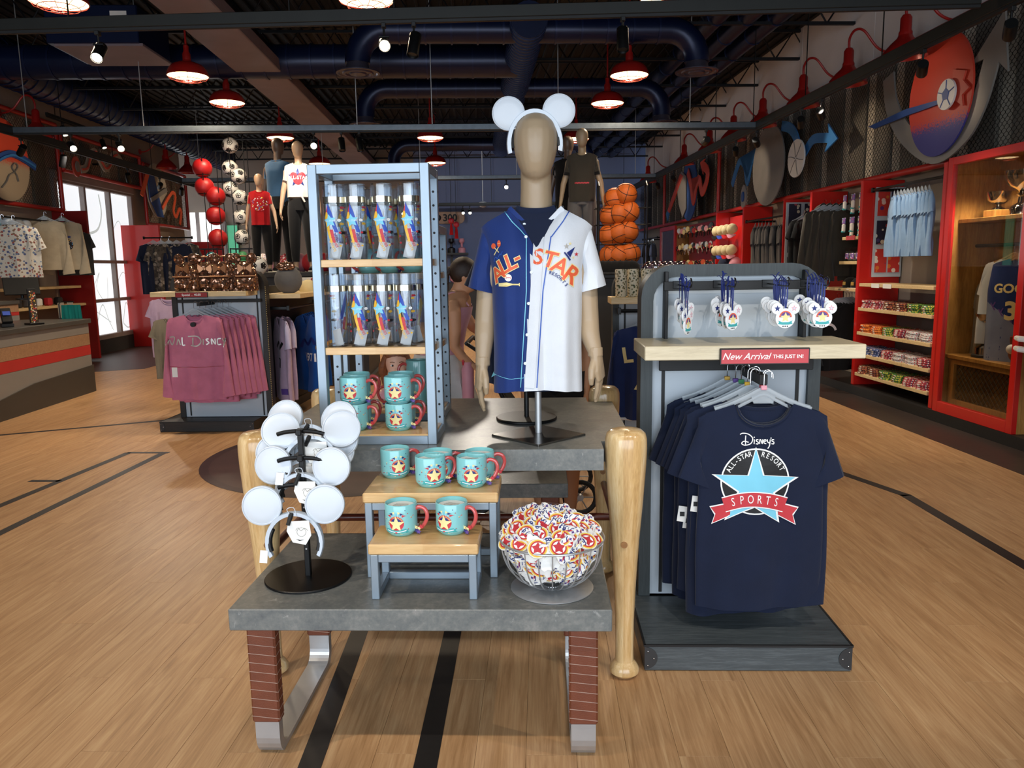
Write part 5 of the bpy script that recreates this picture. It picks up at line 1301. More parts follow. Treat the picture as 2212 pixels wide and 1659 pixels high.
L_ = [  # pixel of the head, lit?, target (room frame), label, power
    ((207, 105), 1, (-2.4, 3.2, .6), 'lit black can spotlight on the dark track bar toward the cash desk', 0),
    ((828, 88), 1, (.0, 1.0, 1.3), 'lit black can spotlight on the dark track bar aimed at the shop front', 0),
    ((893, 85), 0, (-.9, 4.9, 0), 'unlit black can spotlight beside the lit one on the dark track bar', 0),
    ((1345, 80), 0, (1.0, 4.9, 0), 'unlit black can spotlight on the dark track bar above the mannequin', 0),
    ((2045, 60), 0, (4.3, 6.4, 2.6), 'large black can spotlight aimed at the U-arrow wall art', 0), ((1915, 145), 0, (4.3, 7.6, 2.6), 'black can spotlight hung before the U-arrow wall art', 0),
    ((108, 300), 1, (-2.0, 6.5, .8), 'lit can spotlight at the corner of silver bar and wall track', 0), ((226, 302), 1, (-2.4, 7.0, .9), 'lit can spotlight on the silver bar above the frosted window', 0),
    ((663, 298), 1, (-1.3, 5.0, 1.0), 'lit can spotlight on the silver bar beside the white T-shirt mannequin', 0), ((728, 300), 0, (-1.3, 9.0, 0), 'unlit can spotlight on the silver bar over the bottle rack', 0), ((771, 303), 0, (-1.0, 9.4, 0), 'second unlit can spotlight on the silver bar over the bottle rack', 0),
    ((1722, 262), 0, (4.5, 10.6, 2.2), 'unlit can spotlight before the volleyball wall art', 0), ((1754, 243), 1, (4.4, 9.4, 2.6), 'lit can spotlight between the two large wall arts', 0), ((1645, 305), 0, (4.5, 11.5, 2.5), 'can spotlight before the grey disc wall art', 0), ((1594, 325), 0, (4.5, 13.0, 2.2), 'can spotlight before the blue zigzag wall art', 0), ((1540, 295), 0, (3.0, 11.5, 2.8), 'can spotlight at the corner of silver bar and wall track', 0),
    ((85, 322), 0, (-6.9, 11.2, 2.0), 'unlit can spotlight before the orange disc wall art', 0), ((175, 345), 1, (-6.6, 12.0, .9), 'lit can spotlight on the wall track before the frosted window', 0), ((285, 382), 1, (-6.2, 15.2, 1.0), 'lit can spotlight on the wall track past the frosted window', 0), ((342, 400), 1, (-6.8, 16.4, 2.2), 'lit can spotlight before the blue-grey disc wall art', 0), ((386, 412), 1, (-6.8, 18.0, 1.0), 'lit can spotlight at the far end of the wall track', 0),
    ((1093, 405), 1, (0, 4, 1.5), 'lit can spotlight on the grey bar facing down the aisle', 0), ((1450, 385), 1, (4.4, 15.8, 2.6), 'lit can spotlight before the red zigzag wall art', 0), ((1420, 400), 0, (4.4, 17.2, 2.2), 'unlit can spotlight past the red zigzag wall art', 0)]
for (px, onf, tgt, lb, pw) in L_:
    p = hp(*px)
    if p.y < 6.6 and p.x < 3.2: z = 3.054; p = hp(*px, z); p.y = 6.23-(p.x+7)*.0823
    elif abs(p.x-3.56) < .45: z = 3.005; p = hp(*px, z); p.x = 3.56
    elif abs(p.x+5.5) < .6 and not 9.4 < p.y < 10.2: z = 3.005; p = hp(*px, z); p.x = -5.5
    else: z = 3.02; p = hp(*px, z); p.y = 9.83 if p.y < 12 else 15.2
    spot_head(p.x, p.y, z, tgt, onf, lb, pw)
for k, (px, lb) in enumerate((((870, 465), 'beside the brown wall plaque'), ((1000, 462), 'right of the plaque before the blue wall'), ((1015, 470), 'deepest before the blue wall'))):
    p = PY(*px, 19.5); spot_head(p.x, 19.6, 2.88, (p.x+.3, 17, 1), 1, 'small lit can spotlight '+lb)
# lamps over the foreground tables (their track is above the frame)
setframe(0)
track('track_bar', 'dark track bar above the foremost tables', (-3, 1.15), (3, 1.15), 3.45, 'bar_black', (.1, .5, .9))
for k, (x, tg, pw, an) in enumerate(((-1.5, (-.75, 2.4, .6), 34, 38), (-.55, (-.45, 2.8, .9), 52, 40), (.35, (.05, 2.5, .7), 34, 34), (1.15, (.85, 2.9, .95), 95, 46))):
    spot_head(x, 1.15, 3.32, tg, 1, 'lit can spotlight above the foremost tables, number %s from the window side' % ('one', 'two', 'three', 'four')[k], pw, an)
for k, (x, tg, pw) in enumerate(((-2.6, (-2.3, 2.0, 0), 190), (2.6, (2.2, 2.2, 0), 150))): spot_head(x, 1.15, 3.32, tg, 1, 'added can spotlight washing the floor beside the foremost tables, %s side' % ('window', 'cabinet')[k], pw, 84, (1, .84, .66) if k == 0 else NEUT)  # two unseen heads added to brighten the floor
setframe(4.8)
# accent beams added at track height, without heads of their own
for (loc, tg, pw, an, col) in (((3.5, 8.0, 3.05), (4.5, 7.5, 3.0), 22, 60, WARM), ((3.5, 9.6, 3.05), (4.6, 9.4, 2.9), 26, 50, WARM), ((3.5, 12.0, 3.05), (4.6, 12.0, 2.8), 22, 60, WARM), ((3.5, 16.2, 3.05), (4.6, 16.4, 2.8), 22, 60, WARM), ((3.5, 7.9, 3.05), (4.5, 7.7, .9), 90, 60, NEUT), ((3.4, 9.8, 3.05), (4.4, 9.4, 1.2), 90, 60, NEUT), ((3.4, 13.2, 3.05), (4.4, 13.2, 1.4), 90, 70, NEUT), ((3.4, 6.6, 3.05), (4.4, 6.3, 1.0), 60, 60, NEUT),
    ((-5.4, 11.6, 3.05), (-6.9, 12.0, 3.1), 22, 60, WARM), ((-5.4, 10.9, 3.05), (-6.7, 11.8, 1.2), 50, 60, NEUT), ((-5.4, 17.2, 3.05), (-6.9, 17.7, 3.0), 22, 60, WARM), ((-4.0, 9.7, 3.05), (-3.2, 7.6, .8), 110, 50, NEUT), ((-2.2, 9.7, 3.05), (-2.3, 10.6, 2.2), 60, 60, NEUT), ((-4.6, 9.7, 3.05), (-5.2, 9.2, .7), 60, 60, NEUT),
    ((1.2, 9.7, 3.05), (1.2, 8.2, 1.6), 70, 60, NEUT), ((.2, 15.1, 3.05), (.6, 21, 1.6), 120, 80, DAY), ((2.4, 15.1, 3.05), (2.0, 21, 1.8), 120, 80, DAY), ((-2.5, 15.1, 3.05), (-3.5, 19, 1.0), 120, 80, NEUT), ((0, 9.7, 3.05), (-.5, 5.2, .9), 110, 46, NEUT)):
    spot_light('track_and_added_light', loc, tg, pw, col, an, .6, .04)
setframe(0)
# ---------------------------------------------------------------- right wall: chain-link band, wall art, gooseneck lamps, lockers
setframe(4.8)
def chainlink(y0, y1, z0, z1, x, pitch=.062):
    """zigzag wires; the cells are the hexagon-like loops of the fence"""
    b = MB().use('mesh_wire'); n = int((y1-y0)/(pitch/2)); m = int((z1-z0)/pitch); q = pitch/2
    prof = [(-.0028, -.0016), (.0028, -.0016), (0, .0034)]
    for i in range(n):
        yy = y0+(i+.5)*q; pts = []
        for j in range(2*m+1):
            s = 1 if (j+i) % 2 else -1; z = z0+j*pitch/2
            pts += [(yy+s*q*.5, z-pitch*.10), (yy+s*q*.5, z+pitch*.10)]
        rings = [[(x+c, y+d, z) for d, c in prof] for y, z in pts]; b.loft(rings, False, False, False)
    return b
def rail_frame(parts, label, name='fence_panel'):
    t = thing(name, label, 'fence', (0, 0, 0)); 
    for p, q in parts: MB().use('red_rail').cyl(p, q, .035, None, 12).build('rail', t)
    return t
XM = 4.55
for (y0, y1, lb) in ((3.0, 8.9, 'behind the U-arrow art'), (8.9, 14.35, 'behind the volleyball art'), (14.45, 18.5, 'behind the red zigzag art'), (18.6, 21.3, 'at the deep end of the wall')):
    t = rail_frame([((XM, y0, 2.42), (XM, y1, 2.42)), ((XM, y0, 3.71), (XM, y1, 3.71))]+([((XM, y0, 2.42), (XM, y0, 3.71))] if y0 > 9 else []), 'black chain-link fence band with red rails '+lb)
    chainlink(y0, y1, 2.46, 3.68, XM, .062 if y0 < 10 else .085).build('wire_mesh', t, kind='stuff')
def art(b_list, label, y, z, x=4.44, name='wall_art'):
    """flat cut-out shapes in (y, z), each with its own thickness, standing off the fence"""
    t = thing(name, label, 'wall art', (x, y, z))
    for nm, mat, poly, d in b_list: MB().use(mat).prism([(p[0], p[1]) for p in poly], -d, -d-.018, 'yz').build(nm, t)
    MB().use('black_metal').cyl((0, 0, 0), (.12, 0, 0), .02, None, 8).build('standoff', t); return t
def thick(pts, w, arrow=None):
    pts = [V(p[:2]) for p in pts]; Ls, Rs = [], []
    for i, p in enumerate(pts):
        t = (pts[min(i+1, len(pts)-1)]-pts[max(i-1, 0)]).normalized(); n = V((-t.y, t.x))*w/2; Ls.append(p+n); Rs.append(p-n)
    mid = []
    if arrow:
        t = (pts[-1]-pts[-2]).normalized(); n = V((-t.y, t.x)); mid = [pts[-1]+n*arrow-t*.06, pts[-1]+t*arrow*1.5, pts[-1]-n*arrow-t*.06]
    return [tuple(p) for p in Ls+mid+Rs[::-1]]
def px2(pts, y0, z0, x=4.42): out = []; [out.append(((q := PX(a, b, x)).y-y0, q.z-z0)) for a, b in pts]; return out
c = PX(2035, 200, 4.42); y0, z0 = c.y, c.z
U = smooth_path(px2([(1918, 165), (1925, 230), (1955, 290), (2015, 330), (2075, 290), (2112, 225), (2140, 130)], y0, z0), 6)
burst = px2([(2070, 150), (2098, 152), (2092, 172), (2106, 188), (2090, 205), (2092, 228), (2070, 215)], y0, z0)
a1 = art([('arrow_band', 'art_grey', thick(U, .21, .26), .0), ('oval_disc', 'disc_red_speckle', circ(0, -.02, .50, 48, .56), .03), ('burst', 'art_red', burst, .055), ('streak', 'art_navy', px2([(1886, 274), (1968, 236), (2046, 214), (2048, 222), (1970, 250), (1900, 278)], y0, z0), .06), ('ball_disc', 'ball_white', circ(*px2([(2062, 204)], y0, z0)[0], .135, 28), .085)], 'grey U-shaped arrow wall art around a red oval with a soccer ball', y0, z0)
bc = px2([(2062, 204)], y0, z0)[0]
MB().use('art_navy').prism(star(*bc, .055, 5, .82), -.104, -.110, 'yz').build('ball_patch', a1)
for k in range(5): a = pi/2+2*pi*k/5; MB().use('art_navy').prism(thick([(bc[0]+.05*cos(a), bc[1]+.05*sin(a)), (bc[0]+.128*cos(a), bc[1]+.128*sin(a))], .008), -.104, -.108, 'yz').build('ball_seam', a1)
c = PX(1662, 358, 4.42); y0, z0 = c.y, c.z
vb = px2([(1728, 342)], y0, z0)[0]
a2 = art([('grey_disc', 'art_dgrey', circ(0, 0, .62, 48, .58), .03), ('blue_zigzag', 'art_blue', thick(smooth_path(px2([(1580, 400), (1590, 365), (1598, 348), (1608, 360), (1613, 395), (1622, 350), (1640, 320)], y0, z0), 4), .11), .0), ('blue_arc', 'art_blue', thick(smooth_path(px2([(1688, 272), (1704, 276), (1716, 292), (1724, 320)], y0, z0), 5), .14), .0), ('blue_arrow', 'art_blue', thick(smooth_path(px2([(1738, 330), (1756, 302), (1780, 298), (1790, 298)], y0, z0), 5), .12, .17), .01), ('small_ring', 'art_grey', circ(*px2([(1608, 425)], y0, z0)[0], .13, 24, .19), .02), ('small_dot', 'art_navy', circ(*px2([(1608, 425)], y0, z0)[0], .05, 18, .08), .04), ('volleyball_disc', 'ball_white', circ(vb[0], vb[1], .27, 32, .25), .06)], 'blue zigzag arrow wall art with grey disc and white volleyball', y0, z0)
for k in range(6):
    a = pi/3*k; MB().use('art_dgrey').prism(thick(smooth_path([(vb[0]+.02*cos(a), vb[1]+.02*sin(a)), (vb[0]+.14*cos(a+.25), vb[1]+.13*sin(a+.25)), (vb[0]+.25*cos(a+.2), vb[1]+.235*sin(a+.2))], 4), .010), -.079, -.083, 'yz').build('ball_seam', a2)
c = PX(1490, 405, 4.42); y0, z0 = c.y, c.z
a3 = art([('blue_disc', 'art_navy', circ(-.0, -.05, .55, 40, .62), .02), ('red_zigzag', 'art_red', thick(smooth_path(px2([(1490, 370), (1497, 400), (1502, 435), (1508, 400), (1515, 388), (1521, 415), (1530, 395), (1533, 370), (1524, 358)], y0, z0), 5), .17, .15), .05), ('red_streak', 'art_red', px2([(1474, 375), (1480, 380), (1450, 460), (1446, 455)], y0, z0), .05), ('blue_tip', 'art_blue', px2([(1446, 455), (1450, 460), (1446, 478), (1443, 462)], y0, z0), .05), ('grey_plate', 'art_grey', px2([(1466, 400), (1476, 370), (1486, 380), (1486, 450), (1478, 470), (1470, 440)], y0, z0), .045)], 'blue oval wall art with red zigzag track and streak', y0, z0)

def gooseneck_proto(mir=1):
    t = thing('gooseneck_lamp', 'x', 'lamp')
    b = MB().use('red_lamp'); b.tube(smooth_path([(.52*mir, 0, .10), (.42*mir, 0, .10), (.30*mir, 0, .16), (.16*mir, 0, .32), (.06*mir, 0, .33), (0, 0, .24), (0, 0, .12)], 5), .014, 8); b.build('arm', t)
    MB().use('red_lamp').lathe([(.055, 0), (.055, .014), (.002, .014)], 16, (.52*mir, 0, .10), True, 'x').build('wall_plate', t)
    MB().use('red_lamp').lathe([(.002, .15), (.035, .14), (.052, .11), (.052, .0), (.062, -.02), (.062, -.05)], 18).build('socket', t)
    MB().use('red_lamp').lathe([(.060, -.04), (.075, -.07), (.13, -.12), (.19, -.19), (.205, -.24), (.198, -.24), (.18, -.19), (.11, -.12), (.05, -.08)], 28, caps=False).build('shade', t)
    MB().use('spot_off').lathe([(.18, -.20), (.001, -.205)], 22, caps=False).build('bulb_disc', t); return t
GN = gooseneck_proto(); gfirst = [True]
for k, px in enumerate(((1956, 75), (1833, 135), (1735, 190), (1648, 235), (1585, 260), (1533, 300), (1478, 330), (1400, 365))):
    p = PX(*px, 4.14); p.z = 3.66; lb = 'red gooseneck wall lamp, %s one along the chain-link wall from the trophy cabinet' % ('first', 'second', 'third', 'fourth', 'fifth', 'sixth', 'seventh', 'eighth')[k]
    if gfirst[0]: gfirst[0] = False; GN.location = fw_(p); GN.rotation_euler = (0, 0, rad(FR)); GN['label'] = lb; GN['group'] = 'gooseneck lamps'
    else: dup(GN, p, 0, lb, 'gooseneck lamps')

# ---- dividers, shelves, trophies
XF = 4.3
for (y, lb) in ((8.55, 'beside folded shirts'), (9.86, 'beside dark hooded jackets'), (12.37, 'beside grey shirts'), (13.75, 'beside the caps'), (7.02, 'next to the trophy cabinet')):
    board('red_divider', 'tall glossy red divider board '+lb, (XF+.235, y, .10), (.47, .06, 2.28), 'red_gloss')
# trophy cabinet
tc = thing('trophy_cabinet', 'glass-fronted trophy cabinet with bright red frame and oak interior', 'cabinet', (XF, 6.4, .10)); H = 2.30; hy = .54
b = MB().use('cabinet_oak'); b.box((.46, 0, H/2), (.02, 2*hy, H)); b.box((.24, -hy+.01, H/2), (.44, .02, H)); b.box((.24, hy-.01, H/2), (.44, .02, H)); b.box((.24, 0, H-.01), (.44, 2*hy-.04, .02)); b.box((.24, 0, .01), (.44, 2*hy-.04, .02)); b.build('carcass', tc)
b = MB().use('red_gloss')
for s in (-1, 1): b.box((0, s*(hy-.035), H/2), (.05, .07, H), .004)
b.box((0, 0, H-.035), (.05, 2*hy-.14, .07), .004); b.box((0, 0, .05), (.05, 2*hy-.14, .10), .004); b.build('door_frame', tc)
MB().use('cabinet_glass').box((.0, 0, H/2+.01), (.008, 2*hy-.13, H-.16)).build('glass_pane', tc)
MB().use('cabinet_oak').box((.27, 0, 1.74), (.36, 2*hy-.05, .035), .003).build('shelf', tc); MB().use('cabinet_oak').box((.25, 0, .52), (.40, 2*hy-.05, .035), .003).build('shelf', tc)
b = MB().use('cabinet_oak'); b.box((.10, 0, .475), (.03, 2*hy-.05, .05), .003); b.box((.10, hy-.08, .27), (.03, .07, .38), .003); b.box((.10, -hy+.08, .27), (.03, .07, .38), .003); b.box((.10, 0, .09), (.03, 2*hy-.2, .07), .003); b.build('locker_front', tc)
b = MB().use('mesh_wire')
for k in range(-14, 16):
    for s in (-1, 1): 
        y_a, y_b = k*.06-.16, k*.06+.16
        if s > 0: b.tube([(.115, max(-.42, min(.42, y_a)), .12+max(0, (-.42-y_a))*1.0), (.115, min(.42, y_b), .44-max(0, y_b-.42))], .003, 4) if y_b > -.40 and y_a < .40 else None
        else: b.tube([(.118, max(-.42, y_a), .44-max(0, -.42-y_a)), (.118, min(.42, y_b), .12+max(0, y_b-.42))], .003, 4) if y_b > -.40 and y_a < .40 else None
b.build('vent_mesh', tc, kind='stuff'); MB().use('black_matte').cyl((.28, -hy+.02, 1.52), (.28, hy-.02, 1.52), .016, None, 10).build('hanging_rod', tc)
spot_light('cabinet_fill', (XF+.08, 6.4, 2.34), (XF+.25, 6.4, 0), 95, NEUT, 120, .6, .05)  # fill spot added to brighten the cabinet interior, no fixture
def trophy(label, y, z, x, kind):
    t = thing('trophy', label, 'trophy', (x, y, z))
    if kind == 'bowl':
        MB().use('cabinet_oak').box((0, 0, .03), (.16, .16, .06), .004).build('plinth', t); MB().use('trophy_silver').lathe([(.055, .06), (.05, .075), (.022, .09), (.022, .105), (.05, .115), (.085, .145), (.10, .20), (.104, .215), (.098, .213), (.08, .15), (.03, .12), (.001, .118)], 28).build('bowl', t)
    elif kind == 'tall':
        MB().use('trophy_silver').lathe([(.085, 0), (.088, .05), (.075, .075), (.035, .10), (.028, .15), (.05, .165), (.028, .18), (.04, .20), (.10, .24), (.135, .30), (.145, .36), (.138, .36), (.12, .30), (.03, .22), (.001, .215)], 28).build('cup', t)
        for s in (-1, 1): MB().use('trophy_silver').tube(smooth_path([(0, s*.12, .33), (0, s*.19, .34), (0, s*.19, .27), (0, s*.10, .24)], 4), .007, 8).build('handle', t)
    else:
        MB().use('black_matte').lathe([(.11, 0), (.11, .02), (.10, .025), (.001, .025)], 24).build('plinth', t)
        MB().use('trophy_silver').lathe([(.085, .025), (.085, .085), (.06, .10), (.02, .125), (.011, .16), (.013, .22), (.009, .26), (.012, .28), (.05, .295), (.085, .33), (.10, .385), (.095, .385), (.07, .33), (.001, .30)], 28).build('cup', t)
        for s in (-1, 1): MB().use('trophy_silver').tube(smooth_path([(0, s*.09, .37), (0, s*.145, .385), (0, s*.14, .34), (0, s*.075, .31)], 4), .006, 8).build('handle', t)
    return t
def ball(b, r, mat='ball_white'): return b.use(mat).sphere((0, 0, 0), r, 20, 12)
trophy('low silver bowl trophy on a wooden plinth, cabinet top shelf', 6.62, 1.86, XF+.25, 'bowl'); trophy('tall two-handled silver cup, cabinet top shelf', 6.33, 1.86, XF+.25, 'tall'); trophy('slender silver cup on black foot holding baseballs', 6.60, .638, XF+.22, 'cup')
for k, (y, x, z) in enumerate(((6.645, XF+.21, 1.045), (6.565, XF+.22, 1.047))): one(ball(MB(), .040), 'baseball', 'cream baseball resting in the slender silver cup', 'ball', (x, y, z), group='baseballs in the cup')
gl = MB().use('leather_brown'); gl.sphere((0, 0, 0), .09, 16, 10, (.7, 1, 1)); 
for k in range(4): gl.tube([(0, -.06+.04*k, .05), (-.01, -.07+.045*k, .10), (-.02, -.06+.04*k, .13)], [.022, .02, .014], 8)
one(gl, 'baseball_glove', 'brown leather baseball glove on the cabinet shelf', 'glove', (XF+.2, 6.16, .725)); one(ball(MB(), .040), 'baseball', 'cream baseball held in the brown glove', 'ball', (XF+.12, 6.13, .76))
# jersey inside
jb = garment(MB(), 'navy_jersey', .25, .92, .035, .22, .3, .085, .07, .03, d0=.012, fold=.012, k=2, seed=31, sleeve=None, chest=.25)
j = thing('cabinet_jersey', 'navy sleeveless jersey lettered GOOFY 32 on a wooden hanger in the cabinet', 'jersey', (XF+.22, 6.24, 1.50), rz=-62); jb.build('jersey_body', j)
P = Print(jb, -1, .03); P.poly('grey_blue_cloth', [(-.24, -.36), (-.10, -.45), (.23, -.80), (.23, -.90), (-.24, -.90)], .002); P.text('p_cream', 'GOOFY', 0, -.25, .105, 0, .03, 0, 1, .004); P.text('p_cream', '32', .02, -.44, .21, 0, .035, 0, 1, .005)
for k in range(4): P.stroke('p_purple', [(-.20+.07*k, -.37-.05*k), (-.16+.07*k, -.43-.05*k)], .012, .003); P.stroke('p_purple', [(-.16+.07*k, -.36-.05*k), (-.18+.07*k, -.40-.05*k)], .01, .0035)
P.build('lettering', j)
jw = garment(MB(), 'white_jersey', .26, .74, .04, .24, .28, .09, .08, .03, d0=.012, fold=.02, k=2, seed=33, sleeve='short', sl=.25, sa=14, sdep=.03)
one(jw, 'cabinet_jersey', 'white pinstripe jersey hanging behind the navy one in the cabinet', 'jersey', (XF+.27, 6.40, 1.50), rz=-66)
jk = garment(MB(), 'khaki', .25, .75, .05, .24, .3, .09, .07, .03, d0=.012, fold=.03, k=3, seed=35, sleeve='short', sl=.2, sa=14, sdep=.03)
one(jk, 'cabinet_jersey', 'faded khaki jersey draped low in the cabinet', 'jersey', (XF+.36, 6.68, 1.32), rz=-80)
hg = hanger_mesh('cabinet_oak', .16).mesh('clothes_hanger')
for k, (y, x) in enumerate(((6.24, XF+.22), (6.40, XF+.27))): tag(link('clothes_hanger', hg, None, (x, y, 1.535), -62), 'wooden hanger in the cabinet holding the %s jersey' % ('navy', 'white pinstripe')[k], 'hanger')
# red jersey at the end of the wall
rj = garment(MB(), 'red_cloth', .27, .88, .06, .25, .28, .09, .08, .03, d0=.015, fold=.02, k=2, seed=37, sleeve='long', sl=.62, sa=10, sr=(.085, .06), sdep=.045)
t = thing('red_jersey', 'red long-sleeve jersey with white stripes hanging past the trophy cabinet', 'jersey', (XF-.02, 5.22, 1.42), rz=-25); rj.build('jersey_body', t)
b = MB().use('white_cloth')
for k in range(2): b.box((-.335, -.0, -.50-.075*k), (.145, .125, .035), .01, Matrix.Rotation(.12, 3, 'Y'))
b.build('sleeve_stripes', t, kind='stuff'); MB().use('p_black').box((-.20, -.085, -.80), (.10, .003, .05)).build('maker_patch', t)
for k in range(3): one(garment(MB(), 'red_cloth', .27, .88, .05, .25, .28, .09, .08, .03, d0=.015, fold=.02, k=2, seed=38+k, sleeve='long', sl=.62, sa=10, sr=(.085, .06), sdep=.04), 'red_jersey', 'red jersey hanging %s behind the striped red one' % ORD[k], 'jersey', (XF+.05, 5.12-.09*k, 1.42), rz=-25, group='red jerseys')

# ---- shelf bay with folded shirts
setframe(4.8)
fold_m = {}
def folded(mat):
    if mat not in fold_m:
        b = MB().use(mat); r = random.Random(len(fold_m)); 
        def P_(u, v):
            a = 2*pi*u; ca, sa = cos(a), sin(a); return (.135*math.copysign(abs(ca)**.5, ca)*(1-.06*v*v)+r.uniform(-.002, .002), .10*math.copysign(abs(sa)**.5, sa)*(1-.06*v*v), .020*(1-(1-v)**2)+.004*sin(5*u*6.28)*v)
        b.grid(18, 4, P_, True, True); k = len(b.v); b.add([P_(i/18, 1) for i in range(18)], [tuple(range(18))], True); b.use('white_cloth').box((-.134, 0, .010), (.004, .03, .010)); fold_m[mat] = b.mesh('folded_shirt')
    return fold_m[mat]
rows = [(1.255, None), (.985, ('fold_a', 'fold_a', 'fold_f', 'fold_f', 'fold_c', 'fold_c')), (.715, ('fold_b', 'fold_b', 'fold_c', 'fold_a', 'fold_d', 'fold_d')), (.47, ('fold_e', 'fold_e', 'fold_a', 'fold_d', 'fold_d', 'fold_a')), (.25, ('fold_f', 'fold_f', 'fold_c', 'fold_c', 'fold_a', 'fold_a'))]
names = ['upper', 'second', 'third', 'fourth', 'lowest']
for ri, (z, mats) in enumerate(rows):
    ys = ((7.08, 8.50),) if ri == 0 else ((7.08, 7.55), (7.55, 8.02), (8.02, 8.50))
    for k, (a, c_) in enumerate(ys): one(MB().use('maple_shelf').box((0, 0, 0), (.36, c_-a-.004, .036), .003), 'shelf', 'pale maple shelf board, %s level of the folded shirt bay' % names[ri], 'shelf', (XF+.18, (a+c_)/2, z-.018), group='shelves of the folded shirt bay')
    if mats:
        for k, m in enumerate(mats):
            for q in range(4):
                o = tag(link('folded_shirt', folded(m), None, (XF+.14+random.uniform(-.01, .01), 8.38-.232*k, z+.021*q), random.uniform(-4, 4)), 'folded %s patterned shirt, %s of its pile, on the %s shelf' % ({'fold_a': 'red and white', 'fold_b': 'orange', 'fold_c': 'green', 'fold_d': 'pale grey', 'fold_e': 'navy', 'fold_f': 'brown'}[m], ('bottom', 'second', 'third', 'topmost')[q], names[ri]), 'shirt', 'folded shirts by the red divider')
def price_tag(label, x, y, z): one(MB().use('paper_white').box((0, 0, 0), (.004, .16, .045)), 'price_tag', label, 'price tag', (x, y, z))
price_tag('white price card on the upper shelf edge under the blue shirts', XF-.004, 8.14, 1.235); price_tag('second white price card on the upper shelf edge', XF-.004, 7.90, 1.235)
def hang_bar(label, p, q, z, r=.014, wall=None): 
    t = thing('hang_rail', label, 'rail', ((p[0]+q[0])/2, (p[1]+q[1])/2, z)); c_ = V(((p[0]+q[0])/2, (p[1]+q[1])/2, 0))
    MB().use('black_metal').cyl(V((*p, 0))-c_, V((*q, 0))-c_, r, None, 10).build('rod', t)
    for e in (p, q):
        MB().use('black_metal').box(V((*e, .0))-c_, (.03, .03, .05), .003).build('end_bracket', t)
        if wall: MB().use('black_metal').box(V(((e[0]+wall)/2, e[1], .0))-c_, (abs(wall-e[0]), .02, .03), .003).build('wall_arm', t)
    return t
hm_ = hanger_mesh('hanger_plastic', .17).mesh('clothes_hanger')
def hung(mats, label, start, step, z, rz, n, w=.23, L=.68, sleeve='short', sl=.2, cat='shirt', hood=False, cuff=None, seed=0, pr=None, name='hanging_shirt', fold=.02, hook=True, var=True, sa=20, dep=.03):
    """a run of separate garments on their own hangers; label per garment"""
    out = []
    protos = []
    for q in range(min(n, 3)):
        b = garment(MB(), mats[q % len(mats)], w, L, dep, w*.96, .26, .085, .07, .03, d0=.012, fold=fold, k=2, seed=seed+q, sleeve=sleeve, sl=sl, sa=sa, sdep=.03, cuff=cuff, n=36, m=18)
        if hood: b.use(mats[q % len(mats)]); b.grid(16, 8, lambda u, v: (.10*cos(pi*u)*(.7+.5*sin(pi*v)), .03+.075*sin(pi*v)*sin(pi*u)-.02, -.06+.14*sin(pi*u)*(1-v*.55)), True)
        protos.append(b)
    meshes = [p.mesh('shirt_body') for p in protos]; grp = label
    for k in range(n):
        q = k % len(meshes); loc = (start[0]+step[0]*k, start[1]+step[1]*k, z)
        lb = label % ('foremost of its row' if k == 0 else ORD[min(k, 12)]+' in its row') if '%s' in label else label
        r_ = rz+random.uniform(-5, 5)*var
        t = thing(name, lb, cat, loc, r_, group=label.replace('%s', '').strip(' ,')); link('shirt_body', meshes[q], t)
        if pr and k == 0: P = Print(protos[q], -1, .04); pr(P); P.build('print', t)
        if hook: tag(link('clothes_hanger', hm_, None, (loc[0], loc[1], z+.038), r_), 'hanger of the '+(' '.join(lb.split()[:6])+', '+(lb.split(', ')[-1] if ', ' in lb else 'single one')), 'hanger', 'hangers')
        out.append(t)
    return out
hang_bar('black rail carrying light blue shirts below the fence band', (XF+.05, 8.4), (XF+.05, 7.1), 2.26, wall=XR)
hung(['sky_tee'], 'light blue T-shirt on the wall rail, %s', (XF+.07, 8.0), (.0, -.062), 2.16, 70, 11, .20, .62, sl=.17, seed=50, fold=.035)
pf = thing('poster_frame', 'clear poster frame of red and orange prints beside the blue shirts', 'frame', (XF+.30, 8.50, 1.36)); MB().use('panel_grey').box((0, 0, .45), (.33, .02, .98), .003).build('frame', pf)
for k, (x, z, m) in enumerate(((-.075, .14, 'poster_red'), (.075, .14, 'poster_red'), (-.075, .45, 'poster_dark'), (.075, .45, 'poster_dark'), (-.075, .76, 'poster_red'), (.075, .76, 'poster_dark'))): MB().use(m).box((x, -.013, z), (.13, .006, .26)).build('poster', pf)
# ---- bay of socks, jackets and caps
for k, (z, y0_, y1_, lb) in enumerate(((1.78, 8.62, 9.0, 'with red price card'), (1.50, 8.62, 9.05, 'under clear boxes'), (1.19, 8.62, 9.4, 'holding dark caps'))):
    one(MB().use('maple_shelf').box((0, 0, 0), (.34, y1_-y0_, .036), .003), 'shelf', 'pale maple shelf board '+lb, 'shelf', (XF+.19, (y0_+y1_)/2, z-.018))
one(MB().use('sign_red').box((0, 0, 0), (.006, .20, .05)), 'price_tag', 'red price card on the shelf above clear boxes', 'price tag', (XF+.012, 8.78, 1.765))
pk = MB().use('pack_art').box((0, 0, .03), (.012, .09, .07), .002); pk.use('white_cloth').box((0, 0, -.05), (.03, .06, .09), .01); pk.use('p_teal').box((0, .01, -.095), (.035, .05, .02), .005); pkm = pk.mesh('sock_pack')
for r_ in range(2):
    for c_ in range(5): tag(link('sock_pack', pkm, None, (XF+.06+.05*(c_ % 2), 8.66+.10*c_, 2.20-.26*r_-.05*(c_ % 2)), random.uniform(-12, 12)), 'purple-topped sock pack hanging in the %s row beside the red divider' % ('upper', 'lower')[r_], 'socks', 'hanging sock packs')
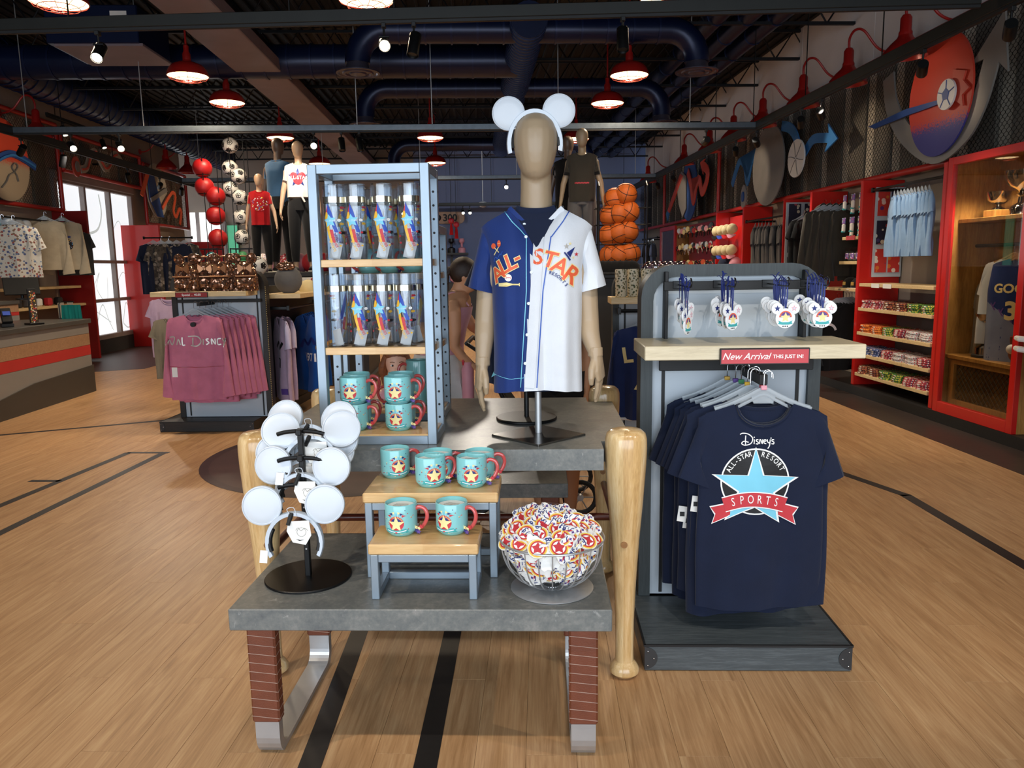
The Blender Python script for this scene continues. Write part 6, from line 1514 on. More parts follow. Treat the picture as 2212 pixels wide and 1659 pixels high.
bxm = MB().use('clear_plastic').prism([(-.07, 0), (.07, 0), (.045, .16), (-.045, .16)], -.05, .05, 'yz'); bxm.use('pack_art').box((-.052, 0, .06), (.004, .08, .07)); bxm.use('white_cloth').box((0, 0, .05), (.06, .07, .08), .01); bxm = bxm.mesh('gift_box')
for k in range(3): tag(link('gift_box', bxm, None, (XF+.12, 8.70+.13*k, 1.50), 0), 'clear tapered gift box on the maple shelf', 'box', 'clear gift boxes')
def cap_mesh(crown, brim, patch=None):
    b = MB().use(crown); b.lathe([(.088, 0), (.092, .03), (.085, .07), (.06, .105), (.025, .12), (.002, .122)], 24, caps=False); b.sphere((0, 0, .122), .008, 8, 6)
    b.use(brim); rg = [[(-.085-.07*sin(pi*u)*v-.0*v, -.095+.19*u, .004-.02*v*v+.0) for u in [i/14 for i in range(15)]] for v in (0, .5, 1)]; b.loft(rg, closed=False); b.loft([[(p[0], p[1], p[2]-.004) for p in r_][::-1] for r_ in rg], closed=False)
    if patch: b.use(patch).box((-.088, 0, .05), (.012, .05, .04), .004)
    return b.mesh('cap')
cm = cap_mesh('black_cloth', 'black_cloth', 'p_gold'); cm2 = cap_mesh('black_cloth', 'white_cloth', 'p_gold')
for k in range(2): tag(link('cap', (cm, cm2)[k], None, (XF+.16, 9.02-.2*k, 1.19), 10), 'black cap with gold patch and %s brim on the maple shelf' % ('black', 'white')[k], 'cap')
hung(['dark_olive'], 'charcoal hooded jacket with gold print beside the red divider, %s', (XF-.08, 9.30), (.078, .0), 2.12, 12, 5, .27, .80, 'long', .74, 'jacket', True, 'dark_olive', 60, lambda P: P.poly('print_gold', rrect(-.11, -.46, .11, -.14, .05), .004), 'hooded_jacket', .015, sa=10)
hung(['black_cloth'], 'black T-shirt with orange block print by the poster frame, %s', (XF-.02, 10.02), (.06, 0), 2.05, 20, 5, .22, .78, 'short', .2, 'shirt', False, None, 64, lambda P: P.poly('print_block', [(-.07, -.14), (.07, -.14), (.07, -.62), (-.07, -.62)], .004))
hung(['black_cloth'], 'black sweatshirt on the low rail under the caps, %s', (XF-.05, 8.9), (.06, .05), 1.02, 10, 6, .26, .80, 'long', .66, 'shirt', False, None, 68, lambda P: P.stroke('p_white', [(-.12+.1*cos(a), -.35+.10*sin(a)) for a in [.3+2.2*i/10 for i in range(11)]], .03, .004), sa=9)
pf = thing('poster_frame', 'red-edged poster frame of dark prints between black and grey shirts', 'frame', (XF+.22, 10.62, 1.2)); MB().use('red_gloss').box((0, .015, .57), (.52, .02, 1.16), .003).build('frame', pf); MB().use('panel_grey').box((0, 0, .57), (.46, .02, 1.08), .003).build('mount', pf)
for k in range(6): MB().use('poster_dark').box((-.11+.22*(k % 2), -.013, .22+.36*(k//2)), (.17, .006, .30)).build('poster', pf)
hang_bar('black rail carrying grey shirts below the fence band', (XF+.0, 12.2), (XF+.0, 10.7), 2.14, wall=XR)
hung(['grey_tee'], 'grey T-shirt on the wall rail, %s', (XF-.02, 11.75), (.02, -.085), 2.04, 62, 9, .25, .86, sl=.22, seed=72, fold=.035)
# ---- caps on red board
cms = [cap_mesh('cream_cap', m) for m in ('black_cloth', 'blue_cap', 'red_cloth', 'pink_cap')]; cn = ('black', 'blue', 'red', 'pink')
for r_ in range(2):
    for k in range(4): tag(link('cap', cms[k], None, (XF-.02, 13.58-.27*k, 2.03-.34*r_), 0, rot=(0, rad(-46), rad(35))), 'cream cap with %s brim on the %s cap row' % (cn[k], ('upper', 'lower')[r_]), 'cap', 'cream caps')
bp_ = MB().use('navy_tee').sphere((0, 0, .17), .2, 16, 10, (.7, 1.0, .85)); one(bp_, 'backpack', 'dark starry backpack below the cream caps', 'bag', (XF+.02, 13.2, 1.28)); one(MB().use('pink_cap').sphere((0, 0, .15), .16, 14, 10, (.7, .8, .95)), 'backpack', 'pink bag beside the dark backpack under the caps', 'bag', (XF+.02, 12.72, 1.30))
# ---- wall of ear headbands
em = MB().use('plush_mix'); em.tube([(0, .07*cos(a), .075*sin(a)) for a in [-.4+(pi+.8)*i/14 for i in range(15)]], .010, 6)
ecol = ['ball_black', 'white_plastic', 'ball_red', 'p_pink', 'p_cream', 'p_black', 'plush_mix', 'p_orange']
ems = []
for c_ in ecol:
    b = MB().use('ball_black' if c_ != 'white_plastic' else 'p_silver'); b.tube([(0, .07*cos(a), .075*sin(a)) for a in [-.4+(pi+.8)*i/12 for i in range(13)]], .009, 6)
    b.use(c_)
    for s in (-1, 1): b.lathe([(.002, -.012), (.05, -.01), (.056, 0), (.05, .01), (.002, .012)], 16, (0, s*.08, .105), True, 'x')
    b.use('p_red' if c_ in ('ball_black', 'plush_mix', 'p_black') else 'p_cream').prism([(-.045, .10), (0, .08), (.045, .10), (.045, .06), (0, .08), (-.045, .06)], -.022, -.010, 'yz'); ems.append(b.mesh('ear_headband'))
ecn = ['black', 'white', 'red', 'pink', 'cream', 'glossy black', 'speckled', 'orange']; rr = random.Random(8)
for r_ in range(3):
    for k in range(13):
        q = rr.choice((0, 0, 1, 2, 5, 6, 4, 3) if r_ < 2 else (2, 5, 3, 4, 1, 6, 7, 0)); 
        tag(link('ear_headband', ems[q], None, (XF+.0+rr.uniform(0, .06), 16.25-.185*k, 2.06-.33*r_+rr.uniform(-.02, .02)), 0, rot=(rr.uniform(-.2, .2), 0, rad(25)+rr.uniform(-.3, .3))), '%s round-ear headband on the %s row of the red headband wall' % (ecn[q], ('top', 'middle', 'bottom')[r_]), 'headband', 'headbands on the wall')
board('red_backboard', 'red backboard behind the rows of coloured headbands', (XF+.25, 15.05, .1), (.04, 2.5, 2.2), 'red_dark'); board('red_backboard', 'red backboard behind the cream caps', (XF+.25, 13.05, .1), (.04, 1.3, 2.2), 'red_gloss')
fc = thing('display_cabinet', 'empty-looking oak cabinet with red frame past the headband wall', 'cabinet', (XF, 17.2, .1)); b = MB().use('cabinet_oak'); b.box((.4, 0, 1.1), (.03, 1.3, 2.2)); b.box((.2, .64, 1.1), (.4, .03, 2.2)); b.box((.2, -.64, 1.1), (.4, .03, 2.2)); b.box((.2, 0, 1.2), (.4, 1.25, .03)); b.build('carcass', fc)
b = MB().use('red_gloss')
for s in (-1, 1): b.box((0, s*.62, 1.1), (.05, .09, 2.22), .004)
b.box((0, 0, 2.17), (.05, 1.16, .09), .004); b.build('door_frame', fc); MB().use('cabinet_glass').box((0, 0, 1.1), (.006, 1.16, 2.1)).build('glass_pane', fc)
hung(['black_cloth', 'grey_blue_cloth', 'black_cloth'], 'dark garment on the wall past the oak cabinet, %s', (XF, 19.6), (0, -.14), 2.0, 60, 8, .25, .9, sl=.25, seed=80, name='hanging_garment')
hang_bar('black rail past the oak cabinet', (XF, 19.8), (XF, 18.2), 2.12, wall=XR)
setframe(0)
# ---------------------------------------------------------------- left wall and cash desk (room frame)
setframe(4.8)
XLm = -6.82
for (y0, y1, z0, z1, lb, pit) in ((5.0, 13.42, 2.53, 3.90, 'behind the orange disc art', .07), (13.55, 16.6, 3.20, 3.82, 'above the frosted window', .085), (16.75, 19.1, 2.50, 3.72, 'behind the blue-grey disc art', .085)):
    t = rail_frame([((XLm, y0, z0), (XLm, y1, z0)), ((XLm, y0, z1), (XLm, y1, z1)), ((XLm, y0, z0), (XLm, y0, z1)), ((XLm, y1, z0), (XLm, y1, z1))], 'black chain-link fence band with red rails '+lb)
    chainlink(y0+.04, y1-.04, z0+.04, z1-.04, XLm, pit).build('wire_mesh', t, kind='stuff')
def artL(lst, label, y, z, x=-6.72):
    t = thing('wall_art', label, 'wall art', (x, y, z))
    for nm, mat, poly, d in lst: MB().use(mat).prism(poly, d, d+.018, 'yz').build(nm, t)
    MB().use('black_metal').cyl((0, 0, 0), (-.1, 0, 0), .02, None, 8).build('standoff', t)
def pxl(pts, y0, z0, x=-6.7): return [((q := PX(a, b, x)).y-y0, q.z-z0) for a, b in pts]
c = PX(12, 345, -6.7); y0, z0 = c.y, c.z
artL([('oval_disc', 'disc_orange_fade', circ(0, 0, .60, 44, .58), .0), ('blue_band', 'art_navy', thick(smooth_path(pxl([(-40, 375), (-12, 345), (20, 332), (50, 345), (74, 362)], y0, z0), 5), .10), .03), ('blue_highlight', 'art_blue', thick(smooth_path(pxl([(-40, 378), (-12, 348), (20, 335), (50, 348), (70, 361)], y0, z0), 5), .03), .055), ('line_drawing', 'art_dgrey', thick(smooth_path(pxl([(2, 405), (12, 392), (18, 378), (28, 372), (36, 360), (30, 352), (24, 362), (34, 378), (38, 392)], y0, z0), 5), .014), .025)], 'orange oval wall art with navy band on the chain-link fence', y0, z0)
c = PX(340, 412, -6.7); y0, z0 = c.y, c.z
artL([('oval_disc', 'art_stone', circ(0, 0, .52, 40, .56), .0), ('blue_sector', 'art_navy', pxl([(316, 375), (330, 380), (352, 470), (340, 468), (322, 430)], y0, z0), .03), ('orange_stripe', 'p_orange', pxl([(312, 372), (320, 374), (306, 425), (300, 420)], y0, z0), .04), ('grey_bar', 'art_grey', thick(pxl([(322, 432), (356, 410)], y0, z0), .09), .05), ('pink_zigzag', 'p_orange', thick(smooth_path(pxl([(346, 450), (360, 425), (368, 416), (374, 425), (370, 455), (376, 468), (382, 452), (387, 460), (384, 485)], y0, z0), 5), .08), .06)], 'blue-grey oval wall art with orange zigzag on the far fence', y0, z0)
c = PX(215, 355, -6.7); y0, z0 = c.y, c.z
artL([('red_ring', 'art_red', circ(*pxl([(166, 360)], y0, z0)[0], .13, 20, .17), .0), ('white_dot', 'art_grey', circ(*pxl([(166, 360)], y0, z0)[0], .07, 16, .09), .025), ('wave', 'art_stone', thick(smooth_path(pxl([(176, 366), (188, 362), (196, 335), (206, 328), (216, 345), (228, 364), (238, 355), (244, 338), (252, 334), (264, 350)], y0, z0), 5), .13), .0), ('wave_stripe', 'art_red', thick(smooth_path(pxl([(176, 366), (188, 362), (196, 335), (206, 328), (216, 345), (228, 364), (238, 355), (244, 338), (252, 334)], y0, z0), 5), .035), .025)], 'pale wave wall art with red ring above the frosted window', y0, z0)
GL = gooseneck_proto(-1); gl1 = [True]
for k, px in enumerate(((78, 258), (358, 338), (404, 350))):
    p = PX(*px, -6.35); lb = 'red gooseneck lamp on the taupe wall, %s' % ('by the orange disc', 'by the blue-grey disc', 'past the blue-grey disc')[k]
    if gl1[0]: gl1[0] = False; GL.location = fw_(p); GL.rotation_euler = (0, 0, rad(FR)); GL['label'] = lb; GL['group'] = 'gooseneck lamps'
    else: dup(GL, p, 0, lb, 'gooseneck lamps')
a, c_ = PX(100, 246, -6.6), PX(262, 318, -6.6); track('track_bar', 'short black track bar on the taupe wall above the window', (-6.6, a.y), (-6.6, c_.y), 3.95, 'bar_black', (.1, .9), .05, .04)
for k, px in enumerate(((136, 266), (222, 306))):
    p = PX(*px, -6.6); spot_head(-6.6, p.y, 3.79, (-5.6, p.y-.6, 1.2), 1, 'lit can spotlight fixed to the taupe wall above the window, %s' % ('near the disc art', 'over the wave art')[k])
# cash desk: banded front facing the aisle
dk = thing('cash_desk', 'long cash desk with banded grey, tan and red front', 'counter', (-5.3, 7.7, 0)); yl = 2.27
MB().use('counter_top').box((0, 0, .90), (.86, 2*yl+.04, .055), .004).build('worktop', dk)
for nm, mat, z1, z0 in (('grey_band', 'counter_grey', .872, .745), ('wood_band', 'tan_wood', .745, .60), ('red_band', 'counter_red', .60, .475), ('lower_band', 'counter_grey', .475, .0)): MB().use(mat).box((0, 0, (z0+z1)/2), (.80, 2*yl, z1-z0-.003)).build(nm, dk)
MB().use('counter_dark').prism([(-yl, .0), (yl, .0), (yl, .34), (.95, .30), (.1, .19), (-yl, .16)], .39, .415, 'yz').build('dark_kick', dk)
MB().use('counter_dark').box((.0, yl+.012, .17), (.82, .03, .34), .003).build('end_kick', dk)
bk = thing('raised_counter', 'raised back counter behind the cash desk, topped dark grey', 'counter', (-5.95, 7.75, 0))
for nm, mat, z1, z0 in (('top', 'counter_top', 1.17, 1.13), ('wood_band', 'tan_wood', 1.13, 1.03), ('red_band', 'counter_red', 1.03, .985), ('grey_band', 'counter_grey', .985, 0)): MB().use(mat).box((0, 0, (z0+z1)/2), (.40 if nm != 'top' else .44, 4.5, z1-z0-.002)).build(nm, bk)
def desk_pt(px, py, x): return PX(px, py, x)
p = PX(50, 655, -5.9); m = thing('till_monitor', 'black till monitor tilted on the raised counter', 'monitor', (-5.9, p.y, 1.17), 35); MB().use('black_matte').box((0, 0, .17), (.40, .03, .25), .006, Matrix.Rotation(rad(-28), 3, 'X')).build('screen', m); MB().use('black_metal').lathe([(.08, 0), (.08, .012), (.02, .02), (.018, .12), (.002, .12)], 16).build('foot', m)
p = PX(16, 712, -5.1); m = thing('card_reader', 'black card reader on a stand on the cash desk', 'card reader', (-5.1, p.y, .93), 40); MB().use('black_matte').box((0, 0, .02), (.12, .12, .04), .006).build('stand', m); MB().use('black_metal').box((0, -.01, .12), (.10, .045, .18), .006, Matrix.Rotation(rad(-35), 3, 'X')).build('terminal', m); MB().use('p_royal').box((0, -.038, .150), (.07, .004, .05), 0, Matrix.Rotation(rad(-35), 3, 'X')).build('screen', m)
p = PX(75, 704, -5.0); m = thing('strip_display', 'narrow black upright card display on the cash desk', 'display', (-5.0, p.y, .93), 60); MB().use('black_matte').box((0, 0, .20), (.09, .02, .40), .003).build('frame', m); MB().use('print_gold').box((0, -.011, .20), (.07, .004, .36)).build('card', m); MB().use('black_metal').box((0, 0, .01), (.16, .12, .02), .003).build('foot', m)
for k, px in enumerate(((134, 670), (154, 668))):
    p = PX(*px, -5.74); one(MB().use('paper_grey').box((0, 0, 0), (.004, .16, .21)), 'notice_sheet', 'pale notice sheet on the raised counter, %s the strip display' % ('nearer', 'farther from')[k], 'notice', (-5.7495, p.y, p.z))
tbm = MB().use('teal_cloth'); tbm.grid(10, 8, lambda u, v: (.02*sin(9*u+2*v)*v, .07*(2*u-1)*(.6+.5*v), -.62*v), True)
tbm = tbm.mesh('shopping_bag')
for k in range(5): tag(link('shopping_bag', tbm, None, (-5.2+.035*k, 10.03+.01*k, 1.10), 80+random.uniform(-15, 15)), 'teal bag hanging in a bunch at the end of the cash desk', 'bag', 'teal bags')
one(MB().use('black_metal').tube([(0, 0, -.2), (0, 0, .22), (0, .05, .24), (.16, .05, .24)], .008, 8), 'bag_hook', 'black hook bar holding the teal bags at the desk end', 'hook', (-5.24, 9.98, .90))
# clothes and shelves on the left wall
for k, (px0, px1, py, x, lb) in enumerate(((10, 66, 546, -6.55, 'upper, by the oatmeal hoodies'), (-60, 68, 597, -6.55, 'middle, carrying pale bottles'), (-60, 176, 624, -6.6, 'long lower, above the raised counter'))):
    a, c_ = PX(px0, py, x), PX(px1, py, x); one(MB().use('maple_shelf').box((0, 0, 0), (.34, abs(c_.y-a.y), .04), .003), 'shelf', 'pale maple wall shelf, '+lb, 'shelf', (x-.17, (a.y+c_.y)/2, (a.z+c_.z)/2))
zsh = PX(50, 597, -6.55).z
btm = MB().use('p_pale'); btm.lathe([(.001, 0), (.04, 0), (.045, .02), (.045, .17), (.03, .20), (.018, .22), (.018, .25), (.001, .25)], 18, caps=False)
btm = btm.mesh('tumbler')
for k, px in enumerate((30, 43, 56)): p = PX(px, 590, -6.6); tag(link('tumbler', btm, None, (-6.66, p.y, zsh+.02), 0), 'pale blue bottle on the middle wall shelf', 'bottle', 'pale blue bottles')
p = PX(10, 490, -6.5); hung(['floral_shirt'], 'white flower-print short-sleeve shirt on the taupe wall, %s', (-6.25, p.y-.25), (-.05, -.16), p.z+.02, 25, 2, .30, .72, seed=90, sl=.26)
p = PX(105, 482, -6.5); hung(['oat'], 'oatmeal hoodie with navy lettering on the taupe wall, %s', (-6.30, p.y), (-.10, -.30), p.z+.03, 22, 2, .27, .74, 'long', .70, 'hoodie', True, 'oat', 94, lambda P: (P.text('p_navy', 'Arnold', 0, -.28, .11, 0, .02, .2), P.poly('fold_d', circ(0, -.40, .12, 20, .06), .003)) if False else (P.poly('print_confetti', circ(0, -.36, .13, 20, .10), .003), P.stroke('p_navy', [(-.10+.02*i, -.25+.012*(i % 2)) for i in range(11)], .03, .004)), 'hoodie', sa=8)
p = PX(150, 500, -6.5); hung(['charcoal_tee'], 'charcoal T-shirt with scattered print by the dark red end panel', (-6.45, p.y), (0, .1), p.z+.0, 22, 1, .26, .70, seed=98, pr=lambda P: P.poly('print_confetti', rrect(-.16, -.46, .16, -.14, .04), .003), sl=.2)
crm = MB().use('p_pale'); crm.sphere((0, 0, 0), .13, 16, 10, (.55, 1, .8)); crm.use('p_teal').lathe([(.07, -.085), (.055, -.095), (.055, -.07)], 16, (0, -.03, 0), False, 'x'); crm = crm.mesh('belt_bag')
for k, px in enumerate(((20, 482), (40, 488), (55, 488), (45, 510))): p = PX(*px, -6.5); tag(link('belt_bag', crm, None, (-6.5, p.y, p.z), 10), 'pale aqua belt bag with round badge hanging by the flower-print shirt', 'bag', 'aqua belt bags')
a, c_ = PX(-60, 474, -6.45), PX(140, 480, -6.45); hang_bar('black rail on the taupe wall carrying hoodies and shirts', (-6.45, a.y), (-6.45, c_.y), (a.z+c_.z)/2+.03, wall=XL)
for k in range(7):
    p = PX(10+22*k, 645, -6.6); one(MB().use(('paper_white', 'p_red', 'charcoal', 'grey_tee')[k % 4]).box((0, 0, .06), (.10, .12, .12), .02), 'boxed_gift', 'small boxed gift behind the raised counter', 'box', (-6.72, p.y, 1.0), group='boxed gifts behind the counter')
one(MB().use('maple_shelf').box((0, 0, 0), (.34, 3.0, .04), .003), 'shelf', 'low wall shelf of boxed gifts behind the raised counter', 'shelf', (-6.75, 12.0, .98))

# ---------------------------------------------------------------- left gondola (table frame)
setframe(0)
g2, gx, gy = gondola('freestanding gondola with stitched black edge, sequin bags above and pink tops below', -3.50, -2.60, 7.215, 1.50, 6.99, 9.25, .10, True, 'black_wood', 'black_wood', .14, -3.60, -2.70)
def g2part(b, name): return b.build(name, g2, (-gx, -gy, 0))
g2part(MB().use('black_matte').box((-3.03, 7.18, 1.22), (.80, .02, .03), .002), 'hang_bar'); g2part(MB().use('black_matte').box((-3.10, 7.05, 1.20), (.03, .32, .03), .002), 'faceout_arm')
shelf_board('pale shelf board under the sequin bags on the stitched gondola', -3.56, -2.67, 6.93, 7.22, 1.315, .045, 'maple_shelf')
sign('dark red price sign on the sequin bag shelf', -3.32, -3.02, 1.262, 1.312, 6.92, [('Special  .  40.00', 0, 0, .028, .01, 0)], 'red_dark')
def bag_proto():
    t = thing('sequin_backpack', 'x', 'bag'); b = MB().use('sequin')
    def S(u, v):
        a = 2*pi*u; q = sqrt(max(0, 1-v**3.2)); w = .028+.092*q; d = .02+.052*q; return (w*math.copysign(abs(cos(a))**.65, cos(a)), d*math.copysign(abs(sin(a))**.65, sin(a)), .27*v)
    b.grid(32, 12, S, True, True); b.add([S(i/32, 1) for i in range(32)], [tuple(range(32))], True); b.build('shell', t)
    b = MB().use('sequin'); b.box((0, -.082, .075), (.17, .035, .11), .016); b.use('bag_trim').box((0, -.084, .135), (.175, .036, .012), .003); b.build('front_pocket', t)
    b = MB().use('bag_trim')
    for s in (-1, 1): b.prism([(0, .205), (s*.055, .245), (s*.062, .20), (s*.055, .165)], -.085, -.065)
    b.box((0, -.083, .205), (.022, .024, .03), .005); b.build('bow', t)
    MB().use('bag_trim').tube(smooth_path([(-.04, .02, .26), (-.035, .02, .31), (.035, .02, .31), (.04, .02, .26)], 5), .008, 8).build('grab_handle', t)
    b = MB().use('bag_trim')
    for s in (-1, 1): b.tube(smooth_path([(s*.05, .07, .24), (s*.09, .13, .16), (s*.07, .08, .02)], 4), .010, 6)
    b.build('straps', t, kind='stuff')
    for s in (-1, 1): MB().use('sequin').lathe([(.002, -.012), (.045, -.01), (.05, 0), (.045, .01), (.002, .012)], 18, (s*.07, -.01, .295), True, 'y').build('round_ear', t)
    return t
BG = bag_proto(); bgf = [True]
for k, (px, y, rz, lb) in enumerate(((407, 7.03, -8, 'at the end away from the stitched edge'), (446, 7.13, 20, 'half hidden between two others'), (486, 7.03, -4, 'in the middle above the sign'), (530, 7.05, 24, 'beside the stitched edge'))):
    x = PY(px, 625, y).x; l_ = 'rose-gold sequin backpack with bow '+lb
    if bgf[0]: bgf[0] = False; BG.location = fw_((x, y, 1.315)); BG.rotation_euler = (0, 0, rad(rz)); BG['label'] = l_; BG['group'] = 'sequin backpacks'
    else: dup(BG, (x, y, 1.315), rz, l_, 'sequin backpacks')
def scrip(P):
    S = lambda pts: P.stroke('p_silver', [(q[0]*.0029, -.24+q[1]*.0029) for q in smooth_path(pts, 4)], .011, .004)
    S([(-92, 8), (-90, -10), (-80, 6), (-72, -10), (-62, 14), (-80, 14)]); S([(-56, -10), (-50, 8), (-44, -10)]); S([(-38, 14), (-38, -10), (-30, -10)])
    S([(-20, 16), (10, 16), (22, 0), (8, -14), (-12, -12)]); S([(-4, 12), (-5, -10)]); S([(30, 8), (29, -10)]); S([(46, 8), (38, 6), (46, -4), (38, -10)]); S([(54, -10), (54, 8), (64, -10), (64, 8)]); S([(82, 8), (72, 6), (72, -10), (82, -10)]); S([(88, 10), (92, 0), (98, 10), (90, -20)])
for k in range(7):
    b = garment(MB(), 'pink_tee', .255, .78+.02*(k % 3), .045, .25, .22, .09, .07, .03, d0=.012, fold=.014, k=2, seed=110+k, sleeve='long', sl=.66, sa=9, sr=(.085, .055), sdep=.035, n=48, m=24, cuff='pink_tee')
    t = thing('pink_top', 'front dusty pink long-sleeve top with silver script across the chest' if k == 0 else 'dusty pink long-sleeve top, %s in line behind the script one' % ORD[k-1], 'shirt', (-3.16+.035*k, 6.93+.045*k, 1.105), 2+3*(k > 0), 'pink tops on the stitched gondola'); b.build('top_body', t)
    if k == 0: P = Print(b, -1, .03); scrip(P); P.stroke('red_dark', [(-.25, -.47), (-.1, -.475), (.1, -.475), (.25, -.47)], .004, .003); P.build('script_print', t); MB().use('paper_white').box((-.20, -.05, -.52), (.05, .002, .09)).build('price_tag', t); MB().use('p_black').cyl((0, -.06, -.085), (0, -.03, -.085), .022, None, 12).build('security_tag', t)
    tag(link('clothes_hanger', hm_, None, (-3.16+.035*k, 6.93+.045*k, 1.145), 2), 'clear hanger of the %s dusty pink top in line' % ORD[k], 'hanger', 'hangers of the pink tops')
# jerseys on the gondola's side, shelf above them
shelf_board('pale shelf along the stitched gondola side holding a cap', -2.71, -2.32, 7.40, 9.0, 1.27, .045, 'maple_shelf')
g2part(MB().use('charcoal').box((-2.72, 8.27, .72), (.03, 1.86, 1.25), .004), 'side_panel')
hang_bar('black rail carrying lilac and blue jerseys along the stitched gondola', (-2.46, 7.45), (-2.46, 9.1), 1.13, wall=-2.71)
def num(P, s, c, x=.10, z=-.42, size=.13): P.text(c, s, x, z, size, 0, .02, 0, 1, .004)
for k in range(2):
    b = garment(MB(), 'lilac', .25, .82, .04, .24, .25, .09, .12, .03, True, .012, .02, 2, 130+k, 'short', .24, 14, (.09, .085), .03, sleeve_mat='lilac_pale'); t = thing('button_jersey', 'lilac button jersey numbered 71 beside the stitched gondola' if k == 0 else 'lilac jersey behind the one numbered 71', 'jersey', (-2.60+.015*k, 7.60+.12*k, 1.03), -56, 'lilac jerseys'); b.build('jersey_body', t)
    if k == 0: P = Print(b, -1, .04); num(P, '71', 'p_black', .08, -.45); P.stroke('p_black', smooth_path([(-.02, -.30), (.05, -.24), (.1, -.30), (.16, -.24)], 4), .03, .004); P.stroke('lilac_pale', [(0, -.12), (0, -.80)], .012, .003); P.poly('p_purple', rrect(.12, -.76, .20, -.70, .005), .004); P.build('lettering', t)
for k in range(6):
    b = garment(MB(), 'blue_jersey', .25, .80, .045, .24, .25, .09, .12, .03, True, .012, .02, 2, 140+k, 'short', .24, 14, (.09, .085), .035, cuff='p_yellow'); t = thing('button_jersey', 'blue button jersey numbered 71 with yellow cuffs at the rail end' if k == 0 else 'blue jersey on the rail, %s behind the one numbered 71' % ORD[k-1], 'jersey', (-2.45-.01*k, 8.0+.10*k, 1.03), -44, 'blue jerseys'); b.build('jersey_body', t)
    if k == 0: P = Print(b, -1, .04); num(P, '1971', 'p_white', .10, -.44, .12); P.stroke('p_navy', smooth_path([(-.05, -.34), (.0, -.26), (.08, -.30), (.16, -.24), (.2, -.3)], 4), .035, .004); P.text('p_white', '71', -.30, -.26, .10, -.2, .02, 0, 1, .004); P.build('lettering', t)
for k, (mm, px) in enumerate((('khaki', 377), ('lilac', 372))):
    q = PY(px, 660, 7.9+.2*k); one(garment(MB(), mm, .20, .62, .05, .19, .25, .08, .07, .03, d0=.012, fold=.03, k=3, seed=190+k, sleeve='short', sl=.15), 'hanging_garment', '%s garment hanging on the far side of the stitched gondola' % ('khaki', 'pink-lilac')[k], 'shirt', (q.x-.03, 7.9+.2*k, 1.02+.2*k), 30)
tag(link('cap', cap_mesh('cream_cap', 'blue_cap'), None, (-2.45, 8.1, 1.27), 200), 'cream cap with blue brim on the stitched gondola side shelf', 'cap')
one(MB().use('grey_tee').sphere((0, 0, .13), .14, 14, 10, (1, .8, 1)), 'backpack', 'grey bag with pink bow on the side shelf', 'bag', (-2.50, 7.62, 1.27)); one(MB().use('sequin').sphere((0, 0, 0), .06, 12, 8, (1.6, .7, .8)), 'sequin_bow', 'pink sequin bow topping the grey bag', 'bow', (-2.50, 7.56, 1.53))
# ---------------------------------------------------------------- balls
def soccer_mesh(r):
    b = MB().use('ball_white').sphere((0, 0, 0), r, 24, 16); g = (1+sqrt(5))/2; b.use('ball_black')
    for p in [(0, s, t*g) for s in (-1, 1) for t in (-1, 1)]+[(s, t*g, 0) for s in (-1, 1) for t in (-1, 1)]+[(t*g, 0, s) for s in (-1, 1) for t in (-1, 1)]:
        n = V(p).normalized(); u = n.orthogonal().normalized(); w = n.cross(u); c5 = [(u*cos(2*pi*i/5)+w*sin(2*pi*i/5))*.42 for i in range(5)]; ring = [(n+q).normalized()*r*1.012 for i in range(5) for q in (c5[i], (c5[i]+c5[(i+1) % 5])/2)]; b.add([n*r*1.012]+ring, [(0, i+1, (i+1) % 10+1) for i in range(10)])
    return b.mesh('soccer_ball')
def basket_mesh(r):
    b = MB().use('orange_rubber').sphere((0, 0, 0), r, 24, 16); b.use('ball_seam')
    for ax in range(2): b.tube([(r*1.003*cos(a), 0, r*1.003*sin(a)) if ax else (r*1.003*cos(a), r*1.003*sin(a), 0) for a in [2*pi*i/30 for i in range(31)]], .0035, 5, False)
    for s in (-1, 1): b.tube([V((.55*s+.3*s*abs(sin(a))**2*0+.0, cos(a), sin(a))).normalized()*r*1.003 for a in [2*pi*i/30 for i in range(31)]], .0035, 5, False)
    return b.mesh('basketball')
SOC, BSK = soccer_mesh(.115), basket_mesh(.122); RED = MB().use('ball_red').sphere((0, 0, 0), .135, 24, 16).mesh('playground_ball')
setframe(4.8)
def ball_tower(label, pts, r, x, y, z0, z1):
    t = thing('ball_tower', label, 'rack', (x, y, z0))
    for dx, dy in ((-.10, -.1), (.10, -.1), (-.1, .1), (.1, .1)): MB().use('black_metal').cyl((dx, dy, 0), (dx, dy, z1-z0), .006, None, 6).build('post', t)
    for p in pts: MB().use('black_metal').tube([(p.x-x+r*.7*cos(a), p.y-y+r*.7*sin(a), p.z-z0-r*.74) for a in [2*pi*i/16 for i in range(17)]], .005, 5, False).build('ring', t)
pts = [PY(px, py, 11.45) for px, py in ((437, 363), (442, 404), (466, 424), (466, 466), (471, 515))]
for p in pts: tag(link('playground_ball', RED, None, p, random.uniform(0, 90)), 'red rubber playground ball in the wire ball tower', 'ball', 'red playground balls')
ball_tower('black wire tower holding red playground balls', pts, .135, -3.7, 11.45, 1.42, 3.15)
pts = [PY(px, py, 11.8) for px, py in ((497, 314), (497, 363), (516, 381), (498, 409), (518, 427), (520, 470), (523, 513))]
for p in pts: tag(link('soccer_ball', SOC, None, p, random.uniform(0, 90), rot=(random.uniform(0, 3), random.uniform(0, 3), 0)), 'black and white soccer ball in the wire ball tower', 'ball', 'soccer balls in tower')
ball_tower('black wire tower holding soccer balls', pts, .115, -3.42, 11.8, 1.42, 3.4)
p = PY(557, 574, 9.6); tag(link('soccer_ball', SOC, None, p, 20), 'soccer ball resting beside the red T-shirt mannequin', 'ball')
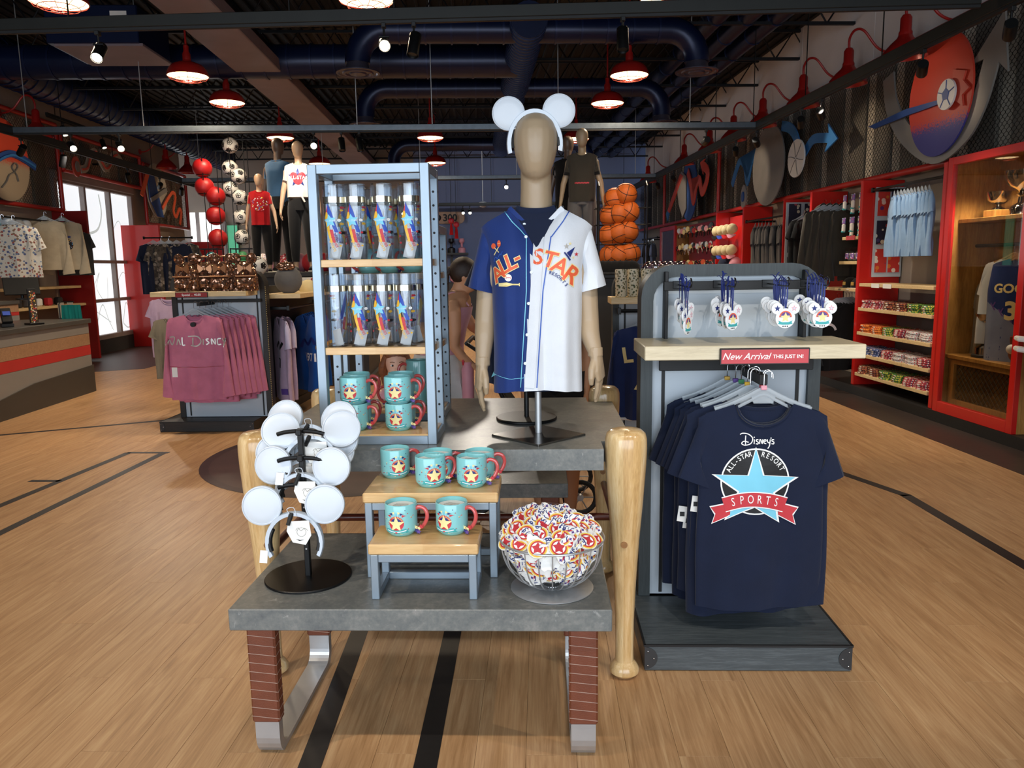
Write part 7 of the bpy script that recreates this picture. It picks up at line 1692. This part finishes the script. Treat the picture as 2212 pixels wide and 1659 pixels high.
ct = thing('service_counter', 'grey service counter with red stripe below the ball towers', 'counter', (-3.42, 11.9, 0))
for nm, mat, z1, z0 in (('top', 'counter_top', 1.42, 1.37), ('grey_band', 'counter_grey', 1.37, 1.28), ('red_band', 'counter_red', 1.28, 1.20), ('body', 'counter_dark', 1.20, 0)): MB().use(mat).box((0, 0, (z0+z1)/2), (1.3, 1.3, z1-z0-.002)).build(nm, ct)
for k, (px, m_, lb) in enumerate(((450, 'p_teal', 'blue plush'), (515, 'p_green', 'green plush'))):
    p = PY(px, 535, 11.2); t = thing('display_case', 'black-edged clear case with %s on the service counter' % lb, 'case', (p.x-.05, 11.45+.1*k, 1.42)); b = MB().use('black_metal')
    for sx in (-1, 1):
        for sy in (-1, 1): b.box((sx*.13, sy*.13, .20), (.015, .015, .40))
    for z in (.008, .39):
        for s in (-1, 1): b.box((0, s*.13, z), (.26, .015, .015)); b.box((s*.13, 0, z), (.015, .26, .015))
    b.build('frame', t); b = MB().use(m_)
    for q in range(3): b.sphere((.0, 0, .08+.10*q), .075, 12, 8)
    b.build('plush_stack', t)
# round rack of dark shirts behind the stitched gondola
hung(['navy_tee', 'camo_shirt', 'camo_shirt'], 'dark shirt on the floor rack past the red partition, %s', (-5.75, 14.3), (.13, .02), 2.0, 10, 5, .25, .9, 'short', .25, seed=150, name='rack_shirt')
hang_bar('black floor rail of dark shirts past the red partition', (-5.9, 14.28), (-5.1, 14.4), 2.1)
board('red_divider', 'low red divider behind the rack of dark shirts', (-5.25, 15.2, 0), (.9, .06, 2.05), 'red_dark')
# window, green sign and pale wall in the far hall
w2 = thing('window_2', 'x', 'window'); del w2['label'], w2['category']; w2['kind'] = 'structure'
a, c_ = PY(398, 402, 21.3), PY(480, 520, 21.3); MB().use('pane_glow_far').box(((a.x+c_.x)/2, 21.42, 1.55), (c_.x-a.x, .02, 3.0)).build('pane', w2); b = MB().use('window_frame')
for f in (0, .28, 1): b.box((a.x+(c_.x-a.x)*f, 21.40, 1.55), (.09, .06, 3.0))
b.build('window_frame', w2)
w3 = thing('green_sign', 'x', 'window'); del w3['label'], w3['category']; w3['kind'] = 'structure'  # a green sign, built as a glowing pane with an edge strip
a, c_ = PY(486, 452, 21.3), PY(545, 540, 21.3); MB().use('green_glow').box((a.x+.12, 21.42, 1.9), (.26, .02, 1.6)).build('pane', w3); MB().use('window_frame').box((a.x-.06, 21.40, 1.9), (.08, .06, 1.8)).build('window_frame', w3)
# ---------------------------------------------------------------- full mannequins on tall platforms
def platform(label, x0, x1, y0, y1, zt): 
    t = thing('display_platform', label, 'platform', ((x0+x1)/2, (y0+y1)/2, 0)); MB().use('black_wood').box((0, 0, zt-.03), (x1-x0, y1-y0, .06), .004).build('top', t); MB().use('charcoal').box((0, 0, zt/2-.03), (x1-x0-.1, y1-y0-.1, zt-.06)).build('body', t); MB().use('black_wood').box((0, 0, .06), (x1-x0, y1-y0, .12), .004).build('base', t); return t
pl1 = platform('tall dark platform carrying three dressed mannequins', -3.05, -1.35, 9.95, 11.2, 1.47)
t = thing('stitch_panel', 'white panel with red baseball stitches on the dark platform', 'panel', (-2.16, 9.93, 0)); MB().use('paper_white').box((0, 0, 1.0), (.27, .025, .80), .004).build('board', t); b = MB().use('p_red'); b.tube(smooth_path([(.10, -.016, 1.39), (.02, -.016, 1.20), (-.06, -.016, 1.0), (-.08, -.016, .8)], 5), .008, 5)
for k in range(6): z = 1.34-.10*k; x = .09-.035*k; b.tube([(x-.09, -.016, z), (x-.01, -.016, z-.015), (x+.045, -.016, z-.065)], .010, 5)
b.build('stitches', t, kind='stuff')
def full_mannequin(label, loc, rz, h, skin_m, top, pants, short=True, arms=((.22, 0), (.22, 0)), lean=0):
    k = h/1.78; t = thing('mannequin', label, 'mannequin', loc, rz); b = MB().use(skin_m); S = lambda *p: tuple(q*k for q in p)
    b.loft([[V(p)*k+V(S(0, .0, 1.54)) for p in r_] for r_ in head_rings(.078, .098, .235)])
    b.tube([S(0, .02, 1.42), S(0, .018, 1.50), S(0, .012, 1.62)], [.062*k, .050*k, .048*k], 14)
    b.loft([[(a_*k*cos(2*pi*j/18), (.015+c2*sin(2*pi*j/18))*k, z*k) for j in range(18)] for z, a_, c2 in ((.86, .15, .10), (.95, .155, .105), (1.08, .125, .09), (1.22, .145, .10), (1.36, .165, .095), (1.43, .13, .07), (1.47, .06, .05))])
    for i, s in enumerate((-1, 1)):
        ox, oy = arms[i]; b.tube([S(s*.13, .015, 1.40), S(s*.165, .015, 1.36), S(s*.185, .02, 1.25), S(s*(ox+.0), .02+oy*.3, 1.10), S(s*(ox+.035), oy, .86)], [v*k for v in (.045, .048, .042, .036, .023)], 12)
        hand_parts(b, s, Matrix.Translation(S(s*(ox+.036), oy, .865)) @ Matrix.Rotation(rad(-6*s), 4, 'Y'), k)
        b.tube([S(s*.075, .01, .90), S(s*.09, .0, .70), S(s*.10, .005, .50), S(s*.105, .02, .30), S(s*.11, .03, .08), S(s*.11, .01, .03), S(s*.115, -.10, .025)], [v*k for v in (.082, .078, .056, .052, .034, .036, .030)], 12)
    link('body', skin(b, 'body', .008, 3), t)
    lg = MB().use(pants)
    for s in (-1, 1): lg.loft([[((s*cxx+rr*cos(2*pi*j/16))*k, (yy+rr*1.05*sin(2*pi*j/16))*k, z*k) for j in range(16)] for z, cxx, rr, yy in ((.99, .065, .095, .012), (.90, .078, .100, .01), (.80, .088, .096, .005), (.55, .100, .080, .005), (.35, .106, .068, .015), (.14, .110, .050, .025))])
    lg.tube([S(-.0, .01, .84), S(0, .01, 1.0)], [.12*k, .166*k], 16, True, [.122*k, .124*k]); one(lg, 'trousers', pants.replace('_', ' ').replace('cloth', '').strip()+' trousers worn by the '+label.split(' mannequin')[0][:40]+' mannequin', 'trousers', loc, rz)
    sh = [MB().use('black_cloth').tube([S(s*.11, .05, .035), S(s*.112, -.03, .04), S(s*.116, -.14, .03)], [.038*k, .042*k, .034*k], 12, True, [.036*k, .038*k, .024*k]) for s in (-1, 1)]
    for s, q in zip((-1, 1), sh): q.use('white_cloth').box(S(s*.113, -.045, .008), S(.08, .23, .016), .006); one(q, 'sneaker', 'dark sneaker with white sole on the '+label.split(' mannequin')[0][:46]+' mannequin', 'shoe', loc, rz, group='sneakers of the '+label[:40])
    return t, k
def mtop(label, loc, rz, k, mat, pr=None, L=.62, seed=0, cuff=None, w=.185, name='worn_shirt'):
    b = garment(MB(), mat, w*k, L*k, .125*k, .19*k, .35, .075*k, .05*k, .01, d0=.065*k, fold=.006, k=2, seed=seed, sleeve='short', sl=.17*k, sa=13, sr=(.075*k, .062*k), sdep=.065*k, chest=.168*k, cuff=cuff, n=48)
    t = thing(name, label, 'shirt', V(loc)+V((0, 0, 1.475*k)), rz); b.build('shirt_body', t)
    if pr: P = Print(b, -1, .03); pr(P); P.build('print', t)
def star_print(P):
    P.poly('p_navy', star(0, -.19, .125, 5, .42), .003); P.poly('p_red', circ(-.05, -.165, .045, 18), .004); P.poly('p_red', circ(.05, -.165, .045, 18), .004); P.poly('p_red', circ(0, -.215, .06, 18), .0042); P.text('p_white', 'ALL-STAR', 0, -.19, .06, 0, .02, 0, 1, .006)
q = PY(652, 583, 10.25); loc = (q.x+.02, 10.3, 1.47); _, k = full_mannequin('white T-shirt mannequin standing on the dark platform', loc, 4, 1.66, 'mannequin_light', None, 'black_cloth', arms=((.225, -.04), (.225, .0))); mtop('white T-shirt printed with red shape over navy star', loc, 4, k, 'white_cloth', star_print, .46, 160)
b = MB().use('white_cloth').tube(smooth_path([(0, -.13, 0), (.02, -.14, -.04), (.05, -.14, -.10)], 4), .012, 8); one(b, 'waist_tie', 'white knotted tie at the waist of the star shirt', 'tie', V(loc)+V((.03, -.02, .98)), 4)
q = PY(568, 580, 10.1); loc = (q.x, 10.15, 1.47); _, k = full_mannequin('child-size red T-shirt mannequin on the dark platform', loc, 12, 1.24, 'mannequin_light', None, 'black_cloth', arms=((.22, .02), (.24, -.05))); mtop('red T-shirt with scattered candy-coloured print', loc, 12, k, 'red_cloth', lambda P: P.poly('print_candy', circ(0, -.17, .10, 24, .09), .003), .62, 164, w=.20)
q = PY(615, 583, 10.9); loc = (q.x, 10.9, 1.47); _, k = full_mannequin('steel-blue shirt mannequin seen from behind on the dark platform', loc, 165, 1.80, 'mannequin_dark', None, 'black_cloth'); mtop('steel-blue T-shirt on the dark mannequin facing away', loc, 165, k, 'steel_tee', None, .60, 168)
setframe(0)
platform('dark platform under the basketball rack and dark T-shirt mannequin', .35, 2.1, 8.25, 9.7, 1.42)
q = PY(1258, 574, 8.9); loc = (q.x, 8.95, 1.42); _, k = full_mannequin('dark ringer T-shirt mannequin behind the split jersey', loc, -4, 1.60, 'mannequin_skin', None, 'grey_tee', arms=((.235, -.02), (.235, -.05))); mtop('charcoal ringer T-shirt on the mannequin behind the split jersey', loc, -4, k, 'dark_olive', lambda P: P.stroke('p_red', [(-.08+.016*i, -.34+.004*(i % 2)) for i in range(11)], .014, .003), .60, 170, 'black_cloth')
q = PY(1228, 574, 9.4); loc = (q.x, 9.45, 1.42); _, k = full_mannequin('black-clad dark mannequin behind the ringer shirt one', loc, 170, 1.60, 'mannequin_dark', None, 'black_cloth'); mtop('black T-shirt on the mannequin facing away', loc, 170, k, 'black_cloth', None, .6, 174)
# basketball rack
rk = [(1328, 430, 1352, 420), (1318, 466, 1338, 462, 1358, 458), (1316, 508, 1338, 503, 1356, 500), (1318, 552, 1338, 552, 1360, 548)]
t = thing('ball_rack', 'black wire rack of basketballs on the dark platform', 'rack', (.90, 8.62, 1.42))
for dx in (-.26, .26): MB().use('black_metal').tube([(dx, -.1, 0), (dx, -.1, .92), (dx, 0, .97), (dx, .1, .92), (dx, .1, 0)], .009, 8).build('upright', t)
for r_, row in enumerate(rk):
    zz = PY(row[0], row[1], 8.6).z
    for dy in (-.08, .08): MB().use('black_metal').cyl((-.30, dy, zz-1.42-.10), (.30, dy, zz-1.42-.10), .005, None, 6).build('ball_rail', t)
    for i in range(0, len(row), 2): p = PY(row[i], row[i+1], 8.60+(.05 if i == 0 else 0)); tag(link('basketball', BSK, None, p, 0, rot=(random.uniform(0, 2), random.uniform(0, 2), random.uniform(0, 3))), 'orange basketball on the %s row of the wire rack' % ('top', 'second', 'third', 'bottom')[r_], 'ball', 'basketballs on the rack')
capd = cap_mesh('black_cloth', 'black_cloth')
for k in range(6): p = PY(1308+13*k, 580, 8.0); tag(link('cap', capd, None, (p.x, 8.33, 1.42), 80), 'black cap lined up below the basketball rack', 'cap', 'black caps below basketballs')
# centre gondola with floral tumblers and navy jackets
g3, cx3, yp3 = gondola('grey gondola behind the navy shirt one, floral tumblers above and navy jackets below', .56, 1.40, 6.0, 1.45, 5.65, 6.9, .10)
sb = shelf_board('pale shelf board of floral tumblers on the rear gondola', .52, 1.30, 5.72, 6.0, 1.262, .05, 'maple_shelf')
tm = MB().use('tumbler_floral').lathe([(.001, 0), (.036, 0), (.040, .006), (.044, .19), (.042, .205), (.001, .205)], 20, caps=False).mesh('floral_tumbler')
for k in range(7): tag(link('floral_tumbler', tm, None, (.60+.095*k, 5.80+.05*(k % 2), 1.262), 30*k), 'cream tumbler with green floral print on the rear gondola shelf', 'tumbler', 'floral tumblers')
VAR = (('L', -.15, -.22, .15), ('W', .04, -.19, -.1), ('A', -.03, -.42, -.1))
for k in range(4):
    b = garment(MB(), 'jacket_navy', .27, .70, .07, .26, .25, .09, .06, .03, d0=.02, fold=.025, k=2, seed=180+k, sleeve='long', sl=.60, sa=9, sr=(.10, .065), sdep=.05, cuff='p_white'); t = thing('letter_jacket', 'navy letter jacket with cream letters hanging on the rear gondola' if k == 0 else 'navy jacket, %s behind the lettered one on the rear gondola' % ORD[k-1], 'jacket', (.80+.05*k, 5.72+.07*k, 1.05), -14, 'navy jackets'); b.build('jacket_body', t)
    for c_, x_, z_, a_ in VAR if k == 0 else (): P = Print(b, -1, .04); P.text('p_cream', c_, x_, z_, .16, a_, .03, 0, 1, .004); P.build('chenille_letter', t)
    MB().use('p_white').box((0, 0, -.70), (.50, .10, .02), .01).build('hem_stripe', t)
    tag(link('clothes_hanger', hm_, None, (.80+.05*k, 5.72+.07*k, 1.09), -14), 'hanger of the %s navy letter jacket in line' % ORD[k], 'hanger', 'hangers of the navy jackets')
hang_bar('short black rail carrying navy letter jackets', (.60, 5.92), (1.25, 5.92), 1.15)
bub = MB().use('ball_clear').sphere((0, 0, 0), .06, 14, 10).mesh('clear_ball')
for k in range(14): p = PY(1398+6*k, 565-3*(k % 2), 7.6+.15*(k % 3)); tag(link('clear_ball', bub, None, (p.x, 7.6+.15*(k % 3), 1.44+.03*(k % 2)), 0), 'clear pearly ball heaped on the tray past the rear gondola', 'ball', 'clear pearly balls')
one(MB().use('black_wood').box((0, 0, .69), (.75, .7, 1.38), .01), 'ball_tray', 'dark bin topped with a heap of clear pearly balls', 'bin', (1.42, 7.75, 0))
# far blue wall dressing
setframe(4.8)
p = PY(968, 470, 21.3); t = thing('wall_plaque', 'rounded brown lettered plaque on the blue wall', 'plaque', (p.x, 21.38, p.z)); MB().use('tan_wood').prism(rrect(-.45, -.16, .45, .16, .15), -.02, .02).build('board', t); b = MB().use('p_black'); text_on(b, '300', FRONT(.05, -.022, -.01), .26, .03); b.sphere((-.28, -.02, 0), .09, 12, 8, (1, .4, 1)); b.build('lettering', t)
for k, px in enumerate((975, 986)): p = PY(px, 495+8*k, 20.5); t = thing('tassel', 'red tassel hung before the blue wall, %s the plaque' % ('nearer', 'farther from')[k], 'tassel', (p.x, 20.5, p.z-.15)); MB().use('red_cloth').tube([(0, 0, 0), (0, 0, .22), (0, 0, .30)], [.055, .035, .02], 10).build('fringe', t); MB().use('p_red').sphere((0, 0, .36), .08, 12, 8).build('bead', t); MB().use('p_black').cyl((0, 0, .42), (0, 0, ZC-p.z+.10), .006, None, 5).build('cord', t)
p = PY(975, 548, 21.0); t = thing('wall_shelf', 'dark shelf of small trophies on the blue wall', 'shelf', (p.x, 21.25, p.z)); MB().use('black_wood').box((0, 0, 0), (.9, .4, .05)).build('board', t); MB().use('black_wood').box((0, .1, -.25), (.06, .05, .5)).build('bracket', t)
for k in range(3): one(MB().use(('p_gold', 'ball_black', 'p_pink')[k]).lathe([(.10, 0), (.10, .12), (.03, .16), (.03, .24), (.08, .30), (.07, .38), (.001, .38)], 14), 'trophy', '%s trophy on the dark shelf of the blue wall' % ('gold', 'black', 'pink')[k], 'trophy', (p.x-.28+.28*k, 21.22, p.z+.025))
one(MB().use('white_plastic').lathe([(.012, 1.6), (.012, .06), (.10, .04), (.10, 0), (.08, -.08), (.001, -.10)], 16), 'dome_camera', 'white dome camera hung before the blue wall', 'camera', PY(1043, 440, 20.0))
one(MB().use('charcoal').box((0, 0, .55), (5.2, .6, 1.1), .01), 'low_fixture', 'low dark fixture along the blue wall', 'counter', (1.4, 20.6, 0))
rr = random.Random(5)
for k in range(12): one(MB().use(rr.choice(['plush_mix', 'fold_a', 'p_pink', 'p_red', 'white_cloth', 'fold_e'])).box((0, 0, .13), (.26, .24, .26), .05), 'plush_box', 'boxed plush gift on the low fixture by the blue wall', 'box', (-.9+.38*k, 20.5, 1.1), rr.uniform(-20, 20), 'plush gifts')
for k in range(10): one(MB().use(rr.choice(['fold_a', 'p_pink', 'plush_mix', 'fold_d', 'p_red'])).sphere((0, 0, .12), .14, 12, 8, (.9, .9, 1)), 'plush_toy', 'small round plush on the dark platform behind mannequin feet', 'toy', (-2.95+.165*k, 11.0+.05*(k % 2), 1.47), group='small plush toys')
setframe(0)
# ---------------------------------------------------------------- people (table frame)
setframe(0)
def limb_(b, pts, rs): b.tube(pts, rs, 14)
# woman bending to the stroller, seen from behind and side
wo = thing('person', 'woman in pink tank top and white tiered skirt leaning over a stroller', 'person', (-.66, 5.05, 0)); B = MB().use('person_skin')
B.loft([[(x+a*cos(2*pi*j/18), .0+c*sin(2*pi*j/18), z) for j in range(18)] for z, x, a, c in ((.80, -.02, .15, .16), (.88, -.01, .155, .17), (.98, .02, .12, .14), (1.10, .05, .115, .145), (1.22, .085, .12, .165), (1.30, .105, .10, .15), (1.345, .12, .06, .08))])
limb_(B, [(.11, 0, 1.31), (.135, 0, 1.37), (.155, 0, 1.43)], [.052, .047, .048])
hd = [[V(p)+V((0, 0, 0)) for p in r] for r in head_rings(.072, .088, .205)]
HM = Matrix.Translation((.150, 0, 1.345)) @ Matrix.Rotation(rad(90), 4, 'Z') @ Matrix.Rotation(rad(14), 4, 'X')
B.at(HM); B.loft(hd); B.tube([(0, -.088, .105), (0, -.104, .085), (0, -.094, .070)], [.008, .013, .010], 8)
for s in (-1, 1): B.sphere((s*.070, .008, .095), .020, 8, 6, (.4, .7, 1.2))
B.at(None)
limb_(B, [(.10, -.13, 1.27), (.11, -.178, 1.21), (.115, -.195, 1.10), (.11, -.19, 1.00), (.16, -.18, .93), (.21, -.17, .885)], [.045, .048, .041, .036, .032, .023])
hand_parts(B, 1, Matrix.Translation((.21, -.17, .885)) @ Matrix.Rotation(rad(-62), 4, 'Y'), .95, .5)
limb_(B, [(.10, .13, 1.27), (.13, .17, 1.20), (.20, .16, 1.10), (.27, .10, 1.06), (.34, .05, 1.05)], [.045, .045, .038, .034, .023])
hand_parts(B, 1, Matrix.Translation((.34, .05, 1.05)) @ Matrix.Rotation(rad(-80), 4, 'Y'), .95, .5)
for s in (-1, 1): limb_(B, [(-.02, s*.08, .82), (-.02, s*.09, .62), (.0, s*.09, .44), (-.03, s*.09, .26), (-.03, s*.09, .07), (.0, s*.09, .035), (.12, s*.10, .028)], [.085, .070, .055, .052, .034, .036, .026])
link('body', skin(B, 'body', .008, 4), wo)
b = MB().use('pink_tank'); b.loft([[(x+a*cos(2*pi*j/22), c*sin(2*pi*j/22), z) for j in range(22)] for z, x, a, c in ((.90, -.005, .160, .172), (.98, .02, .130, .150), (1.10, .05, .124, .153), (1.20, .082, .127, .168), (1.245, .095, .122, .160))], False, False)
for s in (-1, 1): b.tube(smooth_path([(.0, s*.09, 1.22), (.06, s*.085, 1.325), (.13, s*.075, 1.33), (.20, s*.085, 1.25)], 4), .012, 6, True, .006)
b.build('tank_top', wo)
b = MB().use('white_skirt'); b.grid(40, 10, lambda u, v: (-.012+(.165+.09*v+.012*sin(14*2*pi*u)*v)*cos(2*pi*u), (.178+.09*v+.012*sin(14*2*pi*u)*v)*sin(2*pi*u), .94-.36*v), True, True); b.grid(40, 4, lambda u, v: (-.012+(.225+.04*v+.014*sin(18*2*pi*u)*v)*cos(2*pi*u), (.235+.04*v+.014*sin(18*2*pi*u)*v)*sin(2*pi*u), .66-.12*v), True, True); b.build('skirt', wo)
b = MB().use('hair_brown'); b.at(HM); b.sphere((0, .022, .128), .092, 18, 12, (.90, 1.0, 1.02)); b.tube(smooth_path([(0, .10, .12), (0, .135, .07), (0, .12, -.02), (0, .10, -.10)], 4), [.026]*4+[.034]*5+[.024]*4, 10); b.at(None); b.build('hair', wo)
b = MB().use('eye_dark'); b.at(HM)
for s in (-1, 1): b.sphere((s*.028, -.080, .108), .008, 8, 6, (1, .5, .6))
b.use('lip').sphere((0, -.080, .045), .018, 10, 6, (1, .4, .35)); b.at(None); b.build('face_features', wo)
MB().use('p_red').tube([(.165+.0*cos(a), -.175+.027*cos(a), .908+.027*sin(a)) for a in [2*pi*i/14 for i in range(15)]], .009, 6, False).build('wristband', wo)
one(MB().use('p_pink').lathe([(.001, 0), (.036, 0), (.038, .01), (.040, .20), (.030, .22), (.030, .245), (.001, .245)], 20), 'drink_bottle', 'pink drink bottle held by the woman', 'bottle', (-.47, 4.87, .655))
# small girl behind the rack
gi = thing('person', 'small girl with auburn hair in a pale pink top, looking down', 'person', (-.955, 5.0, 0)); gi.scale = (1.06, 1.06, 1.06); B = MB().use('child_skin')
B.loft([[(a*cos(2*pi*j/16), c*sin(2*pi*j/16), z) for j in range(16)] for z, a, c in ((.36, .10, .085), (.44, .10, .085), (.54, .095, .08), (.64, .105, .08), (.68, .07, .06), (.705, .04, .04))]); limb_(B, [(0, .0, .68), (0, -.002, .76)], [.038, .036])
hd = head_rings(.066, .080, .190); GMx = Matrix.Translation((0, 0, .735)) @ Matrix.Rotation(rad(14), 4, 'Z') @ Matrix.Rotation(rad(3), 4, 'X'); B.at(GMx); B.loft(hd)
B.tube([(0, -.084, .085), (0, -.096, .070), (0, -.088, .062)], [.006, .010, .008], 8); B.sphere((-.030, -.062, .055), .022, 10, 8); B.sphere((.030, -.062, .055), .022, 10, 8)
for s in (-1, 1): B.sphere((s*.066, .005, .085), .017, 8, 6, (.4, .7, 1.2))
B.at(None)
for s in (-1, 1):
    limb_(B, [(s*.085, 0, .65), (s*.115, 0, .61), (s*.125, -.02, .52), (s*.10, -.09, .44)], [.030, .031, .026, .018]); hand_parts(B, s, Matrix.Translation((s*.10, -.09, .44)) @ Matrix.Rotation(rad(40), 4, 'X'), .62, .4)
    limb_(B, [(s*.05, 0, .40), (s*.055, 0, .24), (s*.055, .0, .05), (s*.058, -.07, .022)], [.055, .042, .026, .022])
link('body', skin(B, 'body', .006, 4), gi)
garment_b = MB().use('pink_tank'); garment_b.loft([[(a*cos(2*pi*j/20), c*sin(2*pi*j/20), z) for j in range(20)] for z, a, c in ((.30, .15, .13), (.42, .125, .105), (.56, .108, .092), (.645, .112, .09), (.685, .075, .068))], False, False); garment_b.build('pink_top', gi)
b = MB().use('hair_auburn'); b.at(GMx); b.sphere((0, .032, .116), .083, 18, 12, (.96, .95, 1)); b.sphere((0, .003, .152), .081, 18, 12, (.93, 1, .55))
for s in (-1, 1): b.tube(smooth_path([(s*.058, -.02, .15), (s*.078, .0, .09), (s*.080, .02, .03), (s*.070, .03, -.04)], 4), [.022]*4+[.028]*5+[.018]*4, 8)
b.at(None); b.build('hair', gi)
b = MB().use('eye_dark'); b.at(GMx)
for s in (-1, 1): b.use('p_white').sphere((s*.027, -.0790, .096), .012, 10, 6, (1, .5, .55)); b.use('eye_dark').sphere((s*.026, -.0835, .096), .0065, 8, 6, (1, .5, 1)); b.use('hair_auburn').tube([(s*.013, -.085, .114), (s*.028, -.083, .118), (s*.040, -.076, .115)], .0026, 5)
b.use('lip').sphere((0, -.0800, .040), .016, 10, 6, (1, .45, .38)); b.at(None); b.build('face_features', gi)
# standing figure in black, mostly hidden behind the split jersey
pe = thing('person', 'person in black top and shorts standing behind the split jersey', 'person', (.08, 4.45, 0)); B = MB().use('person_skin')
B.loft([[(a*cos(2*pi*j/18), c*sin(2*pi*j/18), z) for j in range(18)] for z, a, c in ((.80, .16, .12), (.92, .16, .12), (1.06, .13, .10), (1.20, .15, .11), (1.30, .16, .10), (1.36, .10, .07), (1.40, .05, .05))]); limb_(B, [(0, 0, 1.37), (0, 0, 1.46)], [.05, .048]); B.at(Matrix.Translation((0, 0, 1.405)) @ Matrix.Rotation(rad(200), 4, 'Z')); B.loft(head_rings(.074, .092, .21)); B.tube([(0, -.09, .10), (0, -.106, .08), (0, -.095, .07)], [.007, .011, .009], 8); B.at(None)
for s in (-1, 1):
    limb_(B, [(s*.13, 0, 1.31), (s*.175, 0, 1.27), (s*.19, .01, 1.10), (s*.19, -.02, .96), (s*.18, -.06, .80)], [.045, .046, .038, .034, .023]); hand_parts(B, s, Matrix.Translation((s*.18, -.06, .80)), .95, .4)
    limb_(B, [(s*.085, 0, .82), (s*.09, 0, .62), (s*.09, .0, .44), (s*.09, .01, .26), (s*.09, .01, .07), (s*.09, .0, .035), (s*.095, .12, .028)], [.090, .080, .058, .055, .036, .036, .028])
link('body', skin(B, 'body', .009, 3), pe)
b = MB().use('black_cloth'); b.loft([[(a*cos(2*pi*j/20), c*sin(2*pi*j/20), z) for j in range(20)] for z, a, c in ((.86, .175, .135), (1.06, .14, .11), (1.20, .16, .12), (1.31, .17, .108), (1.365, .11, .078))], False, False); b.build('black_top', pe)
b = MB().use('black_cloth')
for s in (-1, 1): b.loft([[(s*.09+r*cos(2*pi*j/16), r*1.1*sin(2*pi*j/16), z) for j in range(16)] for z, r in ((.90, .10), (.74, .105), (.60, .100))], False, False)
b.build('shorts', pe); b = MB().use('hair_auburn'); b.sphere((0, -.02, 1.53), .095, 16, 10, (.95, 1, 1)); b.tube(smooth_path([(.05, -.07, 1.52), (.07, -.09, 1.40), (.06, -.09, 1.25)], 4), .04, 8); b.build('hair', pe)
b = MB().use('eye_dark'); b.at(Matrix.Translation((0, 0, 1.405)) @ Matrix.Rotation(rad(200), 4, 'Z'))
for s in (-1, 1): b.sphere((s*.028, -.084, .11), .008, 8, 6, (1, .5, .6))
b.at(None); b.build('face_features', pe)
# stroller
sr = thing('stroller', 'black folding stroller with spoked wheels beside the woman', 'stroller', (-.12, 4.75, 0)); b = MB().use('black_metal')
for s in (-1, 1): b.tube([(.35, s*.20, .12), (.0, s*.21, .50), (-.25, s*.21, 1.00), (-.32, s*.21, 1.05)], .012, 8); b.tube([(-.28, s*.21, .12), (.05, s*.21, .50), (.28, s*.20, .62)], .012, 8)
b.cyl((-.32, -.21, 1.05), (-.32, .21, 1.05), .014, None, 8); b.build('frame', sr)
b = MB().use('black_cloth'); b.grid(14, 8, lambda u, v: (.18-.38*v, -.18+.36*u, .50-.06*sin(pi*u)+(.42*v*v)), True); b.grid(16, 10, lambda u, v: (-.20+.30*sin(v*pi*.55), (-.2+.4*u), .72+.22*cos(v*pi*.5)*(.75+.25*sin(pi*u))), True); b.box((-.02, 0, .26), (.40, .32, .14), .04); b.build('seat_and_canopy', sr)
for x in (.35, -.28):
    for s in (-1, 1):
        w = MB().use('black_matte'); w.tube([(x+.095*cos(a), s*.235, .11+.095*sin(a)) for a in [2*pi*i/22 for i in range(23)]], .015, 7, False); w.use('steel_plain').cyl((x, s*.215, .11), (x, s*.255, .11), .02, None, 10)
        for k in range(6): w.cyl((x, s*.235, .11), (x+.09*cos(k*pi/3), s*.235, .11+.09*sin(k*pi/3)), .004, None, 5)
        w.build('wheel', sr)
